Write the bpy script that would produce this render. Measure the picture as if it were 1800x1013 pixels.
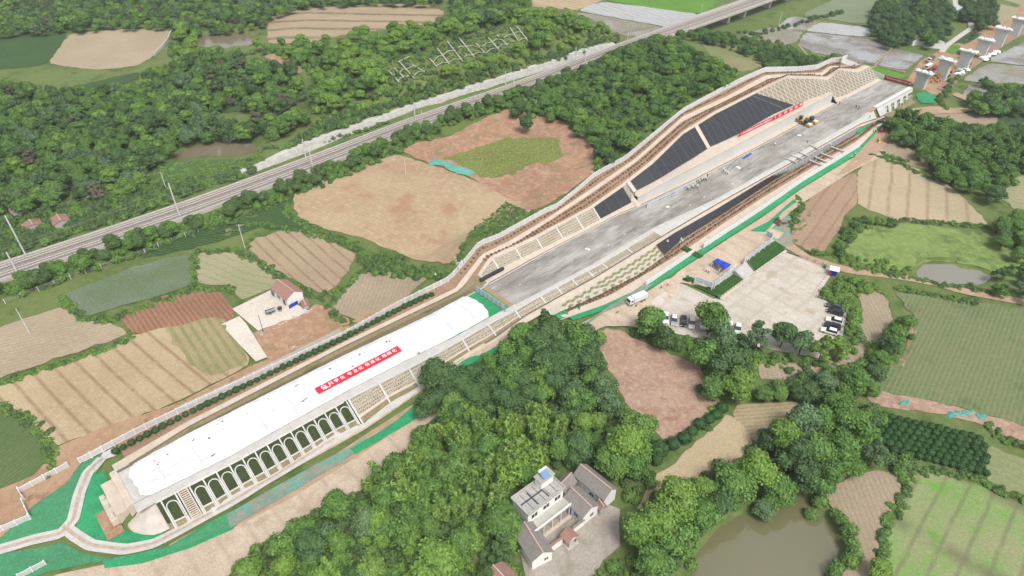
import bpy, bmesh, math, random
import numpy as np
from mathutils import Vector, Matrix, noise
from mathutils.geometry import delaunay_2d_cdt
S = bpy.context.scene
for o in list(bpy.data.objects): bpy.data.objects.remove(o)
# ------------------------------------------------------------------ camera, world, sun, exposure
F, HC, VP = 1200.0, 130.0, 1554.0
TH = math.pi/2 - math.atan(VP/F); SN, CS = math.sin(TH), math.cos(TH)
cam = bpy.data.cameras.new('camera'); co = bpy.data.objects.new('camera', cam)
S.collection.objects.link(co); co.location = (0, 0, HC); co.rotation_euler = (math.pi/2-TH, 0, 0)
cam.sensor_width = 36; cam.lens = 24; cam.clip_start = 1; cam.clip_end = 12000
S.camera = co
w = bpy.data.worlds.new('World'); S.world = w; w.use_nodes = True
nt = w.node_tree; bg = nt.nodes['Background']
sky = nt.nodes.new('ShaderNodeTexSky'); sky.sky_type = 'NISHITA'; sky.sun_disc = False
SUN_EL, SUN_AZ = math.radians(58), math.radians(150)     # azimuth clockwise from +Y
sky.sun_elevation = SUN_EL; sky.sun_rotation = SUN_AZ
sky.air_density = 1.0; sky.dust_density = 4.0; sky.ozone_density = 1.5
hs = nt.nodes.new('ShaderNodeHueSaturation'); hs.inputs['Saturation'].default_value = 0.35   # overcast: the cloud layer takes the blue out
nt.links.new(sky.outputs[0], hs.inputs['Color']); nt.links.new(hs.outputs[0], bg.inputs[0]); bg.inputs[1].default_value = 0.15
sl = bpy.data.lights.new('sun', 'SUN'); so = bpy.data.objects.new('sun', sl); S.collection.objects.link(so)
sl.energy = 1.9; sl.angle = math.radians(18); sl.color = (1, .98, .95)
d = Vector((math.sin(SUN_AZ)*math.cos(SUN_EL), math.cos(SUN_AZ)*math.cos(SUN_EL), math.sin(SUN_EL)))
so.rotation_euler = d.to_track_quat('Z', 'Y').to_euler()
S.view_settings.view_transform = 'Standard'; S.view_settings.look = 'None'
S.view_settings.exposure = 0.42; S.view_settings.gamma = 1
S.render.engine = 'CYCLES'
try: S.cycles.max_bounces = 4; S.cycles.diffuse_bounces = 2; S.cycles.volume_bounces = 0
except Exception: pass
C = S.collection
rnd = random.Random(7); RG = np.random.default_rng(7)
# ------------------------------------------------------------------ helpers: tagging
def tag(o, label=None, cat=None, group=None, kind=None):
    if label: o['label'] = label
    if cat: o['category'] = cat
    if group: o['group'] = group
    if kind: o['kind'] = kind
    return o
def thing(name, label, cat, loc=(0,0,0), rz=0, group=None):
    o = bpy.data.objects.new(name, None); C.objects.link(o); o.empty_display_size = .2
    o.location = loc; o.rotation_euler = (0, 0, rz)
    return tag(o, label, cat, group)
def link(name, me, parent=None):
    o = bpy.data.objects.new(name, me); C.objects.link(o)
    if parent: o.parent = parent
    return o
def copy_tree(o, parent=None):
    c = o.copy(); C.objects.link(c); c.parent = parent
    for ch in list(o.children): copy_tree(ch, c)
    return c
def place_copy(proto, used, loc, rz=0, label=None, group=None, sc=1):
    o = proto if not used.get(proto.name) else copy_tree(proto)
    used[proto.name] = 1
    o.location = loc; o.rotation_euler = (0, 0, rz); o.scale = (sc, sc, sc)
    if label: o['label'] = label
    if group: o['group'] = group
    return o
USED = {}
# ------------------------------------------------------------------ helpers: mesh builder
class MB:
    def __init__(s): s.v = []; s.f = []
    def quad(s, a, b, c, d):
        i = len(s.v); s.v += [tuple(a), tuple(b), tuple(c), tuple(d)]; s.f.append((i, i+1, i+2, i+3)); return s
    def poly(s, pts):
        i = len(s.v); s.v += [tuple(p) for p in pts]; s.f.append(tuple(range(i, i+len(pts)))); return s
    def hexa(s, p):          # 8 corners: bottom 4 ccw, top 4 ccw
        i = len(s.v); s.v += [tuple(q) for q in p]
        s.f += [(i+3,i+2,i+1,i), (i+4,i+5,i+6,i+7), (i,i+1,i+5,i+4), (i+1,i+2,i+6,i+5), (i+2,i+3,i+7,i+6), (i+3,i,i+4,i+7)]; return s
    def box(s, x0, x1, y0, y1, z0, z1):
        return s.hexa([(x0,y0,z0),(x1,y0,z0),(x1,y1,z0),(x0,y1,z0),(x0,y0,z1),(x1,y0,z1),(x1,y1,z1),(x0,y1,z1)])
    def tube(s, a, b, r0, r1=None, n=8, cap=True):
        a = Vector(a); b = Vector(b); r1 = r0 if r1 is None else r1
        d = (b-a).normalized(); x = d.orthogonal().normalized(); y = d.cross(x)
        i = len(s.v)
        for p, r in ((a, r0), (b, r1)):
            for k in range(n):
                q = p + (x*math.cos(2*math.pi*k/n) + y*math.sin(2*math.pi*k/n))*r; s.v.append(tuple(q))
        for k in range(n):
            k2 = (k+1) % n; s.f.append((i+k, i+k2, i+n+k2, i+n+k))
        if cap: s.f.append(tuple(i+k for k in reversed(range(n)))); s.f.append(tuple(i+n+k for k in range(n)))
        return s
    def prism(s, outline, y0, y1):     # outline in xz, extruded along y
        n = len(outline); i = len(s.v)
        s.v += [(x, y0, z) for x, z in outline] + [(x, y1, z) for x, z in outline]
        s.f.append(tuple(range(i, i+n))); s.f.append(tuple(reversed(range(i+n, i+2*n))))
        for k in range(n):
            k2 = (k+1) % n; s.f.append((i+k2, i+k, i+n+k, i+n+k2))
        return s
    def ribbon(s, pts, w, h, up=None):        # box-section strip along world points, raised h above them
        pts = [Vector(p) for p in pts]; L = len(pts); i = len(s.v)
        for k, p in enumerate(pts):
            t = (pts[min(k+1, L-1)] - pts[max(k-1, 0)]).normalized()
            u = Vector(up[k] if isinstance(up, list) else (up or (0,0,1)))
            sd = t.cross(u).normalized()*w/2; u = u*h
            s.v += [tuple(p-sd-u*.6), tuple(p+sd-u*.6), tuple(p+sd+u), tuple(p-sd+u)]
        for k in range(L-1):
            a = i+4*k; b = a+4
            s.f += [(a,a+1,b+1,b), (a+1,a+2,b+2,b+1), (a+2,a+3,b+3,b+2), (a+3,a,b,b+3)]
        s.f += [(i,i+3,i+2,i+1), (i+4*L-4,i+4*L-3,i+4*L-2,i+4*L-1)]
        return s
    def dome(s, c, rx, ry, rz, nu=8, nv=4, full=False, jit=0, rn=None):
        i = len(s.v); lo = -math.pi/2 if full else 0
        for a in range(nv+1):
            ph = lo + (math.pi/2-lo)*a/nv
            for b in range(nu):
                t = 2*math.pi*b/nu; j = 1+(rn.uniform(-jit, jit) if rn else 0)
                s.v.append((c[0]+rx*math.cos(ph)*math.cos(t)*j, c[1]+ry*math.cos(ph)*math.sin(t)*j, c[2]+rz*math.sin(ph)*j))
        for a in range(nv):
            for b in range(nu):
                b2 = (b+1) % nu; s.f.append((i+a*nu+b, i+a*nu+b2, i+(a+1)*nu+b2, i+(a+1)*nu+b))
        return s
    def mesh(s, name, mat, smooth=False):
        me = bpy.data.meshes.new(name); me.from_pydata(s.v, [], s.f)
        if mat: me.materials.append(mat)
        if smooth: me.polygons.foreach_set('use_smooth', [True]*len(me.polygons))
        me.validate(); me.update(); return me
    def build(s, name, mat, parent=None, smooth=False, bevel=0):
        o = link(name, s.mesh(name, mat, smooth), parent)
        if bevel:
            m = o.modifiers.new('bevel', 'BEVEL'); m.width = bevel; m.segments = 2; m.limit_method = 'ANGLE'
        return o
def np_mesh(name, V, Fq, mat, smooth=False):       # V (n,3), Fq (m,k) faces of one size k
    me = bpy.data.meshes.new(name); n, k = Fq.shape
    me.vertices.add(len(V)); me.vertices.foreach_set('co', np.asarray(V, np.float32).ravel())
    me.loops.add(n*k); me.loops.foreach_set('vertex_index', Fq.astype(np.int32).ravel())
    me.polygons.add(n); me.polygons.foreach_set('loop_start', np.arange(0, n*k, k, dtype=np.int32))
    if smooth: me.polygons.foreach_set('use_smooth', np.ones(n, bool))
    me.update(calc_edges=True)
    if mat: me.materials.append(mat)
    return me
# ------------------------------------------------------------------ helpers: materials
class N:
    def __init__(s, name):
        s.m = bpy.data.materials.new(name); s.m.use_nodes = True; s.t = s.m.node_tree; s.b = s.t.nodes['Principled BSDF']
        s.out = s.t.nodes['Material Output']
    def n(s, typ, **kw):
        x = s.t.nodes.new(typ)
        for k, v in kw.items():
            if hasattr(x, k) and k not in x.inputs: setattr(x, k, v)
            else: s.put(v, x.inputs[k])
        return x
    def put(s, v, inp):
        if hasattr(v, 'is_output') or isinstance(v, bpy.types.NodeSocket): s.t.links.new(v, inp)
        else:
            if isinstance(v, tuple) and len(v) == 3 and inp.type == 'RGBA': v = (*v, 1)
            inp.default_value = v
    def pos(s): return s.n('ShaderNodeNewGeometry').outputs['Position']
    def noise(s, scale, vec=None, det=3, rough=.55):
        x = s.n('ShaderNodeTexNoise'); x.inputs['Scale'].default_value = scale; x.inputs['Detail'].default_value = det; x.inputs['Roughness'].default_value = rough
        s.put(vec or s.pos(), x.inputs['Vector']); return x.outputs['Fac']
    def math(s, op, a, b=0.0, c=0.0, clamp=False):
        x = s.t.nodes.new('ShaderNodeMath'); x.operation = op; x.use_clamp = clamp
        s.put(a, x.inputs[0]); s.put(b, x.inputs[1]); s.put(c, x.inputs[2]); return x.outputs[0]
    def rng(s, v, a, b, c=0.0, d=1.0):
        x = s.t.nodes.new('ShaderNodeMapRange'); x.clamp = True
        for k, q in enumerate((v, a, b, c, d)): s.put(q, x.inputs[k])
        return x.outputs[0]
    def mix(s, f, a, b, mode='MIX'):
        x = s.t.nodes.new('ShaderNodeMix'); x.data_type = 'RGBA'; x.blend_type = mode
        s.put(f, x.inputs[0]); s.put(a, x.inputs[6]); s.put(b, x.inputs[7]); return x.outputs[2]
    def bump(s, h, st=.5, dist=.1):
        x = s.t.nodes.new('ShaderNodeBump'); x.inputs['Strength'].default_value = st; x.inputs['Distance'].default_value = dist
        s.put(h, x.inputs['Height']); s.put(x.outputs[0], s.b.inputs['Normal'])
    def fin(s, col, rough=.85, spec=.3):
        s.put(col, s.b.inputs['Base Color']); s.put(rough, s.b.inputs['Roughness']); s.b.inputs['Specular IOR Level'].default_value = spec
        return s.m
def simple(name, c1, c2=None, scale=.6, rough=.8, metal=0, bump=0, spec=.4, c3=None, obj=False):
    m = N(name); c2 = c2 or tuple(v*.8 for v in c1)
    vec = m.n('ShaderNodeTexCoord').outputs['Object'] if obj else m.pos()
    a = m.rng(m.noise(scale, vec, 4), .35, .65); col = m.mix(a, c1, c2)
    if c3: col = m.mix(m.rng(m.noise(scale*5, vec, 3), .52, .68), col, c3)
    if bump: m.bump(m.noise(scale*6, vec, 3), bump, .1)
    m.b.inputs['Metallic'].default_value = metal
    return m.fin(col, rough, spec)
def field_mat(name, c1, c2, c3=None, ang=0, sp=1.0, rowc=None, rows=.5, wid=.3, warp=.15, sp2=0, rowc2=None, rows2=.6, wid2=.12, ang2=None, patch=.05, fine=.9, rough=.9, bump=.4, c4=None, tone=.35):
    m = N(name); P = m.pos()
    sx = m.n('ShaderNodeSeparateXYZ'); m.put(P, sx.inputs[0])
    col = m.mix(m.rng(m.noise(patch, P, 4), .38, .62), c1, c2)
    col = m.mix(m.math('MULTIPLY', m.rng(m.noise(fine, P, 4, .65), .45, .7), tone*1.6), col, c3 or tuple(v*.65 for v in c1))
    if c4: col = m.mix(m.rng(m.noise(patch*2.3, P, 5, .6), .55, .66), col, c4)
    col = m.mix(m.rng(m.noise(2.4, P, 4, .8), .4, .72, 0, .55), col, tuple(v*.42 for v in c2))
    col = m.mix(m.rng(m.noise(3.7, P, 2, .6), .56, .72, 0, .4), col, tuple(min(1, v*1.45) for v in c1))
    hgt = m.noise(2.5, P, 4, .7)
    def lines(ang, sp, wid, warp):
        u = m.math('ADD', m.math('MULTIPLY', sx.outputs[0], math.cos(ang)/sp), m.math('MULTIPLY', sx.outputs[1], math.sin(ang)/sp))
        u = m.math('ADD', u, m.math('MULTIPLY', m.noise(.05, P, 2), warp*3/sp))
        u = m.math('ADD', u, m.math('MULTIPLY', m.noise(.7, P, 2), warp/sp))
        fr = m.math('ABSOLUTE', m.math('SUBTRACT', m.math('FRACT', u), .5))
        return m.rng(fr, wid/2, wid/2+.12, 1, 0)
    if rowc:
        l = lines(ang, sp, wid, warp); brk = m.rng(m.noise(.35, P, 3), .3, .55, .35, 1)
        col = m.mix(m.math('MULTIPLY', m.math('MULTIPLY', l, rows), brk), col, rowc)
        hgt = m.math('ADD', hgt, m.math('MULTIPLY', l, -.5))
    if sp2:
        l = lines(ang if ang2 is None else ang2, sp2, wid2, warp*2); brk = m.rng(m.noise(.12, P, 3), .35, .5, .2, 1)
        col = m.mix(m.math('MULTIPLY', m.math('MULTIPLY', l, rows2), brk), col, rowc2 or tuple(v*.5 for v in c1))
    m.bump(hgt, bump, .25)
    return m.fin(col, rough, .2)
# ------------------------------------------------------------------ photograph survey: pixel at a known height -> place on the ground
def g(px, py, z=0.0):
    u = (px-900)/F; v = (py-506.5)/F; t = (HC-z)/(SN+v*CS)
    return np.array([u*t, t*(CS-v*SN), z])
D = 4.5; RZ = 2.5
A0 = g(850, 508, D); U = g(1530, 140, D)-A0; U /= np.linalg.norm(U); NL = np.array([-U[1], U[0], 0.])
def st(p): q = np.asarray(p)-A0; return float(q[0]*U[0]+q[1]*U[1]), float(q[0]*NL[0]+q[1]*NL[1])
def W(s, t, z): p = A0+U*s+NL*t; return np.array([p[0], p[1], z])
RAZ = math.atan2(U[1], U[0])
def line(pts, zf=None):
    out = []
    for q in pts:
        if len(q) == 3: s_, t_ = st(g(*q)); out.append((s_, t_, q[2])); continue
        z = D
        for _ in range(12):
            s_, t_ = st(g(q[0], q[1], z)); z = .5*z+.5*zf(s_, t_)
        out.append((s_, t_, z))
    out.sort(key=lambda a: a[0]); return np.array(out)
def ev(L, s): return np.interp(s, L[:,0], L[:,1]), np.interp(s, L[:,0], L[:,2])
# new railway: survey lines, left fence to right-hand green strip
L9 = line([(198,838,D),(330,765,D),(600,629,D),(750,558,D),(846,507,D),(960,443,D),(1087,377,D),(1121,364,D),(1220,317,D),(1260,296,D),(1340,255,D),(1400,222,D),(1488,173,D),(1533,150,D),(1552,140,D)])
WALL = line([(1121,358,D),(1183,329,D),(1245,297,D),(1300,267,D),(1340,246,D),(1368,230,D),(1423,200,D),(1462,179,D)])
WS0, WS1 = WALL[0,0], WALL[-1,0]
WH = 4.3
_pre = line([(846,489,D+.3),(876,474,D+.3),(915,454,D+.3),(952,437,D+.3),(988,419,D+.3),(1024,402,D+.3),(1054,386,D+.3),(1109,357,D+.3)])
_mid = line([(1111,340,D+2.6),(1150,320,D+3.6),(1215,281,D+WH+.1),(1249,259,D+WH+.3),(1279,246,D+WH+.3),(1299,236,D+WH+.3),(1359,202,D+WH+.3),(1393,187,D+WH+.3),(1423,174,D+WH),(1448,166,D+WH)])
_post = line([(1468,172,D+.3),(1487,167,D+.3),(1500,160,D+.3),(1535,142,D+.3)])
_mid = _mid[(_mid[:,0] > WS0) & (_mid[:,0] < WS1)]
_pre = _pre[_pre[:,0] < WS0-.2]; _post = _post[_post[:,0] > WS1+.2]
def ends(a, s0, s1):
    return np.vstack([[s0, ev(a, s0)[0], ev(a, s0)[1]], a, [s1, ev(a, s1)[0], ev(a, s1)[1]]])
L5cut = np.vstack([_pre, [WS0-.05, _pre[-1,1], _pre[-1,2]], ends(_mid, WS0, WS1), [WS1+.05, _post[0,1], _post[0,2]], _post])
_f = L9[L9[:,0] < -4].copy(); _f[:,1] += .25
L5 = np.vstack([_f, L5cut])
K = 1.15
def zslope(s, t):
    tb, zb = ev(L5cut, s); return max(zb+.15, zb+(t-tb)/K)
def zs_(s, t): return zslope(s, t) if s > L5cut[0,0] else D
FZ = 1.4
L4c = line([(838,495),(866,456),(905,438),(941,421),(963,408),(1038,368),(1094,329),(1147,288),(1200,236),(1256,201),(1324,166),(1383,138),(1430,139),(1455,141),(1478,124),(1510,128)], zs_)
_g4 = line([(175,868,FZ),(330,759.5,FZ),(600,620,FZ),(750,546,FZ),(815,514,2.6)])
_g4 = _g4[_g4[:,0] < -3]
L4 = np.vstack([_g4, L4c])
def zr(s, add=0.0):
    z = ev(L4, s)[1]; return z+add
def zl(add): return lambda s, t: (FZ if s < -8 else (zr(s, add) if s > 3 else FZ+(zr(3, add)-FZ)*(s+8)/11))
L3 = line([(168,862),(330,753),(600,613.5),(750,541),(800,516),(833,493),(861,451),(900,433),(938,416),(960,404),(1035,364),(1091,325),(1144,283),(1200,231),(1254,197),(1324,162),(1383,133),(1430,134),(1453,135),(1475,120),(1505,122)], zl(.1))
L2 = line([(160,856),(330,750),(600,610.5),(750,538),(806,514),(853,452),(900,431),(960,392),(1035,343),(1118,285),(1200,213),(1284,173),(1350,139),(1400,133.5),(1447,133),(1463,120),(1490,118)], zl(.25))
L1 = line([(150,845),(330,740.5),(600,603.5),(750,531),(800,507),(847,447),(895,424),(960,385),(1035,335),(1118,278),(1200,205),(1284,166),(1345,132.5),(1400,130),(1443,128),(1458,117),(1485,115)], zl(.3))
L0 = line([(142,810),(330,720),(470,655),(600,595),(700,539),(791,494),(817,464),(843,432),(876,420),(960,374),(978,367),(1012,340),(1044,312),(1099,282),(1200,198),(1250,171),(1309,142),(1343,127),(1400,126),(1435,122),(1460,110),(1480,108)], zl(.5))
R0 = line([(250,880,D),(400,806,D),(600,694,D),(720,632,D),(800,592,D),(877,549,D),(950,513,D),(1032,470,D),(1150,400,D),(1260,349,D),(1400,271,D),(1513,207,D),(1537,187,D),(1600,152,D)])
R1 = line([(273,884,D),(413,812,D),(612,702,D),(735,640,D),(813,597,D),(858,571,D),(905,546,D),(950,521,D),(1005,491,D),(1058,463,D),(1150,407,D),(1260,354,D),(1415,268,D),(1513,213,D),(1541,191,D),(1604,156,D)])
R2 = line([(290,939,0),(328,923,0),(385,893,0),(433,863,0),(483,834,0),(533,804,0),(573,779,0),(600,763,0.1),(640,744,.2),(688,706,.8),(726,686,1.2),(790,640,1.6),(830,615,2),(867,594,2.5),(921,555,3.1),(985,519,3.3),(1043,488,3.6),(1100,453,3.9),(1163,415,4.2),(1260,358,4.3),(1415,272,4.3),(1513,217,4.2),(1540,208,2),(1569,196,-.5),(1610,172,-1.2)])
R3 = line([(292,943,0),(640,752,.1),(700,712,.7),(830,622,1.9),(900,583,2.8),(971,541,3.1),(1016,516,3.3),(1070,482,3.6),(1100,464,3.8),(1148,434,4.1),(1183,411,4.2),(1260,367,4.2),(1340,318,4.2),(1401,284,4.2),(1508,225,4.1),(1545,210,1),(1572,198,-.6),(1612,174,-1.3)])
R4 = line([(293,944,0),(640,754,.0),(700,714,.5),(830,630,1.0),(900,592,1.2),(976,555,1.5),(1060,515,1.5),(1122,484,1.6),(1167,450,1.8),(1198,421,2),(1260,383,2),(1356,319,1.8),(1403,292,1.8),(1508,231,2),(1548,211,.8),(1574,199,-.7),(1613,175,-1.4)])
R5 = line([(295,945,0),(640,755,0),(700,715,.4),(830,632,.9),(900,594,1.2),(976,557,1.5),(1073,519,1.5),(1200,443,1.6),(1270,394,1.7),(1340,348,1.7),(1429,294,1.7),(1508,247,1.7),(1552,212,.6),(1576,200,-.7),(1614,176,-1.5)])
R6 = line([(296,946,0),(640,756,0),(700,716,.3),(830,634,.8),(900,597,1.1),(976,566,1.5),(1060,537,1.5),(1135,503,1.5),(1219,446,1.5),(1257,423,1.5),(1340,369,1.5),(1413,318,1.5),(1510,259,1.4),(1555,213,.5),(1578,201,-.8),(1615,177,-1.6)])
R7 = line([(297,947,0),(640,757,0),(700,717,.3),(830,636,.8),(900,601,1.1),(976,574,1.5),(1060,547,1.5),(1131,516,1.5),(1220,458,1.5),(1277,420,1.5),(1340,380,1.5),(1413,328,1.4),(1510,270,1.2),(1560,214,.4),(1580,202,-.9),(1616,178,-1.6)])
LNS = [L0, L1, L2, L3, L4, L5, L9, R0, R1, R2, R3, R4, R5, R6, R7]
CS0, CS1 = -104.0, 256.5
def corr(s):          # ordered t (descending) and z of all survey lines at station s
    a = np.array([ev(L, s) for L in LNS]); t = a[:,0].copy()
    for k in range(5, -1, -1): t[k] = max(t[k], t[k+1]+.06)
    for k in range(8, len(t)): t[k] = min(t[k], t[k-1]-.05)
    return t, a[:,1]
def CP(i, s, dz=0):
    t, z = corr(s); return W(s, t[i], z[i]+dz)
# ------------------------------------------------------------------ terrain
RAIL = [(-60,497),(0,476),(150,428),(317,371),(450,322),(600,266),(733,213),(900,157),(1033,107),(1100,80),(1180,53)]
RW = np.array([g(x, y, RZ) for x, y in RAIL])
DECKPX = [(1180,53),(1267,23),(1333,0),(1420,-32),(1520,-64)]
BW = np.array([g(x, y, RZ) for x, y in DECKPX])
ctl = []
def cz(z, *pts):
    for p in pts: ctl.append(g(p[0], p[1], z))
cz(0, (100,980),(0,1000),(300,1010),(500,960),(700,900),(700,800),(900,960),(800,1010),(1000,900),(1000,760),(900,680),(1100,1010),(1100,700),(1200,700),(1150,850),(-80,900))
cz(-.3, (1300,860),(1500,990),(1400,770),(1500,830),(1700,950),(1800,1000),(1600,840),(1750,820),(1200,1000),(1420,1010))
cz(0, (1650,770),(1800,760),(1650,620),(1780,600),(1560,600),(1450,660),(1330,640),(1250,620),(1380,500),(1460,520),(1300,560),(1200,540),(1180,590),(1100,620))
cz(0.6, (1000,600),(1050,590),(960,640))
cz(1.5, (1150,520),(1220,500),(1280,460),(1340,410),(1180,500),(1400,350),(1470,300),(1300,440))
cz(.2, (1450,400),(1550,320),(1650,350),(1700,400),(1400,430),(1500,290),(1600,420),(1500,430),(1760,470),(1800,530),(1620,510),(1620,270),(1700,260),(1800,320),(1560,262))
cz(-1, (1560,225),(1650,210),(1600,195),(1700,225),(1800,240))
cz(-4.5, (1700,190),(1760,170),(1800,200),(1680,150),(1620,155),(1560,110),(1500,80),(1400,60),(1330,75),(1450,60),(1600,90),(1640,120),(1500,20),(1420,40),(1700,50),(1780,10),(1600,30),(1750,100),(1800,130),(1660,75),(1200,10),(1100,30),(1240,30),(1000,10),(1300,20),(1400,10),(1560,-40),(1300,-60),(1000,-60),(1800,-50),(1640,165),(1480,110),(1420,100),(1500,108))
cz(-3, (1560,140),(1600,148),(1330,95))
cz(4, (1290,85),(1340,105),(1400,110),(1440,112))
cz(1.0, (30,820),(80,870),(100,780),(200,730),(300,650),(300,700),(450,620),(560,560),(600,520),(680,500),(600,450),(500,470),(420,490),(440,560),(250,600),(250,500),(150,600),(60,620),(50,560),(0,600),(-80,650),(-60,560),(350,420),(200,470),(400,560),(700,500),(720,480))
cz(2.0, (550,360),(650,330),(700,380),(780,420),(600,400),(480,400),(700,300),(640,290),(400,420),(300,440),(100,490),(760,465))
cz(4.0, (850,380),(830,310),(900,330),(760,260),(800,290))
cz(7.0, (960,300),(1000,250),(930,210),(870,220),(980,330),(1010,300))
cz(12, (1060,240),(1100,200),(1150,130),(1180,170),(1230,110),(1250,140),(1120,120),(1080,170),(1050,200))
cz(9, (1190,80),(1000,180),(950,180),(1060,130),(1300,110))
cz(1.5, (10,430),(100,400),(200,370),(300,330),(400,300),(-80,450),(450,290),(500,265),(420,265),(350,290))
cz(0, (250,330),(200,280),(100,300),(0,300),(300,260),(380,240),(500,220),(450,190),(200,200),(300,150),(100,180),(0,200),(-80,250),(520,180))
cz(2, (200,90),(50,90),(250,120),(0,60),(350,90),(430,70),(300,40),(150,30),(450,20),(400,110),(0,0),(200,-20),(500,-40),(-60,60),(100,-40),(330,60))
cz(4, (550,60),(650,40),(750,30),(600,20),(560,90),(700,60),(550,150),(800,0),(880,10))
cz(8, (560,200),(620,160),(600,110),(540,130))
cz(15, (700,110),(800,85),(900,55),(850,70),(760,95),(680,130),(960,45))
cz(9, (690,160),(780,130),(900,95),(1000,68))
cz(2, (1050,40),(1080,50),(980,20),(900,25))
ctl = np.array(ctl)
GX0, GX1, GY0, GY1, GD = -480., 520., 40., 700., 3.0
gx = np.arange(GX0, GX1+.1, GD); gy = np.arange(GY0, GY1+.1, GD)
XX, YY = np.meshgrid(gx, gy); PX = XX.ravel(); PY = YY.ravel()
def shepard(X, Y):
    num = np.zeros(len(X)); den = np.zeros(len(X))
    for c in ctl:
        d2 = (X-c[0])**2+(Y-c[1])**2; wt = 1/(d2+60)**1.75; num += wt*c[2]; den += wt
    return num/den
Z = shepard(PX, PY)
bump_ = np.array([noise.noise((x*.03, y*.03, 0))*.5+noise.noise((x*.1, y*.1, 3))*.15 for x, y in zip(PX, PY)])
Z += bump_
def polydist(X, Y, P):      # distance to an open polyline, and parameter index
    best = np.full(len(X), 1e9); zb = np.zeros(len(X)); side = np.zeros(len(X))
    for a, b in zip(P[:-1], P[1:]):
        dx, dy = b[0]-a[0], b[1]-a[1]; l2 = dx*dx+dy*dy
        f = np.clip(((X-a[0])*dx+(Y-a[1])*dy)/l2, 0, 1); qx = a[0]+f*dx; qy = a[1]+f*dy
        dd = np.hypot(X-qx, Y-qy); m = dd < best; best[m] = dd[m]; zb[m] = (a[2]+f*(b[2]-a[2]))[m]
        side[m] = np.sign(dx*(Y-qy)-dy*(X-qx))[m]
    return best, zb, side
def sm(x): x = np.clip(x, 0, 1); return x*x*(3-2*x)
# old railway bed: level strip, blended into the land on both sides; behind the retaining wall the ground steps up
dd, zb, side = polydist(PX, PY, RW)
Z = Z*sm((dd-7)/9)+(RZ-.35)*(1-sm((dd-7)/9))
# retaining wall (far side of the old railway)
WF = np.array([g(x, y, RZ-.3) for x, y in [(428,310),(520,276),(600,246),(733,197),(887,148),(980,117),(1082,80)]])
dw, _, sw = polydist(PX, PY, WF)
frt = (sw < 0) & (dw < 5) & (PX > WF[0,0]) & (PX < WF[-1,0]); Z[frt] = np.minimum(Z[frt], RZ-.35)
beh = (sw > 0) & (dw > 2.6) & (dw < 16) & (PX > WF[0,0]+2) & (PX < WF[-1,0]-3)
Z[beh] = np.maximum(Z[beh]*sm((dw[beh]-1)/13)+(RZ+2.9)*(1-sm((dw[beh]-1)/13)), RZ+2.7)
# new railway corridor: stay under the formation, blend at the edges
SS = (PX-A0[0])*U[0]+(PY-A0[1])*U[1]; TT = (PX-A0[0])*NL[0]+(PY-A0[1])*NL[1]
for i in np.where((SS > CS0-14) & (SS < CS1+14) & (np.abs(TT) < 60))[0]:
    s_ = min(max(SS[i], CS0), CS1); t, z = corr(s_); end = abs(SS[i]-s_)
    if t[-1] <= TT[i] <= t[0]:
        zc = np.interp(-TT[i], -t, z)-1.0
        lim = min(TT[i]-t[-1], t[0]-TT[i])
        if end > 0: Z[i] = Z[i] if end > 2 else min(Z[i], 0 if s_ < 0 else -2)
        elif WS0-1 < s_ < WS1+1 and t[7] < TT[i] < np.interp(s_, WALL[:,0], WALL[:,1])+3.3: Z[i] = D-1.2
        elif s_ < -99.8 and TT[i] < t[7]+.5: Z[i] = -.25
        else: Z[i] = zc+(.75 if lim < 2 else 0)
    else:
        dl = TT[i]-t[0] if TT[i] > t[0] else t[-1]-TT[i]; ze = (z[0] if TT[i] > t[0] else z[-1])-.12
        f = sm((math.hypot(dl, end)-3)/14); Z[i] = ze*(1-f)+Z[i]*f if end == 0 or f > 0 else Z[i]
ZG = Z.reshape(XX.shape)
def inpoly(X, Y, P):
    P = np.asarray(P); c = np.zeros(len(X), bool); n = len(P)
    for i in range(n):
        x1, y1 = P[i][:2]; x2, y2 = P[i-1][:2]
        if y1 == y2: continue
        c ^= ((y1 > Y) != (y2 > Y)) & (X < (x2-x1)*(Y-y1)/(y2-y1)+x1)
    return c
def level(px, z, soft=5, water=0):      # level the land inside an outline
    P = np.array([g(x, y, z) for x, y in px]); X = XX.ravel(); Y = YY.ravel(); zz = ZG.ravel()
    m = (X > P[:,0].min()-20) & (X < P[:,0].max()+20) & (Y > P[:,1].min()-20) & (Y < P[:,1].max()+20); idx = np.where(m)[0]
    ins = inpoly(X[idx], Y[idx], P); dd, _, _ = polydist(X[idx], Y[idx], np.vstack([P, P[:1]]))
    f = np.where(ins, 1.0, 1-sm((dd-GD)/soft)); tgt = z-water
    if water: f = np.where(ins, sm(dd/2.5+.35), 0)
    zz[idx] = zz[idx]*(1-f)+tgt*f
    ZG[:] = zz.reshape(ZG.shape)
CARPARK = [(1172,548),(1265,523),(1378,443),(1467,474),(1435,523),(1488,541),(1478,600),(1440,630),(1330,610),(1240,597),(1095,568)]
level([(1100,535),(1135,515),(1220,462),(1278,425),(1341,385),(1400,345),(1410,375),(1380,415),(1358,424),(1252,503),(1195,490),(1150,530),(1110,560)], 1.38, 2)
level([(1172,548),(1195,500),(1228,512),(1258,517),(1300,485),(1370,433),(1383,436),(1467,474),(1435,523),(1488,541),(1478,600),(1440,630),(1330,610),(1240,597),(1095,568)], 0, .1)
level([(408,543),(476,510),(545,548),(457,583)], 1.2, 3)
PADD = [(1310,50),(1420,20),(1560,0),(1540,45),(1650,95),(1600,135),(1540,118),(1440,95),(1340,75)]
level(PADD, -4.5, 6); level([(1057,-10),(1240,20),(1190,45),(1080,68),(1010,22)], -4.5, 6)
level([(1690,75),(1860,60),(1860,200),(1680,175)], -4.5, 6)
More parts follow.
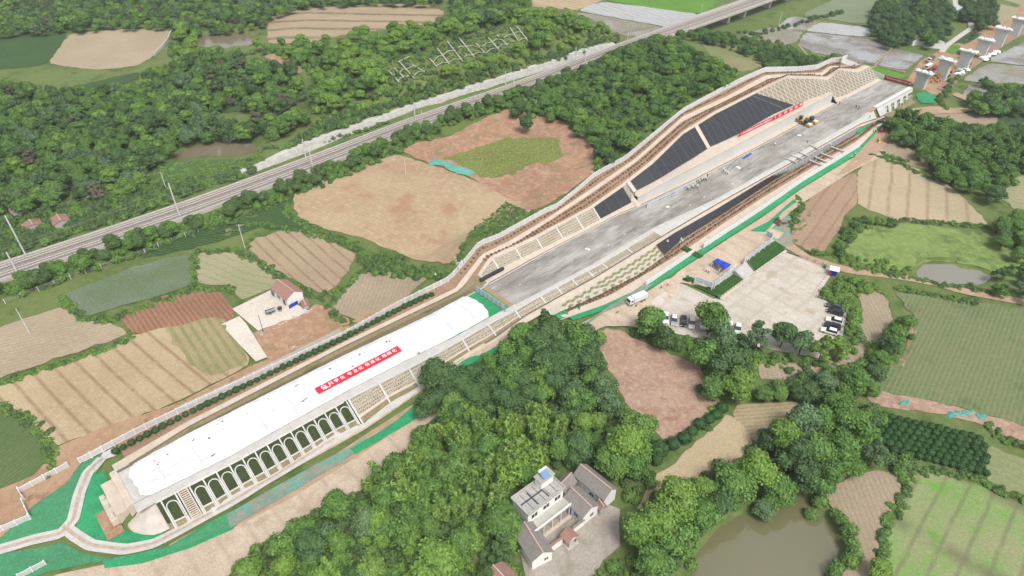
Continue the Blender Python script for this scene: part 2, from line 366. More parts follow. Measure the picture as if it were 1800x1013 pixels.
COURT = [(905,930),(1000,860),(1090,895),(1090,960),(1040,1013),(940,1013)]
level(COURT, 0, 3); level([(898,880),(960,830),(1020,818),(1085,870),(1000,960),(950,1000),(905,930)], 0, 4)
level([(1238,62),(1222,38),(1330,-40),(1560,-110),(1620,-40),(1440,22),(1320,66)], -4.5, 6)
PONDS = dict(
 big=([(1195,1030),(1210,975),(1235,935),(1280,905),(1350,880),(1405,858),(1432,868),(1450,900),(1478,925),(1490,962),(1478,1000),(1465,1030)], -1.5),
 reed=([(1600,478),(1620,463),(1650,459),(1690,466),(1745,478),(1748,492),(1720,507),(1660,501),(1620,490),(1603,484)], -.4),
 brown=([(294,281),(312,265),(345,252),(400,243),(440,244),(462,254),(461,272),(410,278),(340,281)], -.6),
 far=([(342,78),(346,64),(370,56),(430,56),(450,62),(448,78),(400,86),(355,84)], 1.4),
 ditch=([(368,413),(378,403),(420,389),(450,387),(455,391),(430,401),(400,412),(375,416)], .9))
for k, (px, z) in PONDS.items(): level(px, z, 5, .9)
def tz(x, y):
    fx = min(max((x-GX0)/GD, 0), len(gx)-1.001); fy = min(max((y-GY0)/GD, 0), len(gy)-1.001)
    i, j = int(fx), int(fy); fx -= i; fy -= j
    a, b, c, d = ZG[j,i], ZG[j,i+1], ZG[j+1,i+1], ZG[j+1,i]      # same split as the mesh (diagonal a-c)
    return float(a+(b-a)*fx+(c-b)*fy) if fx >= fy else float(a+(d-a)*fy+(c-d)*fx)
def at(px, py, dz=0.0):     # where the line of sight meets the land (raised by dz)
    u = (px-900)/F; v = (py-506.5)/F; k = SN+v*CS; t = (HC-25)/k; step = 1.5
    while t < 1500:
        x, y, z = u*t, t*(CS-v*SN), HC-t*k
        if z <= tz(x, y)+dz:
            lo, hi = t-step, t
            for _ in range(12):
                m_ = (lo+hi)/2
                if HC-m_*k <= tz(u*m_, m_*(CS-v*SN))+dz: hi = m_
                else: lo = m_
            return np.array([u*hi, hi*(CS-v*SN), HC-hi*k-dz])
        t += step
    return g(px, py, 0)
# ------------------------------------------------------------------ the ground sheet
gm = field_mat('ground', (.085,.14,.035), (.13,.18,.05), c3=(.19,.18,.08), patch=.045, fine=.6, c4=(.06,.11,.025), bump=.6, tone=.6)
ax = [-6000,-3000,-1500,-900,-650]+list(gx)+[700,950,1500,3000,6000]
ay = [-2000,-600,-150,-40]+list(gy)+[800,1000,1500,2500,4500,9000]
nx, ny = len(ax), len(ay)
V = np.zeros((ny, nx, 3)); V[:,:,0] = np.array(ax)[None,:]; V[:,:,1] = np.array(ay)[:,None]
for j in range(ny):
    jj = min(max(j-4, 0), len(gy)-1); V[j,5:5+len(gx),2] = ZG[jj]; V[j,:5,2] = ZG[jj,0]; V[j,5+len(gx):,2] = ZG[jj,-1]
ii = (np.arange(ny-1)[:,None]*nx+np.arange(nx-1)[None,:]).ravel()
Fq = np.concatenate([np.stack([ii, ii+1, ii+nx+1], 1), np.stack([ii, ii+nx+1, ii+nx], 1)])
tag(link('ground', np_mesh('ground', V.reshape(-1,3), Fq, gm, True)), kind='structure')
def smooth_out(pts, it=2, closed=True):
    for _ in range(it):
        q = []
        n = len(pts)
        for i in range(n if closed else n-1):
            a, b = pts[i], pts[(i+1) % n]; k = .1 if _ == 0 else .25
            q += [tuple((1-k)*np.array(a)+k*np.array(b)), tuple(k*np.array(a)+(1-k)*np.array(b))]
        pts = q if closed else [pts[0]]+q+[pts[-1]]
    return pts
def drape(P, off=.15, grid=3.0, z=None, wob=0):
    """world outline -> triangulated sheet laid on the land"""
    pts = []
    n = len(P)
    for i in range(n):
        a, b = np.array(P[i][:2]), np.array(P[(i+1) % n][:2]); k = max(1, int(np.linalg.norm(b-a)/2.0))
        for q in range(k): pts.append(a+(b-a)*q/k)
    if wob: pts = [p+np.array([noise.noise((p[0]*.35, p[1]*.35, 1)), noise.noise((p[0]*.35, p[1]*.35, 9))])*wob for p in pts]
    arr = np.array(pts); ne = len(pts)
    if z is None:
        X, Y = np.meshgrid(np.arange(math.floor(arr[:,0].min()/grid)*grid, arr[:,0].max(), grid), np.arange(math.floor(arr[:,1].min()/grid)*grid, arr[:,1].max(), grid))
        X = X.ravel()+.01; Y = Y.ravel()+.01; ins = inpoly(X, Y, arr)
        dd, _, _ = polydist(X, Y, np.hstack([np.vstack([arr, arr[:1]]), np.zeros((ne+1, 1))])); ins &= dd > .5
        pts = pts+[np.array(q) for q in zip(X[ins], Y[ins])]
    vs, _, fs, _, _, _ = delaunay_2d_cdt([Vector(p) for p in pts], [(i, (i+1) % ne) for i in range(ne)], [], 1, 1e-4)
    V = [(v.x, v.y, (tz(v.x, v.y)+off) if z is None else z) for v in vs]
    return V, [tuple(f) for f in fs]
NSH = [0]
def sheet(name, px, mat, off=.15, smooth=2, z=None, zp=None, kind='structure', grid=3.0, world=False, wob=0, **kw):
    if smooth: px = smooth_out(px, smooth)
    NSH[0] += 1; off += .0023*(NSH[0] % 40)
    P = px if world else [(g(q[0], q[1], zp) if zp is not None else at(*q) if z is None else g(q[0], q[1], z)) for q in px]
    V, Fs = drape(P, off, grid, z, wob)
    me = bpy.data.meshes.new(name); me.from_pydata(V, [], Fs); me.materials.append(mat); me.update()
    bm = bmesh.new(); bm.from_mesh(me); bmesh.ops.recalc_face_normals(bm, faces=bm.faces)
    if sum(f.normal.z for f in bm.faces) < 0: bmesh.ops.reverse_faces(bm, faces=bm.faces)
    bm.to_mesh(me); bm.free(); me.polygons.foreach_set('use_smooth', [True]*len(me.polygons))
    return tag(link(name, me), kind=kind, **kw)
def strip_px(name, px, width, mat, off=.17, world=False, closed=False, sm_=2, wob=0, **kw):      # a path or strip of given width along pixels
    px = smooth_out(px, sm_, False) if sm_ else px
    P = [np.array(p)[:2] if world else at(*p)[:2] for p in px]; L, R = [], []
    for i, p in enumerate(P):
        t = P[min(i+1, len(P)-1)]-P[max(i-1, 0)]; t = t/np.linalg.norm(t); n = np.array([-t[1], t[0]]); L.append(p+n*width/2); R.append(p-n*width/2)
    return sheet(name, L+R[::-1], mat, off, 0, world=True, grid=2.0, wob=wob, **kw)
# colours
def ra(p, q): a, b = g(*p), g(*q); return math.atan2(b[1]-a[1], b[0]-a[0])+math.pi/2
STRAW, STRAW2 = (.43,.33,.2), (.36,.26,.15)
m_straw = field_mat('straw_stubble', (.44,.345,.21), (.36,.27,.16), c3=(.5,.42,.27), rowc=(.22,.13,.075), rows=.75, sp=4.6, ang=ra((182,619),(247,678)), wid=.06, warp=.25, sp2=.8, rowc2=(.3,.22,.13), rows2=.3, ang2=ra((182,619),(247,678)))
m_strawg = field_mat('straw_green_rows', (.34,.28,.15), (.28,.24,.12), rowc=(.17,.18,.07), rows=.7, sp=2.4, ang=ra((300,581),(350,660)), wid=.3, warp=.3)
m_tan = field_mat('tan_stubble', (.38,.31,.21), (.33,.265,.175), c3=(.43,.36,.25), rowc=(.24,.18,.12), rows=.5, sp=1.3, ang=ra((0,640),(200,590)), wid=.12, warp=.5)
m_tan2 = field_mat('tan_stubble_ridged', (.37,.285,.18), (.32,.24,.155), rowc=(.2,.13,.08), rows=.8, sp=3.6, ang=ra((461,421),(557,510)), wid=.08, warp=.15, sp2=.8, rowc2=(.27,.2,.13), rows2=.3, ang2=ra((461,421),(557,510)))
m_tan3 = field_mat('ploughed_tan', (.36,.29,.2), (.3,.24,.16), rowc=(.22,.17,.11), rows=.45, sp=1.2, ang=ra((640,500),(620,550)), wid=.15, warp=.3)
m_palefield = field_mat('pale_green_tan', (.33,.29,.18), (.26,.27,.14), c3=(.38,.34,.22), rowc=(.2,.16,.1), rows=.5, sp=2.6, ang=ra((380,480),(440,500)), wid=.06, warp=1.6)
m_redsoil = field_mat('red_soil', (.38,.22,.135), (.31,.175,.11), c3=(.45,.32,.22), patch=.07, fine=.5, c4=(.24,.2,.09), tone=.6, bump=.8)
m_redrows = field_mat('red_soil_rows', (.3,.16,.095), (.25,.13,.08), c3=(.36,.22,.14), rowc=(.16,.08,.05), rows=.7, sp=1.3, ang=ra((236,546),(264,589)), wid=.25, warp=.25)
m_bigstraw = field_mat('straw_over_red_soil', (.42,.32,.195), (.37,.25,.15), c3=(.47,.38,.25), c4=(.36,.2,.12), patch=.04, fine=.45, tone=.6, bump=.7, sp=1.6, rowc=(.34,.24,.14), rows=.25, wid=.3, ang=.9, warp=1.0)
m_clear = field_mat('cleared_red_ground', (.4,.265,.19), (.33,.21,.15), c3=(.47,.35,.26), patch=.08, fine=.9, c4=(.3,.17,.12), tone=.7, bump=.9)
m_corn = field_mat('corn', (.06,.115,.035), (.05,.095,.03), c3=(.1,.17,.055), rowc=(.025,.05,.018), rows=.6, sp=1.3, ang=1.25, wid=.3, warp=.15, bump=.9)
m_crop = field_mat('young_crop', (.1,.165,.055), (.14,.18,.075), c3=(.24,.21,.12), rowc=(.22,.19,.12), rows=.45, sp=1.15, ang=ra((1700,560),(1640,700)), wid=.3, warp=.1, c4=(.085,.125,.045), patch=.03)
m_rice = field_mat('rice_green', (.12,.26,.035), (.09,.2,.03), c3=(.15,.29,.05), rowc=(.07,.15,.03), rows=.4, sp=1.1, ang=.9, wid=.3)
m_lotus = field_mat('floating_weed', (.19,.27,.075), (.14,.21,.055), c3=(.25,.32,.11), c4=(.09,.13,.04), patch=.06, fine=.45, bump=.8, tone=.7)
m_greenpale = field_mat('sprouting_field', (.25,.26,.13), (.17,.28,.08), c3=(.32,.29,.17), rowc=(.15,.15,.08), rows=.75, sp=4.6, ang=ra((1683,862),(1610,1010)), wid=.05, warp=.35, sp2=22, ang2=ra((1600,862),(1800,970)), wid2=.012, rows2=.8, rowc2=(.13,.13,.07), c4=(.13,.3,.045), patch=.07)
m_sprout2 = field_mat('sprouting_verge', (.25,.25,.13), (.2,.23,.1), c3=(.3,.28,.17), sp=2.2, ang=ra((1740,800),(1800,830)), rowc=(.16,.17,.09), rows=.4, wid=.1)
m_mint = field_mat('turquoise_dust_net', (.12,.38,.3), (.1,.3,.24), c3=(.2,.45,.37), patch=.1, c4=(.2,.24,.19), bump=.6)
m_green = field_mat('green_dust_net', (.035,.3,.12), (.03,.25,.1), c3=(.06,.36,.17), patch=.08, fine=.5, bump=.7, c4=(.05,.21,.1), rough=.75)
m_greenold = field_mat('worn_green_net', (.065,.26,.12), (.055,.2,.095), c3=(.1,.32,.16), patch=.05, fine=.8, bump=.6, c4=(.05,.26,.11), rough=.8)
m_mixnet = field_mat('torn_turquoise_net', (.12,.33,.26), (.19,.22,.17), c3=(.3,.26,.2), patch=.12, fine=.6, bump=.7, c4=(.33,.25,.18), tone=.8)
m_dirt = field_mat('dirt_track', (.42,.29,.19), (.36,.24,.155), c3=(.48,.36,.25), patch=.1, fine=.5, sp=1.7, rowc=(.32,.21,.14), rows=.3, ang=2.1, wid=.2)
m_orange = field_mat('orange_bare_soil', (.4,.26,.16), (.33,.2,.12), c3=(.47,.34,.22), patch=.12, fine=.6, c4=(.25,.15,.09), bump=.8)
m_road = field_mat('site_concrete_road', (.52,.42,.32), (.45,.36,.265), c3=(.38,.29,.2), patch=.1, fine=.35, sp=6, rowc=(.33,.26,.19), rows=.6, ang=RAZ, wid=.01, warp=.01, bump=.1, c4=(.4,.3,.21), tone=.25)
m_conc = simple('concrete', (.5,.47,.42), (.43,.4,.35), .35, .8, bump=.1, c3=(.37,.34,.29))
m_beige = simple('sandy_concrete', (.54,.465,.385), (.47,.395,.315), .4, .85, bump=.1, c3=(.48,.36,.26))
m_white = simple('white_concrete', (.66,.65,.62), (.56,.55,.52), .5, .7, bump=.08)
m_palec = simple('pale_concrete', (.5,.485,.45), (.43,.41,.375), .5, .8, bump=.08, c3=(.38,.36,.32))
m_slabw = field_mat('pale_yard_slab', (.62,.55,.47), (.55,.48,.41), c3=(.66,.62,.55), patch=.09, fine=.4, bump=.1, rough=.75, tone=.3)
m_grass = field_mat('grass', (.075,.13,.035), (.1,.155,.045), c3=(.14,.19,.07), patch=.09, fine=.8, bump=.7)
m_turf = field_mat('dark_artificial_turf', (.03,.085,.018), (.04,.105,.022), patch=.2, sp=1.2, rowc=(.022,.06,.015), rows=.5, ang=RAZ+1.57, wid=.3, warp=.05, bump=.3)
def paddy(name, c1, c2, ang=.6, sp=2.0, rough=.12, mud=.5):
    m = N(name); P = m.pos(); sx = m.n('ShaderNodeSeparateXYZ'); m.put(P, sx.inputs[0])
    u = m.math('ADD', m.math('MULTIPLY', sx.outputs[0], math.cos(ang)/sp), m.math('MULTIPLY', sx.outputs[1], math.sin(ang)/sp))
    u = m.math('ADD', u, m.math('MULTIPLY', m.noise(.15, P, 3), .9))
    fr = m.math('ABSOLUTE', m.math('SUBTRACT', m.math('FRACT', u), .5)); l = m.rng(fr, .15, .3, 1, 0)
    big = m.rng(m.noise(.06, P, 5, .65), .42, .58); k = m.rng(m.math('ADD', m.math('MULTIPLY', big, mud), m.math('MULTIPLY', l, .45)), .3, .6)
    k = m.math('MULTIPLY', k, m.rng(m.noise(1.1, P, 4, .7), .3, .55, .5, 1))
    return m.fin(m.mix(k, c1, c2), m.rng(k, 0, 1, rough, .7), .5)
m_wet = paddy('flooded_paddy', (.34,.34,.33), (.17,.145,.115), mud=.75); m_wet2 = paddy('muddy_paddy', (.27,.26,.23), (.2,.18,.12), mud=.9, ang=.2)
m_wetc = paddy('muddy_paddy_smooth', (.38,.38,.37), (.3,.29,.26), mud=.25, sp=5)
m_wetplants = field_mat('paddy_with_seedlings', (.2,.225,.19), (.11,.155,.065), c3=(.09,.145,.05), rough=.45, patch=.03, fine=1.6, tone=.7)
def water(name, c, rough=.06):
    m = N(name); P = m.pos(); m.bump(m.noise(.8, P, 4), .12, .1); m.b.inputs['IOR'].default_value = 2.0
    return m.fin(m.mix(m.noise(.05, P, 3), c, tuple(v*.8 for v in c)), rough, .5)
m_pond = water('pond_water', (.16,.15,.075)); m_pond2 = water('brown_water', (.2,.165,.105), .12); m_pond3 = water('grey_water', (.23,.22,.16), .1)
# ------------------------------------------------------------------ fields (pixel outlines laid on the land)
FLD = [
 ('corn_field', [(262,440),(320,412),(400,385),(430,378),(470,366),(520,345),(500,372),(520,395),(560,408),(520,408),(455,400),(425,412),(345,436),(250,455)], m_corn, .2),
 ('corn_field', [(115,378),(140,360),(200,340),(235,345),(190,368),(140,385)], m_corn, .2),
 ('corn_field', [(-40,70),(60,62),(122,60),(83,113),(40,120),(-40,124)], m_corn),
 ('tan_field', [(122,60),(200,53),(285,50),(302,57),(272,98),(240,117),(170,124),(83,113)], m_tan),
 ('bare_field', [(470,45),(475,30),(520,18),(620,10),(700,6),(760,10),(780,22),(780,40),(700,50),(600,62),(560,76),(470,78)], field_mat('banded_field', (.4,.3,.2), (.35,.26,.17), rowc=(.13,.13,.06), rows=.9, sp=16, ang=1.5, wid=.12, warp=1.2)),
 ('corn_field', [(50,178),(100,160),(245,126),(246,140),(180,163),(60,187)], m_corn),
 ('corn_field', [(352,192),(400,180),(520,166),(530,180),(470,195),(370,200)], m_corn),
 ('corn_field', [(262,290),(330,284),(430,279),(466,282),(480,290),(420,302),(330,333),(265,340)], field_mat('light_corn', (.1,.17,.05), (.08,.14,.04), c3=(.15,.21,.08), rowc=(.04,.08,.025), rows=.6, sp=1.3, ang=1.3, wid=.3, bump=.9)),
 ('soil_path', [(463,100),(480,95),(515,108),(535,124),(528,130),(500,118)], m_redsoil),
 ('straw_field', [(880,-30),(1080,-20),(1057,3),(1013,19),(933,12),(900,2)], m_straw),
 ('flooded_paddy', [(1057,3),(1230,24),(1196,46),(1160,46),(1013,19)], m_wetc),
 ('rice_field', [(1040,-20),(1300,-20),(1235,25),(1200,22),(1062,2)], m_rice),
 ('flooded_paddy', [(1010,22),(1050,27),(1160,47),(1172,54),(1130,66),(1090,62),(1040,35)], m_wet2),
 ('pale_paddy', [(1412,28),(1417,21),(1490,-10),(1600,-10),(1533,45)], field_mat('pale_green_paddy', (.2,.24,.14), (.17,.21,.12), c3=(.24,.26,.17), rowc=(.14,.17,.1), rows=.4, sp=2, ang=1.5)),
 ('flooded_paddy', [(1367,48),(1385,32),(1400,29),(1440,38),(1422,53),(1385,53)], m_wet),
 ('muddy_paddy', [(1308,62),(1350,48),(1412,56),(1400,75),(1370,82),(1330,72)], m_wet2),
 ('flooded_paddy', [(1414,55),(1441,39),(1533,50),(1528,65),(1500,64)], m_wetc),
 ('flooded_paddy', [(1416,57),(1500,66),(1530,70),(1567,84),(1538,114),(1470,101),(1430,93),(1402,77)], m_wet),
 ('flooded_paddy', [(1569,86),(1625,98),(1590,125),(1541,115)], m_wet),
 ('rice_field', [(1415,88),(1440,96),(1470,105),(1550,120),(1592,133),(1580,142),(1545,138),(1500,122),(1450,110)], m_rice),
 ('flooded_paddy', [(1880,60),(1800,75),(1742,102),(1740,109),(1880,124)], m_wet),
 ('muddy_paddy', [(1688,143),(1735,111),(1880,126),(1880,150),(1760,148)], m_wet2),
 ('flooded_paddy', [(1690,172),(1702,149),(1770,152),(1752,166)], m_wet),
 ('corn_field', [(1672,74),(1693,55),(1731,60),(1697,79)], m_corn),
 ('rice_field', [(1660,92),(1668,80),(1688,80),(1688,90),(1674,97)], m_rice),
 ('pale_paddy', [(1745,14),(1760,8),(1792,15),(1775,38),(1748,40)], m_palefield),
 ('pale_paddy', [(1750,-4),(1850,-4),(1850,12),(1800,12)], m_palefield),
 ('straw_field', [(515,350),(520,338),(560,316),(640,290),(700,272),(730,281),(860,328),(925,358),(935,372),(890,400),(850,400),(820,418),(800,462),(740,460),(700,446),(640,420),(570,402),(525,385)], m_bigstraw),
 ('red_clearing', [(698,264),(730,252),(790,240),(860,205),(900,190),(950,196),(985,215),(1030,225),(1045,280),(1048,300),(1010,330),(960,362),(935,372),(860,332),(820,308),(760,290)], m_redsoil),
 ('pale_field', [(347,446),(377,444),(420,447),(467,471),(493,495),(475,507),(423,530),(407,511),(383,501),(345,499)], m_palefield),
 ('seedling_paddy', [(167,498),(233,471),(300,453),(339,449),(339,495),(330,505),(283,520),(217,538),(160,555),(143,553),(115,525),(120,515)], m_wetplants),
 ('stubble_field', [(433,435),(453,418),(493,407),(533,406),(567,415),(600,433),(627,450),(605,490),(578,517),(560,514),(527,498),(467,465)], m_tan2),
 ('stubble_field', [(582,535),(607,512),(637,480),(657,472),(755,483),(740,500),(700,540),(630,566),(600,553)], m_tan3),
 ('stubble_field', [(-60,595),(0,576),(110,540),(127,551),(143,568),(190,566),(223,586),(217,593),(0,665),(-60,690)], m_tan),
 ('red_soil_field', [(206,556),(280,525),(340,512),(385,513),(405,535),(415,560),(380,574),(290,579),(235,590)], m_redrows),
 ('straw_field', [(-60,705),(0,680),(110,640),(230,592),(292,577),(380,569),(415,600),(445,640),(310,710),(190,752),(100,783),(75,770),(60,740),(20,712),(-60,700)], m_straw),
 ('green_rows_field', [(290,578),(385,556),(412,590),(440,640),(370,662),(330,640)], m_strawg, .2),
 ('red_soil_field', [(430,592),(457,583),(546,546),(560,535),(590,545),(620,570),(560,600),(475,636)], m_redsoil),
 ('crop_field', [(-40,720),(20,735),(60,760),(82,790),(85,825),(60,862),(0,888),(-60,900)], field_mat('green_terrace_crop', (.1,.15,.05), (.13,.165,.07), rowc=(.06,.1,.035), rows=.6, sp=1.1, ang=2.6, wid=.25, warp=1.2)),
 ('brown_field', [(1392,425),(1392,411),(1397,388),(1430,338),(1507,300),(1507,360),(1484,378),(1474,408),(1447,443),(1420,441),(1400,430)], field_mat('brown_field', (.36,.25,.165), (.31,.21,.14), rowc=(.2,.13,.085), rows=.6, sp=4.5, ang=ra((1450,338),(1400,405)), wid=.06, warp=.35)),
 ('stubble_field', [(1507,302),(1530,272),(1565,280),(1620,300),(1680,335),(1742,398),(1660,393),(1577,388),(1507,362)], field_mat('banded_stubble', (.42,.33,.22), (.31,.28,.16), c3=(.46,.37,.25), rowc=(.24,.16,.1), rows=.7, sp=6.5, ang=ra((1577,330),(1572,385)), wid=.05, warp=.5, patch=.03)),
 ('brown_field', [(1553,262),(1556,243),(1600,250),(1630,268),(1635,300),(1600,292),(1565,276)], m_tan3),
 ('stubble_field', [(1628,199),(1690,200),(1750,200),(1756,224),(1700,225),(1650,214)], m_tan3),
 ('rice_field', [(1757,200),(1850,200),(1850,228),(1757,226)], m_corn),
 ('pale_field', [(1730,310),(1850,300),(1850,380),(1800,380),(1760,350)], m_palefield),
 ('lotus_marsh', [(1470,425),(1490,405),(1520,398),(1575,392),(1640,399),(1730,408),(1770,435),(1830,455),(1830,500),(1740,490),(1745,478),(1690,464),(1650,458),(1610,468),(1590,478),(1540,470),(1490,455)], m_lotus),
 ('crop_field', [(1572,514),(1650,524),(1780,540),(1880,548),(1880,760),(1800,748),(1700,720),(1640,705),(1538,690),(1560,640),(1600,605),(1608,560),(1590,540)], m_crop),
 ('stubble_field', [(1510,518),(1540,510),(1560,530),(1568,560),(1550,597),(1500,642),(1400,672),(1334,666),(1334,640),(1400,640),(1470,630),(1505,600),(1515,560)], m_tan3),
 ('red_clearing', [(1048,600),(1062,578),(1090,580),(1115,597),(1160,615),(1225,640),(1252,680),(1270,702),(1240,742),(1170,778),(1140,755),(1095,705),(1070,650)], m_clear),
 ('straw_field', [(1285,712),(1405,705),(1410,735),(1345,785),(1300,760)], field_mat('rowed_straw', (.4,.33,.2), (.33,.27,.16), rowc=(.24,.18,.1), rows=.6, sp=1.2, ang=ra((1300,720),(1400,712)), wid=.25, warp=.1)),
 ('straw_field', [(1120,900),(1140,850),(1200,800),(1282,728),(1300,740),(1325,780),(1290,810),(1240,835),(1180,870)], field_mat('pale_straw', (.44,.35,.22), (.38,.3,.18), c3=(.48,.4,.27), fine=1.5)),
 ('bare_field', [(1436,862),(1480,845),(1530,828),(1570,832),(1590,845),(1555,915),(1540,960),(1525,1030),(1470,1030),(1510,965),(1480,915)], m_tan3),
 ('sprouting_field', [(1600,836),(1640,829),(1720,855),(1860,915),(1860,1040),(1540,1040),(1548,985),(1562,930)], m_greenpale),
 ('sprouting_field', [(1734,782),(1860,828),(1860,905),(1733,848)], m_sprout2),
 ('red_clearing', [(1520,697),(1545,690),(1640,706),(1720,727),(1860,765),(1860,800),(1735,752),(1660,728),(1540,715)], m_clear),
 ('grass_slope', [(1225,60),(1270,70),(1320,88),(1352,108),(1345,118),(1305,128),(1270,118),(1240,90)], field_mat('dry_grass_slope', (.27,.23,.12), (.16,.19,.07), c3=(.31,.27,.16))),
 ('soil_verge', [(1585,560),(1600,598),(1560,655),(1530,700),(1560,690),(1612,600),(1608,565)], m_redsoil, .12),
]
for f in FLD: sheet(f[0], f[1], f[2], f[3] if len(f) > 3 else .15, wob=1.1)
sheet('melon_patch', [(784,280),(800,270),(830,263),(880,245),(930,243),(985,246),(988,270),(975,285),(930,292),(905,312),(860,314),(825,300)], field_mat('melon_vines', (.17,.2,.05), (.12,.15,.035), c3=(.26,.28,.09), c4=(.2,.16,.07), fine=1.6, bump=1, tone=1), .25, kind='stuff', label='yellow green vine patch on the red clearing', cat='vines', wob=4)
for k, (px, z) in PONDS.items(): sheet('pond_water', px, dict(big=m_pond, reed=m_pond3, brown=m_pond2, far=m_pond2, ditch=m_pond3)[k], z=z-.35, smooth=2)
# bare construction land right of the new railway, tracks and paths
sheet('orange_verge', [(-60,885),(0,862),(60,838),(85,810),(105,785),(190,750),(310,712),(440,645),(475,632),(520,618),(600,575),(640,556),(700,528),(720,524),(700,536),(600,592),(480,652),(330,719),(142,815),(120,850),(60,890),(0,950),(-60,970)], m_orange, .28)
sheet('gravel_path', [(300,722),(420,668),(520,618),(600,578),(598,590),(470,652),(330,718)], simple('gravel', (.38,.33,.27), (.3,.26,.21), 2), .42)
sheet('site_road', [(90,1013),(200,990),(330,968),(430,920),(520,872),(600,822),(680,770),(735,722),(760,712),(785,740),(700,820),(600,885),(500,955),(400,1015),(340,1040),(80,1040)], m_road, .14, smooth=1)
sheet('site_road', [(850,668),(900,640),(960,605),(1010,577),(1062,549),(1131,519),(1220,461),(1278,423),(1341,383),(1414,330),(1500,277),(1545,255),(1562,270),(1500,300),(1420,352),(1392,372),(1350,408),(1330,440),(1290,480),(1225,500),(1195,492),(1170,548),(1110,571),(1060,575),(1000,610),(930,650),(870,690)], m_road, .3, smooth=1, zp=1.3)
sheet('dirt_track', [(1470,310),(1510,268),(1540,235),(1572,213),(1600,192),(1640,188),(1700,192),(1712,185),(1690,175),(1672,168),(1680,163),(1720,180),(1722,192),(1690,200),(1620,203),(1580,225),(1560,250),(1540,275),(1490,305)], m_dirt, .32)
strip_px('dirt_track', [(1385,432),(1420,455),(1460,468),(1500,478),(1560,484),(1620,494),(1700,514),(1800,532),(1860,545)], 3.4, m_dirt, .16)
sheet('green_net', [(-60,935),(0,925),(60,880),(110,848),(150,812),(185,795),(196,799),(160,845),(133,905),(110,945),(40,958),(-60,985)], m_greenold, .2, smooth=0)
sheet('green_net', [(186,828),(190,850),(188,880),(215,925),(225,935),(240,938),(285,935),(292,945),(250,958),(190,962),(150,950),(133,938),(140,905),(155,860),(160,838)], m_green, .22, smooth=1)
sheet('green_net', [(-60,985),(60,965),(110,955),(150,975),(210,985),(270,975),(330,950),(400,905),(420,915),(400,930),(300,972),(200,985),(90,1005),(-60,1060)], m_greenold, .2, smooth=0)
sheet('torn_net', [(400,905),(470,865),(560,815),(620,785),(640,770),(655,775),(600,815),(520,862),(430,915),(405,930)], m_mixnet, .2, smooth=0)
sheet('green_net', [(615,790),(660,765),(700,738),(735,708),(760,715),(720,745),(660,780),(625,800)], m_green, .2, smooth=0)
sheet('green_net', [(800,640),(830,622),(870,606),(895,603),(870,625),(820,650)], m_green, .2, smooth=0)
sheet('green_net', [(963,562),(1012,535),(1066,516),(1074,521),(1040,545),(980,567)], m_green, .55, smooth=0)
sheet('torn_net', [(1008,585),(1060,548),(1127,505),(1150,500),(1131,517),(1100,535),(1060,552),(1010,590)], m_mixnet, .5, smooth=0)
sheet('green_net', [(1318,408),(1350,392),(1395,352),(1400,357),(1375,375),(1362,392),(1345,410)], m_green, .5, smooth=0)
sheet('torn_net', [(1345,400),(1362,392),(1385,372),(1392,380),(1388,410),(1395,432),(1378,436),(1355,420)], m_mixnet, .25)
sheet('green_net', [(1504,208),(1530,208),(1545,218),(1525,225),(1512,245),(1508,262),(1514,250),(1503,240),(1510,225)], m_green, .5)
sheet('green_net', [(1480,116),(1500,121),(1525,131),(1553,141),(1548,148),(1520,140),(1488,127)], m_green, .4, smooth=0)
sheet('green_net', [(1608,166),(1630,163),(1650,170),(1643,182),(1618,183)], m_green, .3)
strip_px('dust_net', [(757,286),(785,290),(800,298),(815,303),(828,308)], 4.5, m_mint, .35, wob=1.5)
sheet('bare_ground', [(285,985),(296,958),(400,903),(520,846),(640,766),(735,706),(830,638),(900,600),(975,560),(1000,573),(930,625),(860,665),(790,725),(700,775),(640,805),(520,885),(400,945),(330,978)], m_dirt, .12)
sheet('green_net', [(180,985),(240,975),(300,960),(350,930),(400,903),(425,893),(434,900),(410,932),(330,966),(250,992),(185,1000)], m_green, .24, smooth=0)
# drain channels bottom left
for px in ([(-60,980),(0,968),(60,950),(108,940),(130,915),(140,870),(155,832),(180,808),(205,795)], [(112,926),(132,942),(160,960),(220,968),(270,958),(320,932),(400,888),(500,828),(600,766)]):
    strip_px('drain_channel', px, 2.5, m_palec, .34); strip_px('drain_channel', px, .7, simple('silted_concrete', (.34,.26,.19), (.42,.35,.28), 1), .44)
# car park, turf bank, yard
m_slab = field_mat('stained_slab', (.52,.47,.4), (.45,.4,.33), c3=(.56,.52,.46), patch=.06, fine=.25, rowc=(.35,.3,.24), rows=.5, sp=5.2, ang=RAZ, wid=.015, warp=.02, sp2=7, rowc2=(.34,.3,.24), ang2=RAZ+1.57, wid2=.012, rows2=.5, c4=(.39,.32,.23), bump=.1, tone=.5)
sheet('car_park', CARPARK, m_slab, smooth=0, z=.12)
sheet('site_apron', [(1100,562),(1150,528),(1190,497),(1200,496),(1262,526),(1230,560),(1180,576),(1098,573)], m_slab, .34, smooth=0, zp=1.0)
for q_ in ([(1310,460),(1362,425),(1380,441),(1325,480)],[(1292,477),(1307,493),(1263,525),(1226,508),(1195,492),(1202,487),(1250,506)]): sheet('turf_bank', q_, m_turf, .42, smooth=0, grid=1.5)
sheet('yard', [(1192,489),(1250,505),(1292,476),(1310,460),(1361,425),(1378,410),(1350,400),(1300,425),(1262,440)], m_road, .38, smooth=0, zp=1.6)
sheet('beige_strip', [(1262,525),(1307,492),(1324,479),(1379,440),(1384,444),(1330,482),(1270,529)], m_beige, .4, smooth=0)
sheet('house_yard', [(408,543),(476,510),(547,549),(457,584)], m_slabw, smooth=0, z=1.4)
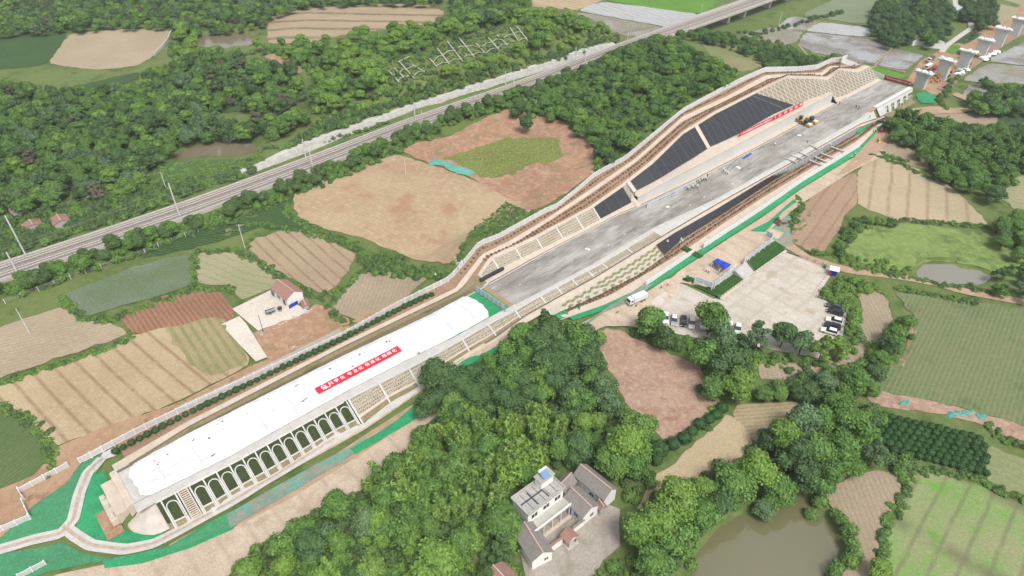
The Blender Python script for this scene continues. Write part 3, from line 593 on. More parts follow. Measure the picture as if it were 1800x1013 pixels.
sheet('house_drive', [(389,572),(421,557),(433,570),(470,629),(450,637)], m_slabw, .25, smooth=0)
sheet('courtyard', COURT[:3]+[(1088,915),(1090,960),(1060,985),(1045,1013),(1030,1040),(930,1040)], field_mat('courtyard_slab', (.35,.31,.26), (.3,.265,.22), c3=(.4,.36,.31), patch=.12, fine=.5, bump=.1, sp=8, rowc=(.22,.19,.15), rows=.6, wid=.012, warp=.3, c4=(.27,.24,.19)), smooth=0, z=.14)
# paths in the far right paddies
for px, wd in (([(1420,57),(1500,66),(1532,69)],1),([(1538,116),(1568,85)],1.2),([(1403,78),(1470,103),(1540,117),(1592,128)],1.6),([(1414,29),(1475,37),(1535,48)],1.2),([(1368,54),(1412,56),(1440,38)],1.2)):
    strip_px('paddy_bund', px, wd, m_tan3, .25, sm_=0)
strip_px('country_road', [(1655,92),(1665,80),(1690,62),(1708,50),(1706,40),(1690,30),(1680,15),(1678,-5)], 3.2, m_palec, .2)
sheet('hamlet_yard', [(1598,60),(1630,62),(1662,75),(1655,88),(1625,84),(1600,75)], m_palec, .18)
sheet('works_ground', [(1592,145),(1615,110),(1660,85),(1700,70),(1755,35),(1800,5),(1850,-20),(1850,20),(1800,60),(1740,95),(1690,135),(1660,170),(1635,165),(1620,155)], m_orange, .14)
strip_px('spoil_bank', [(1655,160),(1690,128),(1735,95),(1770,72),(1850,30)], 5, field_mat('spoil', (.32,.22,.15), (.26,.18,.12), c3=(.38,.28,.2), bump=1), .5)
# ------------------------------------------------------------------ new railway formation: strips lofted between survey lines
def loft(name, i, j, s0, s1, mat, dzi=0, dzj=0, ds=2.0, kind='structure', rel=0, nt_=1, fi=0., fj=1., **kw):
    n = max(2, int(math.ceil((s1-s0)/ds))+1); ss = np.linspace(s0, s1, n); V, Fs = [], []
    for s_ in ss:
        a, b = CP(i, s_, dzi), CP(j, s_, dzj); a, b = a+(b-a)*fi, a+(b-a)*fj
        for q in range(nt_+1):
            p = a+(b-a)*q/nt_
            if rel: p = p+np.array([0, 0, rel*noise.noise((p[0]*.5, p[1]*.5, 0))*min(1, 4*q/nt_*(1-q/nt_)+.2)])
            V.append(tuple(p))
    m = nt_+1
    for a in range(n-1):
        for q in range(nt_): Fs.append((a*m+q+1, (a+1)*m+q+1, (a+1)*m+q, a*m+q))
    me = bpy.data.meshes.new(name); me.from_pydata(V, [], Fs); me.materials.append(mat); me.update()
    if sum(p.normal.z for p in me.polygons) < 0: me.flip_normals()
    return tag(link(name, me), kind=kind, **kw)
m_soil = field_mat('planting_soil', (.33,.21,.14), (.27,.17,.11), c3=(.38,.26,.18), patch=.3, fine=1.5, bump=.8)
m_brown = field_mat('grassy_verge', (.27,.21,.12), (.2,.18,.09), c3=(.33,.26,.16), c4=(.13,.15,.055), patch=.07, fine=1)
def deckmat():
    m = N('graded_formation'); P = m.pos(); mp = m.n('ShaderNodeMapping'); mp.inputs['Rotation'].default_value = (0, 0, -RAZ)
    mp.vector_type = 'TEXTURE'; m.put(P, mp.inputs[0]); mp.inputs['Rotation'].default_value = (0, 0, RAZ); mp.inputs['Scale'].default_value = (6, 1, 1)
    v = mp.outputs[0]
    a = m.rng(m.noise(.28, v, 6, .65), .38, .64); b = m.rng(m.noise(1.1, v, 5, .7), .42, .7)
    col = m.mix(a, (.155,.145,.13), (.34,.32,.285)); col = m.mix(m.math('MULTIPLY', b, .55), col, (.5,.475,.43))
    col = m.mix(m.math('MULTIPLY', m.rng(m.noise(.07, P, 4), .48, .62), .55), col, (.2,.175,.15))
    col = m.mix(m.math('MULTIPLY', m.rng(m.noise(.9, P, 5, .7), .6, .75), .6), col, (.58,.56,.53))
    m.bump(m.noise(2, P, 4), .3, .15); return m.fin(col, .9, .2)
m_deck = deckmat()
E0 = L5cut[0,0]
loft('planting_strip', 0, 1, CS0+3, CS1, m_soil)
loft('concrete_path', 1, 2, CS0, CS1, m_beige)
loft('verge', 2, 3, CS0, 1, m_brown, nt_=1)
loft('planting_strip', 2, 3, 1, CS1, m_soil)
loft('verge', 3, 4, CS0, E0, m_brown); loft('slope_crest', 3, 4, E0, CS1, m_beige)
loft('embankment_side', 4, 6, CS0, E0, m_brown, fj=.8); loft('concrete_strip', 4, 6, CS0, E0, m_palec, fi=.8)
loft('concrete_strip', 5, 6, E0, WS0, m_beige)
loft('concrete_strip', 5, 6, WS1, CS1, m_beige)
# deck
DK = m_deck
loft('railway_formation', 6, 7, 1.5, CS1, DK, -.02, -.02, nt_=8, rel=.12)
loft('bare_formation', 6, 7, CS0, 1.5, m_palec, -.05, -.05)
loft('formation_shoulder', 7, 8, CS0, 213, m_palec); loft('formation_shoulder', 7, 8, 213, st(g(1541,191,D))[0], m_dirt); loft('formation_edge_beam', 7, 8, st(g(1541,191,D))[0], CS1, m_white, .3, .3)
for i, dz in ((6, .02), ):
    for a, b in ((CS0, E0), (E0, 222)):
        mb = MB(); ss = np.arange(a, b, 3.0); mb.ribbon([CP(6, s_, .03)+NL*.25 for s_ in ss], .4, .02); tag(mb.build('drain', simple('drain_dark', (.12,.09,.07), (.17,.13,.1), 1)), kind='structure')
        mb = MB(); mb.ribbon([CP(6, s_, .05)-NL*.25 for s_ in ss], .35, .12); tag(mb.build('drain_kerb', m_palec), kind='structure')
m_dark = bpy.data.materials['drain_dark']
mb = MB(); mb.ribbon([CP(9, s_, .03)-NL*.3 for s_ in np.arange(-14, 226, 3.0)], .5, .02); tag(mb.build('drain', m_dark), kind='structure')
mb = MB(); mb.ribbon([W(s_, (corr(s_)[0][2]+corr(s_)[0][3])/2, corr(s_)[1][2]+.02) for s_ in np.arange(CS0, 0, 3.0)], .3, .03); tag(mb.build('drain', m_dark), kind='structure')
# right-hand side strips
loft('toe_strip', 9, 10, -100.3, -30, m_palec)
loft('concrete_path', 9, 10, -30, CS1, m_beige)
loft('terrace_soil', 11, 12, -2, 228, m_soil)
loft('concrete_path', 12, 13, -6, 228, m_beige)
loft('green_net', 13, 14, 12, 228, m_green, .1, .16)
loft('verge', 10, 13, -100.3, -6, m_road)
# ------------------------------------------------------------------ slopes
def SP(i, j, s_, v, dz=0):
    a, b = CP(i, s_), CP(j, s_); p = a+(b-a)*v; return p+np.array([0, 0, dz])
def nrm(i, j, s_):
    a, b = CP(i, s_), CP(j, s_); t = U; n = np.cross(t, (b-a)); n = n/np.linalg.norm(n); return Vector(n if n[2] > 0 else -n)
m_frame = simple('frame_concrete', (.5,.49,.46), (.42,.41,.38), .6, .8, c3=(.4,.38,.33))
m_framew = simple('frame_white', (.54,.535,.51), (.46,.455,.43), .6, .8, c3=(.43,.42,.38))
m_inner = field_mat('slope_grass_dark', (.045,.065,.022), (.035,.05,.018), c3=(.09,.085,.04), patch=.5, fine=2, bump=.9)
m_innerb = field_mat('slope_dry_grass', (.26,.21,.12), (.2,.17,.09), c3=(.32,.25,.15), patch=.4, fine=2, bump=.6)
def hexmat():
    m = N('hollow_block_paving'); P = m.pos(); mp = m.n('ShaderNodeMapping'); mp.vector_type = 'TEXTURE'; mp.inputs['Rotation'].default_value = (0,0,RAZ); m.put(P, mp.inputs[0])
    v = m.n('ShaderNodeTexVoronoi', feature='DISTANCE_TO_EDGE'); v.inputs['Scale'].default_value = 1.7; v.inputs['Randomness'].default_value = .35; m.put(mp.outputs[0], v.inputs['Vector'])
    k = m.rng(v.outputs['Distance'], .1, .2); col = m.mix(k, (.36,.33,.27), m.mix(m.rng(m.noise(.8, P), .4, .6), (.24,.17,.1), (.15,.12,.06)))
    m.bump(k, -.8, .1) if False else None
    return m.fin(col, .9, .2)
m_hex = hexmat()
# front arched slope, R1 (8) -> R2 (9)
FA0, FA1 = -99.3, -54.6
NB = 15; PW = (FA1-FA0)/NB
sf = thing('arched_slope_frame', 'long slope of white arches filled with dark grass below the white covered deck', 'slope frame', tuple(W((FA0+FA1)/2, -14, 0)))
def P2(o, mbb, name, mat, **k):       # part built in world space under an empty
    p = mbb.build(name, mat, o, **k); p.matrix_parent_inverse = Matrix.Translation(-o.location) @ Matrix.Rotation(-o.rotation_euler[2], 4, 'Z') if False else Matrix.Translation(Vector(o.location)*-1)
    return p
def band(mb, i, j, s0, s1, v0, v1, dz=.03, n=2):
    ss = np.linspace(s0, s1, n)
    for a, b in zip(ss[:-1], ss[1:]): mb.quad(SP(i,j,a,v1,dz), SP(i,j,b,v1,dz), SP(i,j,b,v0,dz), SP(i,j,a,v0,dz))
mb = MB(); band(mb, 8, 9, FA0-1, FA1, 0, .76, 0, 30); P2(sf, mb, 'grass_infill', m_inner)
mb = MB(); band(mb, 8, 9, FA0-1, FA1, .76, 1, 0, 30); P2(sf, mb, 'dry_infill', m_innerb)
for k in range(NB+1):
    s_ = FA0+k*PW; n_ = nrm(8, 9, s_); mb = MB(); mb.ribbon([SP(8,9,s_,v) for v in (-.02,.5,1.0)], .3, .14, n_); P2(sf, mb, 'rib', m_framew)
def arch_pts(i, j, s0, s1, vt, vb, m=10):
    c = (s0+s1)/2; r = (s1-s0)/2; L = np.linalg.norm(CP(i, c)-CP(j, c)); rv = r/L; out = [SP(i,j,s0,vb)]
    for q in range(m+1):
        th_ = math.pi*q/m; out.append(SP(i,j,c-r*math.cos(th_), vt+rv-rv*math.sin(th_)))
    return out+[SP(i,j,s1,vb)]
for k in range(NB):
    s0 = FA0+k*PW+.25; s1 = s0+PW-.5; n_ = nrm(8, 9, (s0+s1)/2)
    if k == 1:
        mb = MB(); mb.ribbon([SP(8,9,s0+.3,v) for v in (0,1)], .25, .3, n_); mb.ribbon([SP(8,9,s1-.3,v) for v in (0,1)], .25, .3, n_)
        P2(sf, mb, 'stair_cheek', m_conc); mb = MB()
        for q in range(16):
            a = SP(8,9,s0+.45,(q+.5)/16,.12); b = SP(8,9,s1-.45,(q+.5)/16,.12); mb.ribbon([a, b], .28, .1)
        P2(sf, mb, 'steps', m_beige); continue
    mb = MB(); mb.ribbon(arch_pts(8,9,s0+.1,s1-.1,.16,.95), .24, .14, n_); P2(sf, mb, 'arch', m_frame)
    mb = MB(); mb.ribbon([SP(8,9,s0,.76), SP(8,9,s1,.76)], .34, .13, n_); P2(sf, mb, 'crossbar', m_frame)
for v, wd in ((0, .5), (1, .5)):
    mb = MB(); mb.ribbon([SP(8,9,s_,v) for s_ in np.arange(FA0-1, FA1+.5, 3)], wd, .18, nrm(8,9,-70)); P2(sf, mb, 'top_beam' if v == 0 else 'toe_beam', m_palec)
def lerp_s(px, z=D): return st(g(px[0], px[1], z))[0]
# hollow-block panels
RIBPX = [(612,702),(666,674),(716,646),(813,597),(858,571),(905,546),(950,521),(978,505),(1005,491),(1032,476),(1058,463),(1100,436),(1150,407)]
rs = [lerp_s(p) for p in RIBPX]
hx = thing('block_slope', 'tapering strip of block panels between white ribs along the near edge of the formation', 'slope', tuple(W(0, -14, 1)))
for a, b in zip(rs[:-1], rs[1:]):
    mb = MB(); vb = .68 if a < -5 else 1.0; band(mb, 8, 9, a, b, 0, vb, .02, 6); P2(hx, mb, 'block_panel', m_hex)
    if a < -5:
        mb = MB(); band(mb, 8, 9, a, b, vb, vb+.1, .04, 6); P2(hx, mb, 'ledge', m_beige); mb = MB(); band(mb, 8, 9, a, b, vb+.1, 1, .03, 6); P2(hx, mb, 'verge', m_innerb)
for a in rs:
    mb = MB(); mb.ribbon([SP(8,9,a,v) for v in (0,.5,1)], .45, .15, nrm(8,9,a)); P2(hx, mb, 'rib', m_framew)
mb = MB(); mb.ribbon([CP(8, s_) for s_ in np.arange(rs[0], rs[-1], 3)], .45, .15); P2(hx, mb, 'top_beam', m_framew)
loft('concrete_shoulder', 8, 9, rs[-1], 216, m_palec)
# far arched slope near the first pier
FB0, FB1 = st(g(1541,191,D))[0], CS1
fb = thing('arched_slope_frame', 'small white arched slope at the far formation end, near the first bridge pier', 'slope frame', tuple(W((FB0+FB1)/2, -20, 0)))
mb = MB(); band(mb, 8, 9, FB0, FB1, 0, 1, .02, 12); P2(fb, mb, 'slab', m_framew)
fs = [st(g(1556+q*11.2, 184-q*6.2, D))[0] for q in range(5)]+[st(g(1596,160,D))[0]]
for a in fs:
    b = a+3.4; mb = MB(); band(mb, 8, 9, a+.15, b-.15, .3, .92, .12, 2)
    P2(fb, mb, 'grass_infill', simple('dull_grass', (.08,.085,.035), (.12,.11,.05), 1)); mb = MB(); mb.ribbon(arch_pts(8,9,a+.3,b-.3,.5,.95,8), .26, .22, nrm(8,9,a)); P2(fb, mb, 'arch', m_framew)
mb = MB(); band(mb, 9, 13, FB0+4, FB1, 0, 1, .25, 6); P2(fb, mb, 'ledge', m_innerb)
# scalloped slope right (10 -> 11) and black geotextile
S1a, S1b = st(g(985,533,3.2))[0], st(g(1152,432,4.1))[0]
sc = thing('scalloped_slope', 'slope of staggered pale scallop shaped planting pockets beside the brown soil strip', 'slope', tuple(W((S1a+S1b)/2, -24, 2)))
mb = MB(); band(mb, 10, 11, S1a-5, S1b, 0, 1, 0, 20); P2(sc, mb, 'earth', simple('scallop_concrete', (.46,.43,.36), (.37,.34,.28), .8, .85, c3=(.28,.26,.18)))
mpk = simple('pocket_plants', (.14,.15,.06), (.24,.19,.1), 1.2)
for a in range(26):
    s_ = S1a+(S1b-S1a)*(a+.5)/26; Ls = np.linalg.norm(CP(10,s_)-CP(11,s_)); nr = max(1, int(Ls/1.35))
    for r_ in range(nr):
        v = (r_+.5+(.0 if a % 2 else .25))/nr; hw = 1.0; hv = .5/max(Ls,1)
        if v+hv > .97: continue
        mb = MB(); pts = [SP(10,11,s_+hw*math.cos(q), v+hv*math.sin(q)*(1 if math.sin(q) > 0 else .8), .05) for q in np.linspace(0, 2*math.pi, 10)[:-1]]
        mb.poly(pts); P2(sc, mb, 'planting_pocket', mpk)
def geo(name):
    m = N(name); P = m.pos(); m.bump(m.noise(1.2, P, 3), .5, .2); return m.fin(m.mix(m.noise(.3, P, 4), (.012,.013,.016), (.035,.036,.042)), .55, .4)
m_geo = geo('black_geotextile')
S2b = st(g(1403,290,2))[0]
def geosheet(name, i, j, s0, s1, label, nv=10, wave=.25, per=2.6, ds=.8, clip=None, seam=None, v0=.02, v1=.98, lines=0):
    n = int((s1-s0)/ds)+1; ss = np.linspace(s0, s1, n); V, Fs = [], []
    for s_ in ss:
        nn = nrm(i, j, s_)
        hi = 1.0 if clip is None else clip(s_)
        for q in range(nv+1):
            v = v0+(v1-v0)*q/nv*1.0; v = hi+(v1-hi)*q/nv if clip is not None else v
            p = SP(i, j, s_, v); wv = wave*abs(math.sin((s_+v*4)*math.pi/per))+.08*noise.noise((p[0]*.8,p[1]*.8,p[2]))
            V.append(tuple(p+np.array(nn)*(.12+wv)))
    m = nv+1
    for a in range(n-1):
        for q in range(nv): Fs.append((a*m+q+1, (a+1)*m+q+1, (a+1)*m+q, a*m+q))
    me = bpy.data.meshes.new('geotextile'); me.from_pydata(V, [], Fs); me.materials.append(m_geo); me.polygons.foreach_set('use_smooth', [True]*len(Fs)); me.update()
    if sum(p.normal.z for p in me.polygons) < 0: me.flip_normals()
    o = thing(name, label, 'slope cover', tuple(CP(j, (s0+s1)/2))); c = link('geotextile', me, o); c.matrix_parent_inverse = Matrix.Translation(-o.location)
    return o
m_cord = simple('pale_cord', (.16,.17,.2), (.12,.13,.15), 2)
def cords(o, i, j, ss, v0, v1, dv=0, w_=.09, name='batten'):
    for s_ in ss:
        mb = MB(); f0 = v0(s_) if callable(v0) else v0; mb.ribbon([SP(i,j,s_+dv*q,f0+(v1-f0)*q)+np.array(nrm(i,j,s_))*.32 for q in (0,.33,.66,1)], w_, .03, nrm(i,j,s_)); P2(o, mb, name, m_cord)
g1 = geosheet('geotextile_cover', 10, 11, S1b+.5, S2b, 'long black rippled slope sheet between the formation and the brown soil terrace', 6, .22, 2.4)
mb = MB(); band(mb, 10, 11, S1b, 228, 0, 1, -.02, 60); tag(mb.build('slope_ground', m_soil), kind='structure')
# cutting on the left: 4 (top) -> 5 (bottom)
mb = MB(); band(mb, 4, 5, E0, CS1, 0, 1, -.03, 120); tag(mb.build('cutting_slope', m_hex), kind='structure')
PANPX = [(846,489),(876,474),(915,454),(952,437),(988,419),(1024,402),(1054,386)]
ps = [st(g(x, y, D+.3))[0] for x, y in PANPX]
cp_ = thing('block_slope', 'row of hollow block cutting panels between beige ribs left of the formation', 'slope', tuple(W(25, 5, D)))
for a, b in zip(ps[:-1], ps[1:]):
    mb = MB(); band(mb, 4, 5, a, b, .02, 1, .03, 8); P2(cp_, mb, 'block_panel', m_hex)
for a in ps:
    mb = MB(); n_ = nrm(4,5,a+.5); mb.ribbon([SP(4,5,a+.2,v) for v in (0,.5,1.1)], .5, .15, n_); P2(cp_, mb, 'rib', m_framew)
GA = (ps[-1]+.5, st(g(1109,357,D))[0]); GB0 = WS0+3.0
GC = st(g(1245,262,D+WH))[0]; GE = st(g(1393,187,D+WH))[0]
o = geosheet('geotextile_cover', 4, 5, GA[0], GA[1], 'smallest black slope sheet, next to the block panels at the low wall end', 10, .16, 1.4); cords(o, 4, 5, np.linspace(GA[0], GA[1], 4)[1:-1], 0, 1)
o = geosheet('geotextile_cover', 4, 5, GB0, GC-1, 'middle black slope sheet above the retaining wall, left of the bare sandy seam', 12, .05, 6); cords(o, 4, 5, np.linspace(GB0, GC-1, 11)[1:-1], 0, 1)
GT = st(g(1324,163,ev(L4, 150)[1]))[0]
def gclip(s_): return 0.02 if s_ <= GT else min(.97, .02+.95*(s_-GT)/(GE-GT))
o = geosheet('geotextile_cover', 4, 5, GC+1.2, GE, 'largest black slope sheet, above the red banners on the retaining wall', 14, .05, 6, clip=gclip)
cords(o, 4, 5, np.arange(GC+4, GE-3, 3.6), gclip, 1, 0)
cords(o, 4, 5, [GC+8+q*9 for q in range(5)], gclip, 1, 12, .06); cords(o, 4, 5, [GT-3], .05, .98, 14, .28, 'seam')
mb = MB(); band(mb, 4, 5, GC-1.1, GC+1.3, 0, 1, .15, 2); tag(mb.build('sandy_seam', m_beige), kind='structure')
# diamond lattice of the far cutting
m_lat = field_mat('lattice_earth', (.3,.24,.16), (.25,.19,.12), c3=(.36,.3,.2), patch=.3, fine=1.2)
dl = thing('diamond_slope_frame', 'pale diamond lattice of concrete beams on the brown far cutting slope', 'slope frame', tuple(CP(5, 200)))
def vclip(s_): return 0 if s_ >= GE else (1-0.0 if s_ < GT else gclip(s_))
mb = MB()
ss = np.linspace(GT+.5, CS1, 70)
for a, b in zip(ss[:-1], ss[1:]):
    va = gclip(a)-.02 if a < GE else 1; vb = gclip(b)-.02 if b < GE else 1; mb.quad(SP(4,5,a,va,.03), SP(4,5,b,vb,.03), SP(4,5,b,0,.03), SP(4,5,a,0,.03))
P2(dl, mb, 'earth_infill', m_lat)
def lat_ok(s_, v): return s_ > GT and s_ < CS1 and 0 <= v <= (gclip(s_) if s_ < GE else 1)
for sgn in (1, -1):
    for c0 in np.arange(GT-40, CS1+40, 3.0):
        run = []
        for q in range(41):
            v = q/40; s_ = c0+sgn*v*(11 if sgn > 0 else 4.0)
            if lat_ok(s_, v): run.append((s_, v))
        if len(run) > 3:
            mb = MB(); mb.ribbon([SP(4,5,a,v,.05) for a, v in run[::3]+[run[-1]]], .3, .14, [nrm(4,5,a) for a, v in run[::3]+[run[-1]]]); P2(dl, mb, 'lattice_beam', m_frame)
# retaining wall of the new line
ws = np.arange(WS0, WS1, 2.0); rw = thing('retaining_wall', 'tall grey concrete retaining wall with a beige coping beside the grey formation', 'retaining wall', tuple(W(WS0, 0, D)))
def wt(s_): return float(np.interp(s_, WALL[:,0], WALL[:,1]))
def wtop(s_): return D+WH*min(1, .6+max(0, (s_-WS0)/45), .9+max(0, (WS1-s_)/8))
mb = MB(); mb2 = MB()
for a, b in zip(ws[:-1], ws[1:]):
    ta, tb = wt(a), wt(b); za, zb = wtop(a), wtop(b)
    mb.hexa([W(a,ta,D-.5), W(b,tb,D-.5), W(b,tb+.5,D-.5), W(a,ta+.5,D-.5), W(a,ta+.1,za), W(b,tb+.1,zb), W(b,tb+.5,zb), W(a,ta+.5,za)])
    pa, pb = CP(5, max(a, WS0+.1)), CP(5, b); pa = pa if a > WS0+.5 else W(a, ta+1.6, za)
    mb2.quad(W(a,ta-.08,za+.02), W(b,tb-.08,zb+.02), pb, pa); mb2.quad(W(a,ta-.08,za-.22), W(b,tb-.08,zb-.22), W(b,tb-.08,zb+.02), W(a,ta-.08,za+.02))
def wallmat():
    m = N('cast_wall'); P = m.pos(); sx = m.n('ShaderNodeSeparateXYZ'); m.put(P, sx.inputs[0])
    u = m.math('ADD', m.math('MULTIPLY', sx.outputs[0], U[0]/9), m.math('MULTIPLY', sx.outputs[1], U[1]/9)); n_ = m.n('ShaderNodeTexWhiteNoise', noise_dimensions='1D'); m.put(m.math('FLOOR', u), n_.inputs['W'])
    col = m.mix(n_.outputs['Value'], (.54,.53,.51), (.47,.465,.45)); j = m.math('ABSOLUTE', m.math('SUBTRACT', m.math('FRACT', u), .5)); col = m.mix(m.rng(j, 0, .012, .5, 0), col, (.25,.22,.2))
    s_ = m.n('ShaderNodeMapping'); s_.inputs['Scale'].default_value = (1,1,.12); m.put(P, s_.inputs[0])
    return m.fin(m.mix(m.math('MULTIPLY', m.rng(m.noise(1.2, s_.outputs[0], 4), .45, .7), .5), col, (.53,.51,.47)), .8, .2)
P2(rw, mb, 'wall', wallmat()); P2(rw, mb2, 'coping_ledge', m_beige)
mb = MB()
for a, b in zip(ws[:-1], ws[1:]): mb.quad(W(a,ev(L9,a)[0]+.45,D+.02), W(b,ev(L9,b)[0]+.45,D+.02), W(b,wt(b),D+.02), W(a,wt(a),D+.02))
tag(mb.build('concrete_strip', m_beige), kind='structure')
mb = MB(); mb.ribbon([SP(4,5,WS0+1.6,v,.1) for v in (-.05,.5,1)], 1.6, .35, nrm(4,5,WS0+2)); tag(mb.build('slope_chute', m_palec), 'stepped concrete drain chute on the slope at the low end of the grey retaining wall', 'drain chute')
# white cover over the front of the formation
def coverz(s_, f): 
    e = min(1, (s_-(CS0-1))/3, 8*f+.25, 8*(1-f)+.25)
    return .1+.4*sm(np.array([e]))[0]+.07*noise.noise((s_*.35, f*4, 2))+.08*noise.noise((s_*1.2, f*9, 5))+.05*noise.noise((s_*3, f*22, 8))
V, Fs = [], []; nS, nF = 320, 34; CE = st(g(800,560,D))[0]
for a in range(nS+1):
    for q in range(nF+1):
        f = q/nF; s1 = st(g(778,566,D))[0]; s_end = -12+6.5*math.sqrt(max(0, 1-((f-.45)/.75)**2))+.12*math.sin(f*25)
        s0 = CS0+2.0+.5*noise.noise((f*5, 0, 0))+2.0*(2*f-1)**8
        s_ = s0+(s_end-s0)*a/nS; p = CP(6, s_)*(1-f)+CP(7, s_)*f; of = noise.noise((s_*.3, f*3, 7))*.12; p = p+NL*(of if 0 < q < nF else (.25+of if q == 0 else .15+of))
        V.append((p[0], p[1], D+.02+coverz(s_, f)))
for a in range(nS):
    for q in range(nF): i = a*(nF+1)+q; Fs.append((i+1, i+nF+2, i+nF+1, i))
mw = N('white_sheet'); P = mw.pos(); mpz = mw.n('ShaderNodeMapping', vector_type='TEXTURE'); mpz.inputs['Rotation'].default_value = (0,0,RAZ); mpz.inputs['Scale'].default_value = (3.5,1,1); mw.put(P, mpz.inputs[0])
mw.bump(mw.math('ADD', mw.noise(1.6, mpz.outputs[0], 5, .6), mw.noise(.5, P, 3)), .6, .35)
slit = mw.math('MULTIPLY', mw.rng(mw.noise(.8, mpz.outputs[0], 2), .69, .7), mw.rng(mw.noise(.12, P, 2), .46, .54))
m_cover = mw.fin(mw.mix(slit, mw.mix(mw.rng(mw.noise(.15, P, 3), .4, .6), (.66,.66,.665), (.57,.575,.59)), (.12,.09,.08)), .6, .3)
me = bpy.data.meshes.new('white_cover'); me.from_pydata(V, [], Fs); me.materials.append(m_cover); me.polygons.foreach_set('use_smooth', [True]*len(Fs)); me.update()
if sum(p.normal.z for p in me.polygons) < 0: me.flip_normals()
WCV = tag(link('white_cover', me), 'long white wrinkled protective sheet covering the near end of the new railway deck', 'cover sheet')
m_seam = simple('sheet_seam', (.4,.41,.43), (.5,.5,.5), 2, .8)
for a in range(18, nS-6, 26):
    mb = MB(); mb.ribbon([Vector(V[a*(nF+1)+q])+Vector((0,0,.03)) for q in range(1, nF)], .1, .03); mb.build('seam', m_seam, WCV)
mb = MB()
for a in np.arange(-22, 0, 1.0):
    for q in range(10):
        def cpt(s_, f): p = CP(6, s_)*(1-f)+CP(7, s_)*f; return (p[0], p[1], D+.03+.06*noise.noise((p[0]*.9, p[1]*.9, 0)))
        mb.quad(cpt(a, (q+1)/10), cpt(a+1, (q+1)/10), cpt(a+1, q/10), cpt(a, q/10))
tag(mb.build('green_net', m_green), kind='structure')
loft('formation_edge', 6, 7, -2.6, 1.6, m_orange, -.01, -.01)
# loose scraps of stone and clods lying on the white sheet
# near abutment
ab = thing('bridge_abutment', 'beige stepped concrete abutment block at the near end of the white covered deck', 'abutment', tuple(W(CS0, -4, 0)), RAZ)
def lb(o, name, s0, s1, t0, t1, z0, z1, mat, bev=.05):
    mb = MB(); mb.box(s0-LO[0], s1-LO[0], t0-LO[1], t1-LO[1], z0, z1); return mb.build(name, mat, o, bevel=bev)
LO = (CS0, -4.)
tR = corr(CS0)[0][7]; tL = corr(CS0)[0][6]
lb(ab, 'back_wall', CS0-1.2, CS0+.3, tR+.2, tL+1.2, -.3, D+.12, m_beige)
lb(ab, 'deck_seat', CS0-3.6, CS0-1.2, tR+1, tL+.6, -.3, D-1.1, m_beige)
lb(ab, 'bearing_wall', CS0-5, CS0-3.6, tR+1, tL-2, -.3, D-2.2, m_beige)
lb(ab, 'footing', CS0-7, CS0-3.6, tR-1.5, tL-4, -.3, .7, m_orange)
lb(ab, 'kerb', CS0-.9, CS0+3, tR+.2, tR+.5, D+.12, D+.45, m_palec); lb(ab, 'kerb', CS0-.9, CS0+3, tL+.8, tL+1.1, D+.12, D+.45, m_palec)
for q in range(3): lb(ab, 'bearing_block', CS0-4.9, CS0-3.9, tR+1.8+q*3, tR+3+q*3, D-2.2, D-1.7, m_conc, .03)
# stone-pitched cone at the corner
cn = thing('pitched_cone', 'quarter cone of pale stone pitching at the near corner of the embankment', 'cone slope', tuple(W(CS0+2, tR, 0)))
mb = MB(); ap = W(FA0-1.0, tR-.6, D-.1); NA = 18
for q in range(NA):
    an = [-math.pi/2-1.9*(q+k)/NA for k in (0, 1)]
    rr = 6.4
    base = [ap[:2]+(U[:2]*math.cos(a)*(-1 if False else 1)+NL[:2]*math.sin(a))*rr for a in an]
    for r0, r1 in ((0,.35),(.35,.7),(.7,1)):
        pts = []
        for a_, r_ in ((0, r0), (0, r1), (1, r1), (1, r0)): xy = ap[:2]+(base[a_]-ap[:2])*r_; pts.append((xy[0], xy[1], ap[2]*(1-r_)+.1*r_))
        mb.quad(*pts)
mst = N('stone_pitching'); P = mst.pos(); mpp = mst.n('ShaderNodeMapping', vector_type='TEXTURE'); mpp.inputs['Rotation'].default_value = (0,0,RAZ); mst.put(P, mpp.inputs[0])
bk = mst.n('ShaderNodeTexBrick'); mst.put(mpp.outputs[0], bk.inputs['Vector']); bk.inputs['Scale'].default_value = 1.6; bk.inputs['Color1'].default_value = (.52,.48,.44,1); bk.inputs['Color2'].default_value = (.45,.42,.38,1); bk.inputs['Mortar'].default_value = (.33,.3,.27,1); bk.inputs['Mortar Size'].default_value = .05
m_pitch = mst.fin(mst.mix(mst.rng(mst.noise(.5, P, 3), .4, .6), bk.outputs['Color'], (.5,.44,.38)), .85, .2)
P2(cn, mb, 'stone_face', m_pitch)
me = cn.children[0].data
if sum(p.normal.z for p in me.polygons) < 0: me.flip_normals()
# ------------------------------------------------------------------ old railway
m_ballast = simple('ballast', (.21,.19,.17), (.15,.14,.125), 1.5, .95, bump=.6, c3=(.38,.34,.3))
m_rail = simple('rail_steel', (.66,.54,.46), (.56,.46,.4), 1, .5); m_sleeper = simple('sleeper', (.3,.28,.26), (.24,.22,.2), 1)
def pathpts(P, step=6.0):
    out = []
    P = np.array(P)
    for a, b in zip(P[:-1], P[1:]):
        k = max(1, int(np.linalg.norm(b-a)/step)); out += [a+(b-a)*q/k for q in range(k)]
    return np.array(out+[P[-1]])
AL = pathpts(np.vstack([RW, BW[1:]])); 
for _ in range(12): AL[1:-1] = (AL[:-2]+2*AL[1:-1]+AL[2:])/4
def offs(P, o, dz=0):
    out = []
    for i in range(len(P)):
        t = P[min(i+1, len(P)-1)]-P[max(i-1, 0)]; t = t/np.linalg.norm(t); out.append(P[i]+np.array([-t[1], t[0], 0])*o+np.array([0, 0, dz]))
    return np.array(out)
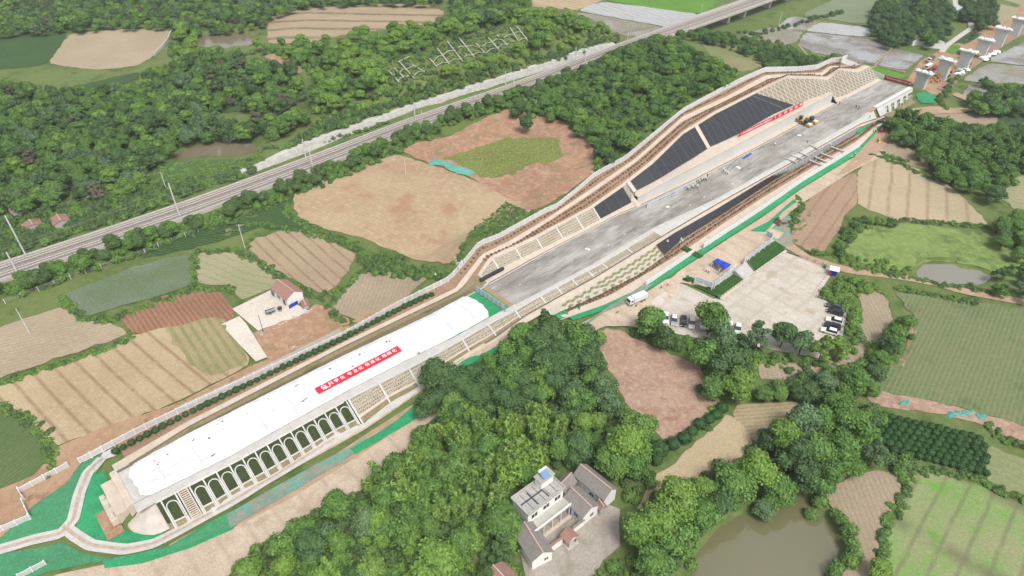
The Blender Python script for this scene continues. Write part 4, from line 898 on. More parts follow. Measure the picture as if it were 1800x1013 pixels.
def stripmesh(name, P, o0, o1, z0, z1, mat, kind='structure'):
    a, b = offs(P, o0, z0), offs(P, o1, z1); mb = MB()
    for i in range(len(P)-1): mb.quad(a[i], a[i+1], b[i+1], b[i])
    o = mb.build(name, mat); me = o.data
    if sum(p.normal.z for p in me.polygons) < 0: me.flip_normals()
    return tag(o, kind=kind)
stripmesh('railway_bed', AL, 6.0, -6.0, -.1, -.1, simple('track_bed', (.34,.31,.28), (.27,.25,.22), .7))
stripmesh('railway_bed_edge', AL, -6.0, -7.6, -.1, -.45, simple('bed_gravel', (.3,.27,.23), (.2,.2,.13), .4))
for c in (2.3, -2.3):
    stripmesh('ballast', AL, c+1.9, c-1.9, .06, .06, m_ballast)
for sd in (5.0, -5.0):
    mb = MB(); mb.ribbon(offs(AL, sd), .35, .25); tag(mb.build('cable_trough', m_palec), kind='structure')
for c in (2.3, -2.3):
    t_ = thing('railway_track', 'far track of the old railway line' if c > 0 else 'near track of the old railway line', 'railway track', tuple(AL[len(AL)//2]))
    for r_ in (.75, -.75):
        mb = MB(); mb.ribbon(offs(AL, c+r_, .2), .2, .1); P2(t_, mb, 'rail', m_rail)
    mb = MB(); FP = pathpts(AL, .9)
    l_, r2 = offs(FP, c+1.25, .12), offs(FP, c-1.25, .12)
    for a, b in zip(l_[::1], r2[::1]): mb.ribbon([a, b], .3, .05)
    sp = P2(t_, mb, 'sleepers', m_sleeper); sp['kind'] = 'stuff'
# retaining wall, old line
ow = thing('retaining_wall', 'long low white stained retaining wall on the far side of the old railway cutting', 'retaining wall', tuple(WF[0]))
mb = MB(); mb2 = MB(); WP = pathpts(WF, 5)
hh = lambda i: RZ-.3+3.2*min(1, .3+i/6, .35+(len(WP)-1-i)/6)
la, lb_, lc = offs(WP, 0), offs(WP, .9), offs(WP, 3.6)
for i in range(len(WP)-1):
    mb.quad((la[i][0],la[i][1],RZ-1), (la[i+1][0],la[i+1][1],RZ-1), (lb_[i+1][0],lb_[i+1][1],hh(i+1)), (lb_[i][0],lb_[i][1],hh(i)))
    mb2.quad((lb_[i][0],lb_[i][1],hh(i)+.02), (lb_[i+1][0],lb_[i+1][1],hh(i+1)+.02), (lc[i+1][0],lc[i+1][1],hh(i+1)+.1), (lc[i][0],lc[i][1],hh(i)+.1))
P2(ow, mb, 'wall', simple('stained_wall', (.55,.53,.49), (.42,.4,.36), .5, .85, c3=(.3,.29,.25))); P2(ow, mb2, 'top_ledge', m_palec)
# old viaduct
vb = thing('railway_viaduct', 'old railway viaduct with pale parapets crossing the flooded paddies', 'viaduct', tuple(BW[1]))
BP = np.array([p for p in AL if p[1] > BW[0][1]-4])
mb = MB(); a, b, c_, d_ = offs(BP, 6.2, -.12), offs(BP, -6.2, -.12), offs(BP, -4.5, -2.6), offs(BP, 4.5, -2.6)
for i in range(len(BP)-1):
    mb.quad(a[i], a[i+1], b[i+1], b[i]) if False else None
    mb.quad(b[i], b[i+1], (*b[i+1][:2], b[i+1][2]-.8), (*b[i][:2], b[i][2]-.8)); mb.quad((*b[i][:2], b[i][2]-.8), (*b[i+1][:2], b[i+1][2]-.8), c_[i+1], c_[i])
    mb.quad(a[i+1], a[i], (*a[i][:2], a[i][2]-.8), (*a[i+1][:2], a[i+1][2]-.8)); mb.quad((*a[i+1][:2], a[i+1][2]-.8), (*a[i][:2], a[i][2]-.8), d_[i], d_[i+1]); mb.quad(c_[i], c_[i+1], d_[i+1], d_[i])
P2(vb, mb, 'girder', m_palec)
for sd in (6.2, -6.2):
    mb = MB(); mb.ribbon(offs(BP, sd, .1), .25, .9); P2(vb, mb, 'parapet', m_palec)
def pier(o, p, az, w_, dth, z0, z1, mat, cap=True, capw=1.25):
    mb = MB(); mb.prism([(-w_*.42, z0), (w_*.42, z0), (w_*.5, z1), (-w_*.5, z1)], -dth/2, dth/2)
    q = mb.build('pier', mat, o, bevel=.25); q.location = (p[0]-o.location[0], p[1]-o.location[1], 0-o.location[2]); q.rotation_euler = (0, 0, az); return q
for px in ((1215,62),(1287,45),(1331,37),(1372,21),(1408,8)):
    p = g(px[0], px[1], -4.5); k = np.argmin(np.hypot(AL[:,0]-p[0], AL[:,1]-p[1])); q = AL[k]; t = AL[min(k+1, len(AL)-1)]-AL[k-1]
    pier(vb, q, math.atan2(t[1], t[0])+math.pi/2, 7.0, 2.6, -5.2, RZ-2.6, m_palec)
# new viaduct piers (no deck yet) with rubble-bagged caps
PIERS = [((1616,152),(1621,127),0),((1654,135),(1663,104),0),((1691,119),(1701,82),0),((1722,98),(1738,61),0),((1753,78),(1770,41),0),((1782,60),(1797,24),0),((1815,42),(1830,5),0)]
m_pier = simple('pier_concrete', (.5,.5,.49), (.44,.44,.43), .4, .8); m_bag = simple('white_sheeting', (.75,.75,.74), (.62,.62,.6), .9)
PW0 = [g(p[0][0], p[0][1], -3.2) for p in PIERS]
for i, (f_, t_, _) in enumerate(PIERS):
    p = PW0[i]; q = PW0[min(i+1, 6)]-PW0[max(i-1, 0)]; az = math.atan2(q[1], q[0])-math.pi/2
    h = 8.6 if i == 0 else 10.2
    o = thing('bridge_pier', ['first grey bridge pier, next to the end of the formation and the red banner','second grey bridge pier, standing beside the parked trucks','third grey bridge pier along the works road','fourth grey bridge pier along the works road','fifth grey bridge pier, beside the far turquoise net','grey bridge pier at the right edge of the photo, farthest one fully in view','farthest grey pier cut by the frame'][i], 'bridge pier', (p[0], p[1], -5), az, 'bare concrete piers of the unfinished viaduct')
    mb = MB(); mb.prism([(-2.8, 0), (2.8, 0), (2.9, h*.75), (3.6, h), (-3.6, h), (-2.9, h*.75)], -1.2, 1.2); mb.build('shaft', m_pier, o, bevel=.3)
    mb = MB(); mb.box(-4.4, 4.4, -1.7, 1.7, h, h+.9); mb.build('cap', m_pier, o, bevel=.15)
    mb = MB(); rr = random.Random(i)
    for q in range(14): mb.dome((rr.uniform(-4.2,4.2), rr.uniform(-1.4,1.4), h+.9), rr.uniform(.6,1.2), rr.uniform(.5,.9), rr.uniform(.4,.9), 7, 3, jit=.15, rn=rr)
    mb.build('cap_sheeting', m_bag, o, smooth=True)
# ------------------------------------------------------------------ vegetation
def leafmat(name, c1, c2, c3, seed=0.0):
    m = N(name); oi = m.n('ShaderNodeObjectInfo').outputs['Random']; g_ = m.n('ShaderNodeNewGeometry'); P = g_.outputs['Position']; isl = g_.outputs['Random Per Island']
    a = m.mix(m.rng(m.math('ADD', m.math('MULTIPLY', oi, .65), m.math('MULTIPLY', m.noise(.09, P, 3), .6)), .25, .95), c1, c2)
    a = m.mix(m.math('MULTIPLY', m.rng(isl, .35, 1), .75), a, c3)
    a = m.mix(m.math('MULTIPLY', m.rng(m.noise(.55, P, 3), .45, .65), .35), a, tuple(v*.6 for v in c1))
    tr = m.n('ShaderNodeBsdfTranslucent'); m.put(m.mix(.5, a, c3), tr.inputs[0])
    m.fin(a, .65, .25); ms = m.n('ShaderNodeMixShader'); ms.inputs[0].default_value = .12
    m.t.links.new(m.b.outputs[0], ms.inputs[1]); m.t.links.new(tr.outputs[0], ms.inputs[2]); m.t.links.new(ms.outputs[0], m.out.inputs[0]); return m.m
LM = dict(
 broad=leafmat('leaf_broad', (0.077,0.165,0.036), (0.113,0.220,0.046), (0.184,0.320,0.072)),
 light=leafmat('leaf_light', (0.122,0.231,0.041), (0.174,0.297,0.049), (0.256,0.385,0.082)),
 dark=leafmat('leaf_dark', (0.056,0.110,0.036), (0.077,0.144,0.046), (0.122,0.210,0.067)),
 bamboo=leafmat('leaf_bamboo', (0.122,0.220,0.046), (0.174,0.275,0.054), (0.286,0.396,0.100)),
 blue=leafmat('leaf_bluish', (0.092,0.165,0.072), (0.122,0.199,0.082), (0.184,0.286,0.118)),
 bush=leafmat('leaf_scrub', (0.087,0.176,0.041), (0.133,0.242,0.049), (0.194,0.309,0.072)),
 bushd=leafmat('leaf_scrub_dark', (0.066,0.126,0.041), (0.092,0.160,0.049), (0.143,0.220,0.072)),
 dry=leafmat('leaf_dry', (.13,.12,.075), (.17,.15,.1), (.22,.2,.14)),
 ball=leafmat('leaf_clipped', (0.031,0.083,0.022), (0.041,0.105,0.028), (0.066,0.144,0.036)),
 grass=leafmat('grass_tufts', (0.122,0.231,0.046), (0.163,0.286,0.054), (0.224,0.341,0.082)))
m_bark = simple('bark', (.14,.11,.08), (.09,.07,.05), 3, .95)
def cards(rg, cen, rad, n, size, up=.35, droop=0, elong=1.5):
    """n leaf clusters over the shells of the lobes (cen (k,3), rad (k,3))"""
    k = len(cen); wts = (rad[:,0]*rad[:,1]); idx = rg.choice(k, n, p=wts/wts.sum())
    d = rg.normal(size=(n, 3)); d[:,2] = np.abs(d[:,2])*1.0-.25; d /= np.linalg.norm(d, axis=1)[:,None]
    r = 1+rg.normal(0, .09, n); r = np.where(rg.random(n) < .2, r*rg.uniform(.7, 1, n), r)
    p = cen[idx]+d*rad[idx]*r[:,None]
    if droop: p[:,2] -= droop*np.maximum(0, np.hypot(p[:,0], p[:,1])-.6)**1.5
    nn = d*.75+rg.normal(0, .5, (n, 3)); nn[:,2] += up; nn /= np.linalg.norm(nn, axis=1)[:,None]
    t = np.cross(nn, rg.normal(size=(n, 3))); t /= np.linalg.norm(t, axis=1)[:,None]; b = np.cross(nn, t)
    s = size*rg.uniform(.6, 1.3, n)[:,None]; t = t*s*elong*.5; b = b*s*.5
    bend = nn*s*.18
    V = np.stack([p-t, p-b+bend, p+t, p+b+bend], 1).reshape(-1, 3)
    return V, np.arange(4*n).reshape(n, 4)
def lobehull(rg, cen, rad, sc=.84, nu=9, nv=5):
    Vs, Fs, o = [], [], 0
    for c, r in zip(cen, rad):
        ph = np.linspace(-math.pi/2*.75, math.pi/2, nv+1); th = np.linspace(0, 2*math.pi, nu, endpoint=False)
        A, B = np.meshgrid(ph, th, indexing='ij'); j = 1+rg.uniform(-.12, .12, A.shape)
        V = np.stack([c[0]+r[0]*sc*np.cos(A)*np.cos(B)*j, c[1]+r[1]*sc*np.cos(A)*np.sin(B)*j, c[2]+r[2]*sc*np.sin(A)*j], -1).reshape(-1, 3)
        a, b = np.meshgrid(np.arange(nv), np.arange(nu), indexing='ij'); b2 = (b+1) % nu
        F_ = np.stack([a*nu+b, a*nu+b2, (a+1)*nu+b2, (a+1)*nu+b], -1).reshape(-1, 4)+o; Vs.append(V); Fs.append(F_); o += len(V)
    return np.vstack(Vs), np.vstack(Fs)
def join(*vf):
    Vs, Fs, o = [], [], 0
    for V, F_ in vf: Vs.append(V); Fs.append(F_+o); o += len(V)
    return np.vstack(Vs), np.vstack(Fs)
def crown_round(seed, R=4., H=7., z0=2.2, lobes=11, n=1500, size=.5, flat=.75, irr=.3):
    rg = np.random.default_rng(seed); cen, rad = [], []
    for k in range(lobes):
        a = rg.uniform(0, 2*math.pi); q = math.sqrt(rg.uniform(.05, 1)) if k else 0; hz = rg.uniform(0, 1)
        rr = R*q*.62*(1-.45*hz); lr = R*rg.uniform(.32, .52)
        cen.append((rr*math.cos(a)*(1+irr*rg.normal()*.3), rr*math.sin(a), z0+lr*.6+hz*(H-z0-lr*1.2))); rad.append((lr, lr*rg.uniform(.85,1.15), lr*flat))
    cen, rad = np.array(cen), np.array(rad)
    return join(lobehull(rg, cen, rad), cards(rg, cen, rad, n, size))
def crown_bamboo(seed, R=2.6, H=9., n=1000, stems=13):
    rg = np.random.default_rng(seed); Vs, Fs, o = [], [], 0; cen, rad = [], []
    out = []
    for k in range(stems):
        a = rg.uniform(0, 2*math.pi); q = R*math.sqrt(rg.random()); h = H*rg.uniform(.72, 1.05)
        bx, by = q*.5*math.cos(a), q*.5*math.sin(a); tx, ty = q*math.cos(a), q*math.sin(a)
        for f in np.linspace(.45, 1, 5):
            cen.append((bx+(tx-bx)*f**2*1.3, by+(ty-by)*f**2*1.3, h*f-(.5 if f == 1 else 0))); w_ = (1.1-.75*f)*1.25; rad.append((w_+.2, w_+.2, .75))
    cen, rad = np.array(cen), np.array(rad)
    hull = lobehull(rg, cen[::2], rad[::2], .6, 5, 3)
    return join(hull, cards(rg, cen, rad, n, .5, up=.1, elong=2.5))
def crown_conic(seed, R=2.6, H=9., n=1100, size=.45):
    rg = np.random.default_rng(seed); cen, rad = [], []
    for k in range(12):
        f = k/11; r = R*(1-f)**.7*.6; a = k*2.4; cen.append((r*.6*math.cos(a), r*.6*math.sin(a), 1.8+(H-2.4)*f)); w_ = max(.45, R*(1-f*.85)*.55); rad.append((w_, w_, w_*.75))
    cen, rad = np.array(cen), np.array(rad); return join(lobehull(rg, cen, rad), cards(rg, cen, rad, n, size))
def crown_open(seed, R=3.6, H=8.5, n=1100, size=.42):       # airy crown with gaps
    rg = np.random.default_rng(seed); cen, rad = [], []
    for k in range(17):
        a = rg.uniform(0, 6.28); f = rg.random(); r = R*rg.uniform(.25, .85)*(1-.5*f); cen.append((r*math.cos(a), r*math.sin(a), 3+(H-3.4)*f)); w_ = rg.uniform(.6, 1.05); rad.append((w_*1.1, w_*1.1, w_*.6))
    cen, rad = np.array(cen), np.array(rad); return join(lobehull(rg, cen, rad, .55, 6, 4), cards(rg, cen, rad, n, size))
def crown_bush(seed, R=1.5, n=170, size=.42, h=1.5):
    rg = np.random.default_rng(seed); cen = np.array([(rg.normal(0,R*.3), rg.normal(0,R*.3), h*.3+rg.uniform(0,h*.25)) for _ in range(4)]); rad = np.array([(R*rg.uniform(.5,.8),)*2+(h*.55,) for _ in range(4)])
    return join(lobehull(rg, cen, rad, .8, 7, 4), cards(rg, cen, rad, n, size))
def trunk_mb(h, r, seed, limbs=4):
    rn = random.Random(seed); mb = MB(); b = (rn.uniform(-.25,.25), rn.uniform(-.25,.25), h*.55); mb.tube((0,0,-.6), b, r, r*.7, 7); mb.tube(b, (b[0]*1.5, b[1]*1.4, h), r*.7, r*.35, 6)
    for k in range(limbs):
        a = k*2*math.pi/limbs+rn.uniform(-.4,.4); z = h*rn.uniform(.45,.7); mb.tube((b[0]*z/h, b[1]*z/h, z), (math.cos(a)*h*.3, math.sin(a)*h*.3, z+h*.28), r*.42, r*.16, 5)
    return mb
KIND = {}
def kind(key, crown, trunk, mats, nm): KIND[key] = (crown, trunk, mats, nm)
for i in range(4):
    c = crown_round(10+i, 4.1+.3*(i%2), 7.6+.5*(i%3), lobes=12+i, n=3000, size=.4); kind('b%d'%i, c, trunk_mb(5, .24, i), None, 'tree')
for i in range(2): kind('o%d'%i, crown_open(30+i, n=1500), trunk_mb(6.5, .18, 9+i, 6), None, 'tree')
for i in range(2): kind('c%d'%i, crown_conic(40+i), trunk_mb(6.5, .2, 19+i, 3), None, 'tree')
for i in range(3): kind('m%d'%i, crown_bamboo(50+i, n=1900), None, None, 'bamboo_clump')
for i in range(3): kind('s%d'%i, crown_bush(60+i), None, None, 'shrub')
for i in range(2): kind('S%d'%i, crown_bush(70+i, 2.3, 420, .42, 3.0), None, None, 'shrub')
MESH = {}
def protomesh(key, mat):
    if (key, mat) not in MESH:
        V, F_ = KIND[key][0]; MESH[key, mat] = np_mesh('crown', V, F_, LM[mat])
    if ('t', key) not in MESH:
        tm = KIND[key][1]
        if key[0] == 'm':
            tm = MB(); rn = random.Random(3)
            for k in range(9): a = rn.uniform(0, 6.28); q = rn.uniform(.2,1.2); tm.tube((q*math.cos(a), q*math.sin(a), -.5), (q*1.7*math.cos(a), q*1.7*math.sin(a), 7), .06, .03, 4)
        MESH['t', key] = tm.mesh('trunk', m_bark) if tm else None
    return MESH[key, mat], MESH['t', key]
TREES = []     # (x, y, key, mat, scale, label, group)
def cam_d(x, y): return math.hypot(y, HC)+abs(x)*.3
def add_tree(x, y, key, mat, sc, label, group, sz=None): TREES.append((x, y, key, mat, sc, label, group, sz))
def tree_px(px, py, key, mat, R, label, group, zmul=1.0):      # crown centre seen at this pixel, crown radius R metres
    base = {'b': 4.1, 'o': 3.6, 'c': 2.6, 'm': 2.9, 's': 1.5, 'S': 2.3}[key[0]]; hc = {'b': 4.8, 'o': 5.2, 'c': 4.5, 'm': 5.5, 's': .7, 'S': 1.3}[key[0]]
    sc = R/base; p = at(px, py, hc*sc*zmul); add_tree(p[0], p[1], key, mat, sc, label, group, zmul)
KEEP = []        # world outlines kept clear of scattered growth
def scatter(px, dist, choices, sizes, label, group, hoff=4.0, seed=1, jitter=.85, avoid=(), zmul=1):
    """choices: list of (weight, key, mat)"""
    P = [at(x, y, hoff) for x, y in px]; P = np.array(P); rn = random.Random(seed); tot = sum(c[0] for c in choices); n0 = len(TREES)
    av = [np.array([at(x, y, 0) for x, y in a]) for a in avoid]
    X, Y = [], []
    y = P[:,1].min(); row = 0
    while y < P[:,1].max():
        x = P[:,0].min()+(dist/2 if row % 2 else 0)
        while x < P[:,0].max():
            X.append(x+rn.uniform(-.5,.5)*dist*jitter); Y.append(y+rn.uniform(-.5,.5)*dist*jitter); x += dist
        y += dist*.87; row += 1
    X, Y = np.array(X), np.array(Y); ok = inpoly(X, Y, P)
    for a in av: ok &= ~inpoly(X, Y, a)
    for x, y in zip(X[ok], Y[ok]):
        r = rn.uniform(0, tot)
        for wgt, key, mat in choices:
            r -= wgt
            if r <= 0: break
        cl = noise.noise((x*.03, y*.03, seed)); s_ = rn.uniform(*sizes)*(1+.25*cl)
        if s_*({'b': 4.1, 'o': 3.6, 'c': 2.6, 'm': 2.9}.get(key[0], 1)) < .3: continue
        TREES.append((x, y, key, mat, s_, label, group, zmul))
def scatter_line(px, dist, choices, sizes, label, group, spread=1.5, hoff=1.5, seed=1, world=False):
    rn = random.Random(seed); P = [at(x, y, hoff)[:2] for x, y in px] if not world else [np.array(p[:2]) for p in px]; tot = sum(c[0] for c in choices)
    for a, b in zip(P[:-1], P[1:]):
        L = np.linalg.norm(b-a); k = max(1, int(L/dist)); t = (b-a)/L; n = np.array([-t[1], t[0]])
        for q in range(k):
            p = a+(b-a)*(q+rn.random())/k+n*rn.uniform(-spread, spread); r = rn.uniform(0, tot)
            for wgt, key, mat in choices:
                r -= wgt
                if r <= 0: break
            TREES.append((p[0], p[1], key, mat, rn.uniform(*sizes), label, group, None))
BR = ['b0','b1','b2','b3']
mixb = [(3,'b0','broad'),(3,'b1','broad'),(2,'b2','light'),(2,'b3','dark'),(1,'o0','light'),(1,'c0','dark'),(1,'b2','blue')]
mixbf = [(3,'b0','broad'),(3,'b1','bush'),(2,'b2','bushd'),(1,'b3','dark'),(3,'b0','light'),(1,'o1','blue'),(1,'b1','blue'),(.5,'o0','dry')]
# --- big wood at the bottom
WOOD = [(395,1035),(415,1000),(440,965),(495,940),(570,900),(615,868),(665,842),(718,795),(760,745),(800,700),(860,690),(960,660),(1040,660),(1085,700),(1120,730),(1140,770),(1148,810),(1125,850),(1085,850),(1040,815),(1000,815),(960,822),(900,868),(893,900),(900,960),(905,1030)]
BAM = [(640,860),(700,800),(760,740),(840,720),(930,715),(1000,740),(1000,790),(950,815),(900,850),(880,905),(800,930),(740,925),(690,880)]
scatter(BAM, 3.9, [(3,'m0','bamboo'),(2,'m1','bush'),(1.5,'m2','light'),(1.6,'b0','broad'),(1,'b1','bush')], (.62, 1.0), 'bamboo clump with pale feathery tops in the bamboo grove behind the white house', 'bamboo grove behind the white house', 4, 3)
scatter(WOOD, 5.3, [(2.5,'b0','broad'),(2.5,'b1','bush'),(2.5,'b2','light'),(1.3,'b3','dark'),(1,'c0','light'),(1.2,'b1','blue'),(.7,'b0','bamboo')], (.5, 1.0), 'broadleaf tree in the dense wood around the white house', 'trees of the wood around the white house', 4, 4, avoid=[BAM])
scatter([(740,700),(770,650),(830,645),(900,625),(1000,650),(1060,680),(1085,705),(1000,735),(930,715),(840,715),(760,745)], 5.5, [(3,'b3','dark'),(2,'b0','dark'),(1,'b1','broad')], (.75, 1.0), 'dark rounded tree in the north edge of the wood by the railway', 'dark trees along the railway edge of the wood', 4, 5)
scatter([(880,612),(935,583),(1000,583),(1055,592),(1048,650),(960,680),(860,692),(760,705),(742,685),(762,648),(800,652),(850,645)], 5.0, [(3,'b3','dark'),(2,'b0','dark'),(2,'b1','broad'),(1,'o0','broad')], (.8, 1.15), 'dark tree', 'dark trees along the railway edge of the wood', 4, 55)
for px, py, k, m_, R, lb in [
 (772,655,'b1','dark',5.4,'tall olive green tree overhanging the embankment, beside the turquoise net strip'),
 (915,590,'b0','broad',4.6,'bright rounded tree left of the tall pointed tree at the railway edge'),
 (955,568,'c0','dark',3.4,'tall pointed dark tree at the northern tip of the wood by the drain'),
 (1012,590,'o0','broad',3.4,'thin open tree just right of the tall pointed tree'),
 (1050,592,'o1','light',3.0,'thin pale open tree at the corner of the red clearing'),
 (1100,790,'b2','light',5.4,'large light green tree at the eastern edge of the wood by the round bushes'),
 (1070,800,'b0','broad',4.6,'mid green rounded tree directly behind the grey roofed house'),
 (740,835,'b2','light',2.9,'yellowish flowering round tree among the bamboo'),
 (770,985,'b2','light',5.5,'big pale yellow green tree at the bottom edge left of the white house'),
 (880,960,'o0','dark',3.2,'dark loose tree touching the gable of the grey roofed front house'),
 (715,870,'m1','light',3.0,'bright upright clump at the left side of the bamboo grove'),
 (650,690+230,'b1','blue',4.0,'bluish green tree in the lower left of the wood'),
 (1143,562,'b0','broad',5.4,'leafy tree hiding the tail of the white truck'),
 (1165,592,'b1','dark',4.2,'dark tree between the white truck and the first parked cars'),
 (1250,560,'b1','broad',5.2,'tall leafy tree between the turf bank and the parked cars'),
 (1268,590,'b1','blue',4.6,'grey green tree in front of the car park, left of centre'),
 (1335,590,'o1','blue',4.4,'pale airy tree at the lower edge of the car park'),
 (1378,588,'b0','dark',4.2,'dark small tree at the lower edge of the car park'),
 (1412,603,'b1','blue',3.8,'pale airy tree in the corner of the car park by the white cars'),
 (1447,612,'o1','light',3.6,'pale low tree at the lower right corner of the car park'),
 (1478,604,'o1','light',3.4,'light green tree beside the rightmost parked cars'),
 (1280,640,'b3','dark',5.4,'large dark tree left of the strip field below the car park'),
 (1240,625,'b1','broad',4.8,'large mid green tree above the red cleared ground'),
 (1300,680,'b2','light',4.4,'bright tree at the top of the row of round bushes'),
 (1255,680,'b0','broad',3.8,'rounded tree at the right edge of the red cleared ground')]:
    tree_px(px, py, k, m_, R, lb, None)
# trees east: row below the strip field
for i, (px, py, R, m_) in enumerate([(1345,690,2.8,'broad'),(1372,688,2.6,'bush'),(1400,690,2.6,'dark'),(1425,688,3.0,'bushd'),(1452,672,3.6,'blue'),(1480,688,3.0,'broad'),(1510,668,3.8,'broad'),(1535,655,3.0,'dark'),(1550,632,3.2,'broad'),(1562,610,3.2,'dark'),(1575,590,3.4,'broad'),(1592,570,3.2,'bush'),(1535,680,2.6,'bush')]):
    tree_px(px, py, BR[i%4], m_, R, 'rounded tree in the curved row between the strip field and the green crop', 'curved tree row beside the green crop')
# big cluster
for i, (px, py, R, k, m_) in enumerate([(1375,770,4.6,'b2','light'),(1410,740,5.2,'b0','blue'),(1450,735,4.4,'b1','broad'),(1485,735,5.2,'b0','broad'),(1515,760,4.6,'b1','broad'),(1400,790,4.8,'b3','dark'),(1440,790,5.0,'b1','broad'),(1480,795,4.6,'b2','broad'),(1540,795,3.4,'o1','blue'),(1420,835,4.4,'b0','dark'),(1455,835,4.0,'b3','broad'),(1345,775,3,'b1','dark'),(1500,820,3.2,'b0','bush'),(1470,710,3.8,'b3','broad')]):
    tree_px(px, py, k, m_, R, 'large tree in the tall clump left of the nursery of clipped bushes', 'tall tree clump left of the bush nursery')
for px, py, R, k, m_, lb in [(1290,845,5.6,'b0','broad','large bright tree on the far bank of the pond, left one of the middle pair'),(1335,825,5.0,'b1','light','large bright tree on the far bank of the pond, right one of the middle pair'),(1370,860,4.2,'b3','broad','tree leaning over the pond with its dark lower branches'),(1345,895,3.0,'b0','blue','low grey green tree at the pond shore'),(1190,880,5.0,'b2','light','tall light green tree left of the pond'),(1160,920,5.4,'b2','light','widest light green tree at the left edge of the pond'),(1120,935,4.4,'b2','light','light green tree beside the courtyard wall'),(1195,950,4.8,'b1','broad','tree standing at the lower left shore of the pond'),(1235,900,3.8,'b3','broad','dark yellow tinged tree between the two pond tree groups'),(1150,985,4.6,'b0','broad','tree at the bottom edge between courtyard and pond'),(1270,880,3.8,'b1','dark','dark tree low on the far pond bank'),(1240,860,3.4,'b0','light','small light tree behind the pond bank'),(1548,1000,2.6,'b2','light','small bright round tree at the bottom edge beside the bare strip')]:
    tree_px(px, py, k, m_, R, lb, None)
for i, (px, py) in enumerate([(1425,905),(1440,880),(1470,905),(1490,930),(1497,955),(1492,985),(1472,995),(1466,1010),(1480,915),(1500,970)]):
    tree_px(px, py, 'S%d'%(i%2), 'bush', 1.8, 'shrub on the right bank of the pond', 'shrubs along the right bank of the pond')
# left: forest north of the old railway
FOR1 = [(-60,135),(60,150),(120,160),(250,150),(245,128),(300,110),(400,100),(470,110),(520,128),(540,160),(520,178),(470,195),(400,180),(350,205),(420,215),(520,195),(540,205),(500,235),(450,240),(350,240),(300,262),(290,285),(262,290),(250,330),(200,345),(120,350),(40,362),(-60,390)]
scatter(FOR1, 6.0, mixbf, (.65, 1.05), 'broadleaf tree in the dark forest beyond the old railway', 'forest trees beyond the old railway', 4, 11, avoid=[[(50,178),(100,160),(245,126),(246,140),(180,163),(60,187)]])
scatter([(-60,-5),(470,-15),(790,-10),(760,5),(620,4),(520,12),(475,28),(465,45),(420,52),(340,52),(300,45),(200,46),(60,55),(-60,62)], 6.2, mixbf+[(2,'b0','blue')], (.65, 1.0), 'far broadleaf tree in the wood along the top edge', 'far wood along the top edge', 4, 12)
OLDF = [(676,128),(700,98),(730,95),(890,42),(915,48),(935,72),(880,96),(740,152),(700,155)]
scatter(OLDF, 3.3, [(3,'s0','bush'),(3,'s1','bushd'),(1,'S0','bushd')], (.45,.8), 'scrub', 'scrub', .5, 44)
scatter([(290,100),(310,55),(345,50),(340,80),(380,92),(450,90),(470,78),(600,70),(700,55),(780,42),(830,20),(920,25),(1000,35),(1050,50),(1090,70),(1000,80),(890,110),(780,140),(700,170),(660,185),(560,215),(545,160),(530,115),(480,90),(400,100),(330,108)], 4.6, [(3,'S0','bush'),(3,'S1','light'),(2,'S0','bushd'),(1.6,'b0','light'),(.6,'b3','broad')], (.6, 1.15), 'scrub', 'scrub', 1.5, 13, avoid=[OLDF])
scatter([(790,5),(800,-10),(930,-5),(935,18),(880,40),(800,40)], 6, mixbf, (.8,1.1), 'dark tree in the clump at the top centre beside the banded field', 'dark clump at the top centre', 4, 14)
scatter([(560,215),(660,185),(780,140),(890,110),(1000,85),(1080,68),(1085,74),(980,112),(887,128),(733,176),(600,222),(500,262),(470,285),(430,308),(300,352),(180,396),(60,434),(-60,470),(-60,395),(120,355),(250,332),(470,290)], 2.5, [(3,'S0','bushd'),(3,'S1','bushd'),(2,'s1','bush'),(2,'S1','bush')], (.55, .95), 'scrub', 'scrub', 1, 15)
scatter([(1000,345),(1030,330),(1050,300),(1048,260),(1000,215),(930,195),(900,205),(905,170),(960,150),(1060,110),(1110,75),(1180,70),(1230,95),(1280,120),(1300,130),(1250,160),(1180,205),(1110,262),(1060,290),(1040,315)], 5.0, [(3,'b0','broad'),(3,'b1','bush'),(1.3,'b3','dark'),(3,'S0','light'),(3,'S1','bush'),(1,'b2','light')], (.5, .85), 'tree on the wooded hill between the two railway lines', 'trees on the hill between the railway lines', 3, 16)
tree_px(925,215,'b0','dark',4.0,'single dark round tree standing on the red clearing below the utility pole', None)
for i, (px, py, R, m_) in enumerate([(1080,200,4.6,'dark'),(1050,225,4.0,'broad'),(1100,245,4.4,'broad'),(1060,260,3.8,'dark'),(1090,285-20,3.6,'light'),(1130,150,4.6,'light'),(1020,205,3.6,'light')]):
    tree_px(px, py, BR[i%4], m_, R, 'large tree on the hill edge above the red clearing', 'large trees on the hill edge above the red clearing')
# hedge of trees on the near side of the old railway
HL = [(-60,540),(0,512),(60,495),(150,462),(240,428),(330,395),(400,372),(470,345),(560,312),(640,275),(700,250),(760,225),(850,195),(930,165),(1000,140),(1060,115),(1110,92)]
scatter_line(HL, .75, [(3,'S0','bush'),(3,'S1','bush'),(2,'b1','bushd'),(1,'b0','broad')], (.5, .85), 'scrub', 'scrub', 3.2, 1.5, 17)
scatter_line([(x, y+9) for x, y in HL[2:12]], 1.2, [(3,'S0','bush'),(3,'s1','bushd')], (.6,.9), 'scrub', 'scrub', 3.2, 1, 18)
scatter_line([(430,282),(520,255),(600,236),(720,205),(880,160)], 1.6, [(2,'s0','bush'),(2,'s1','bushd')], (.5,.9), 'scrub', 'scrub', .8, .5, 19)
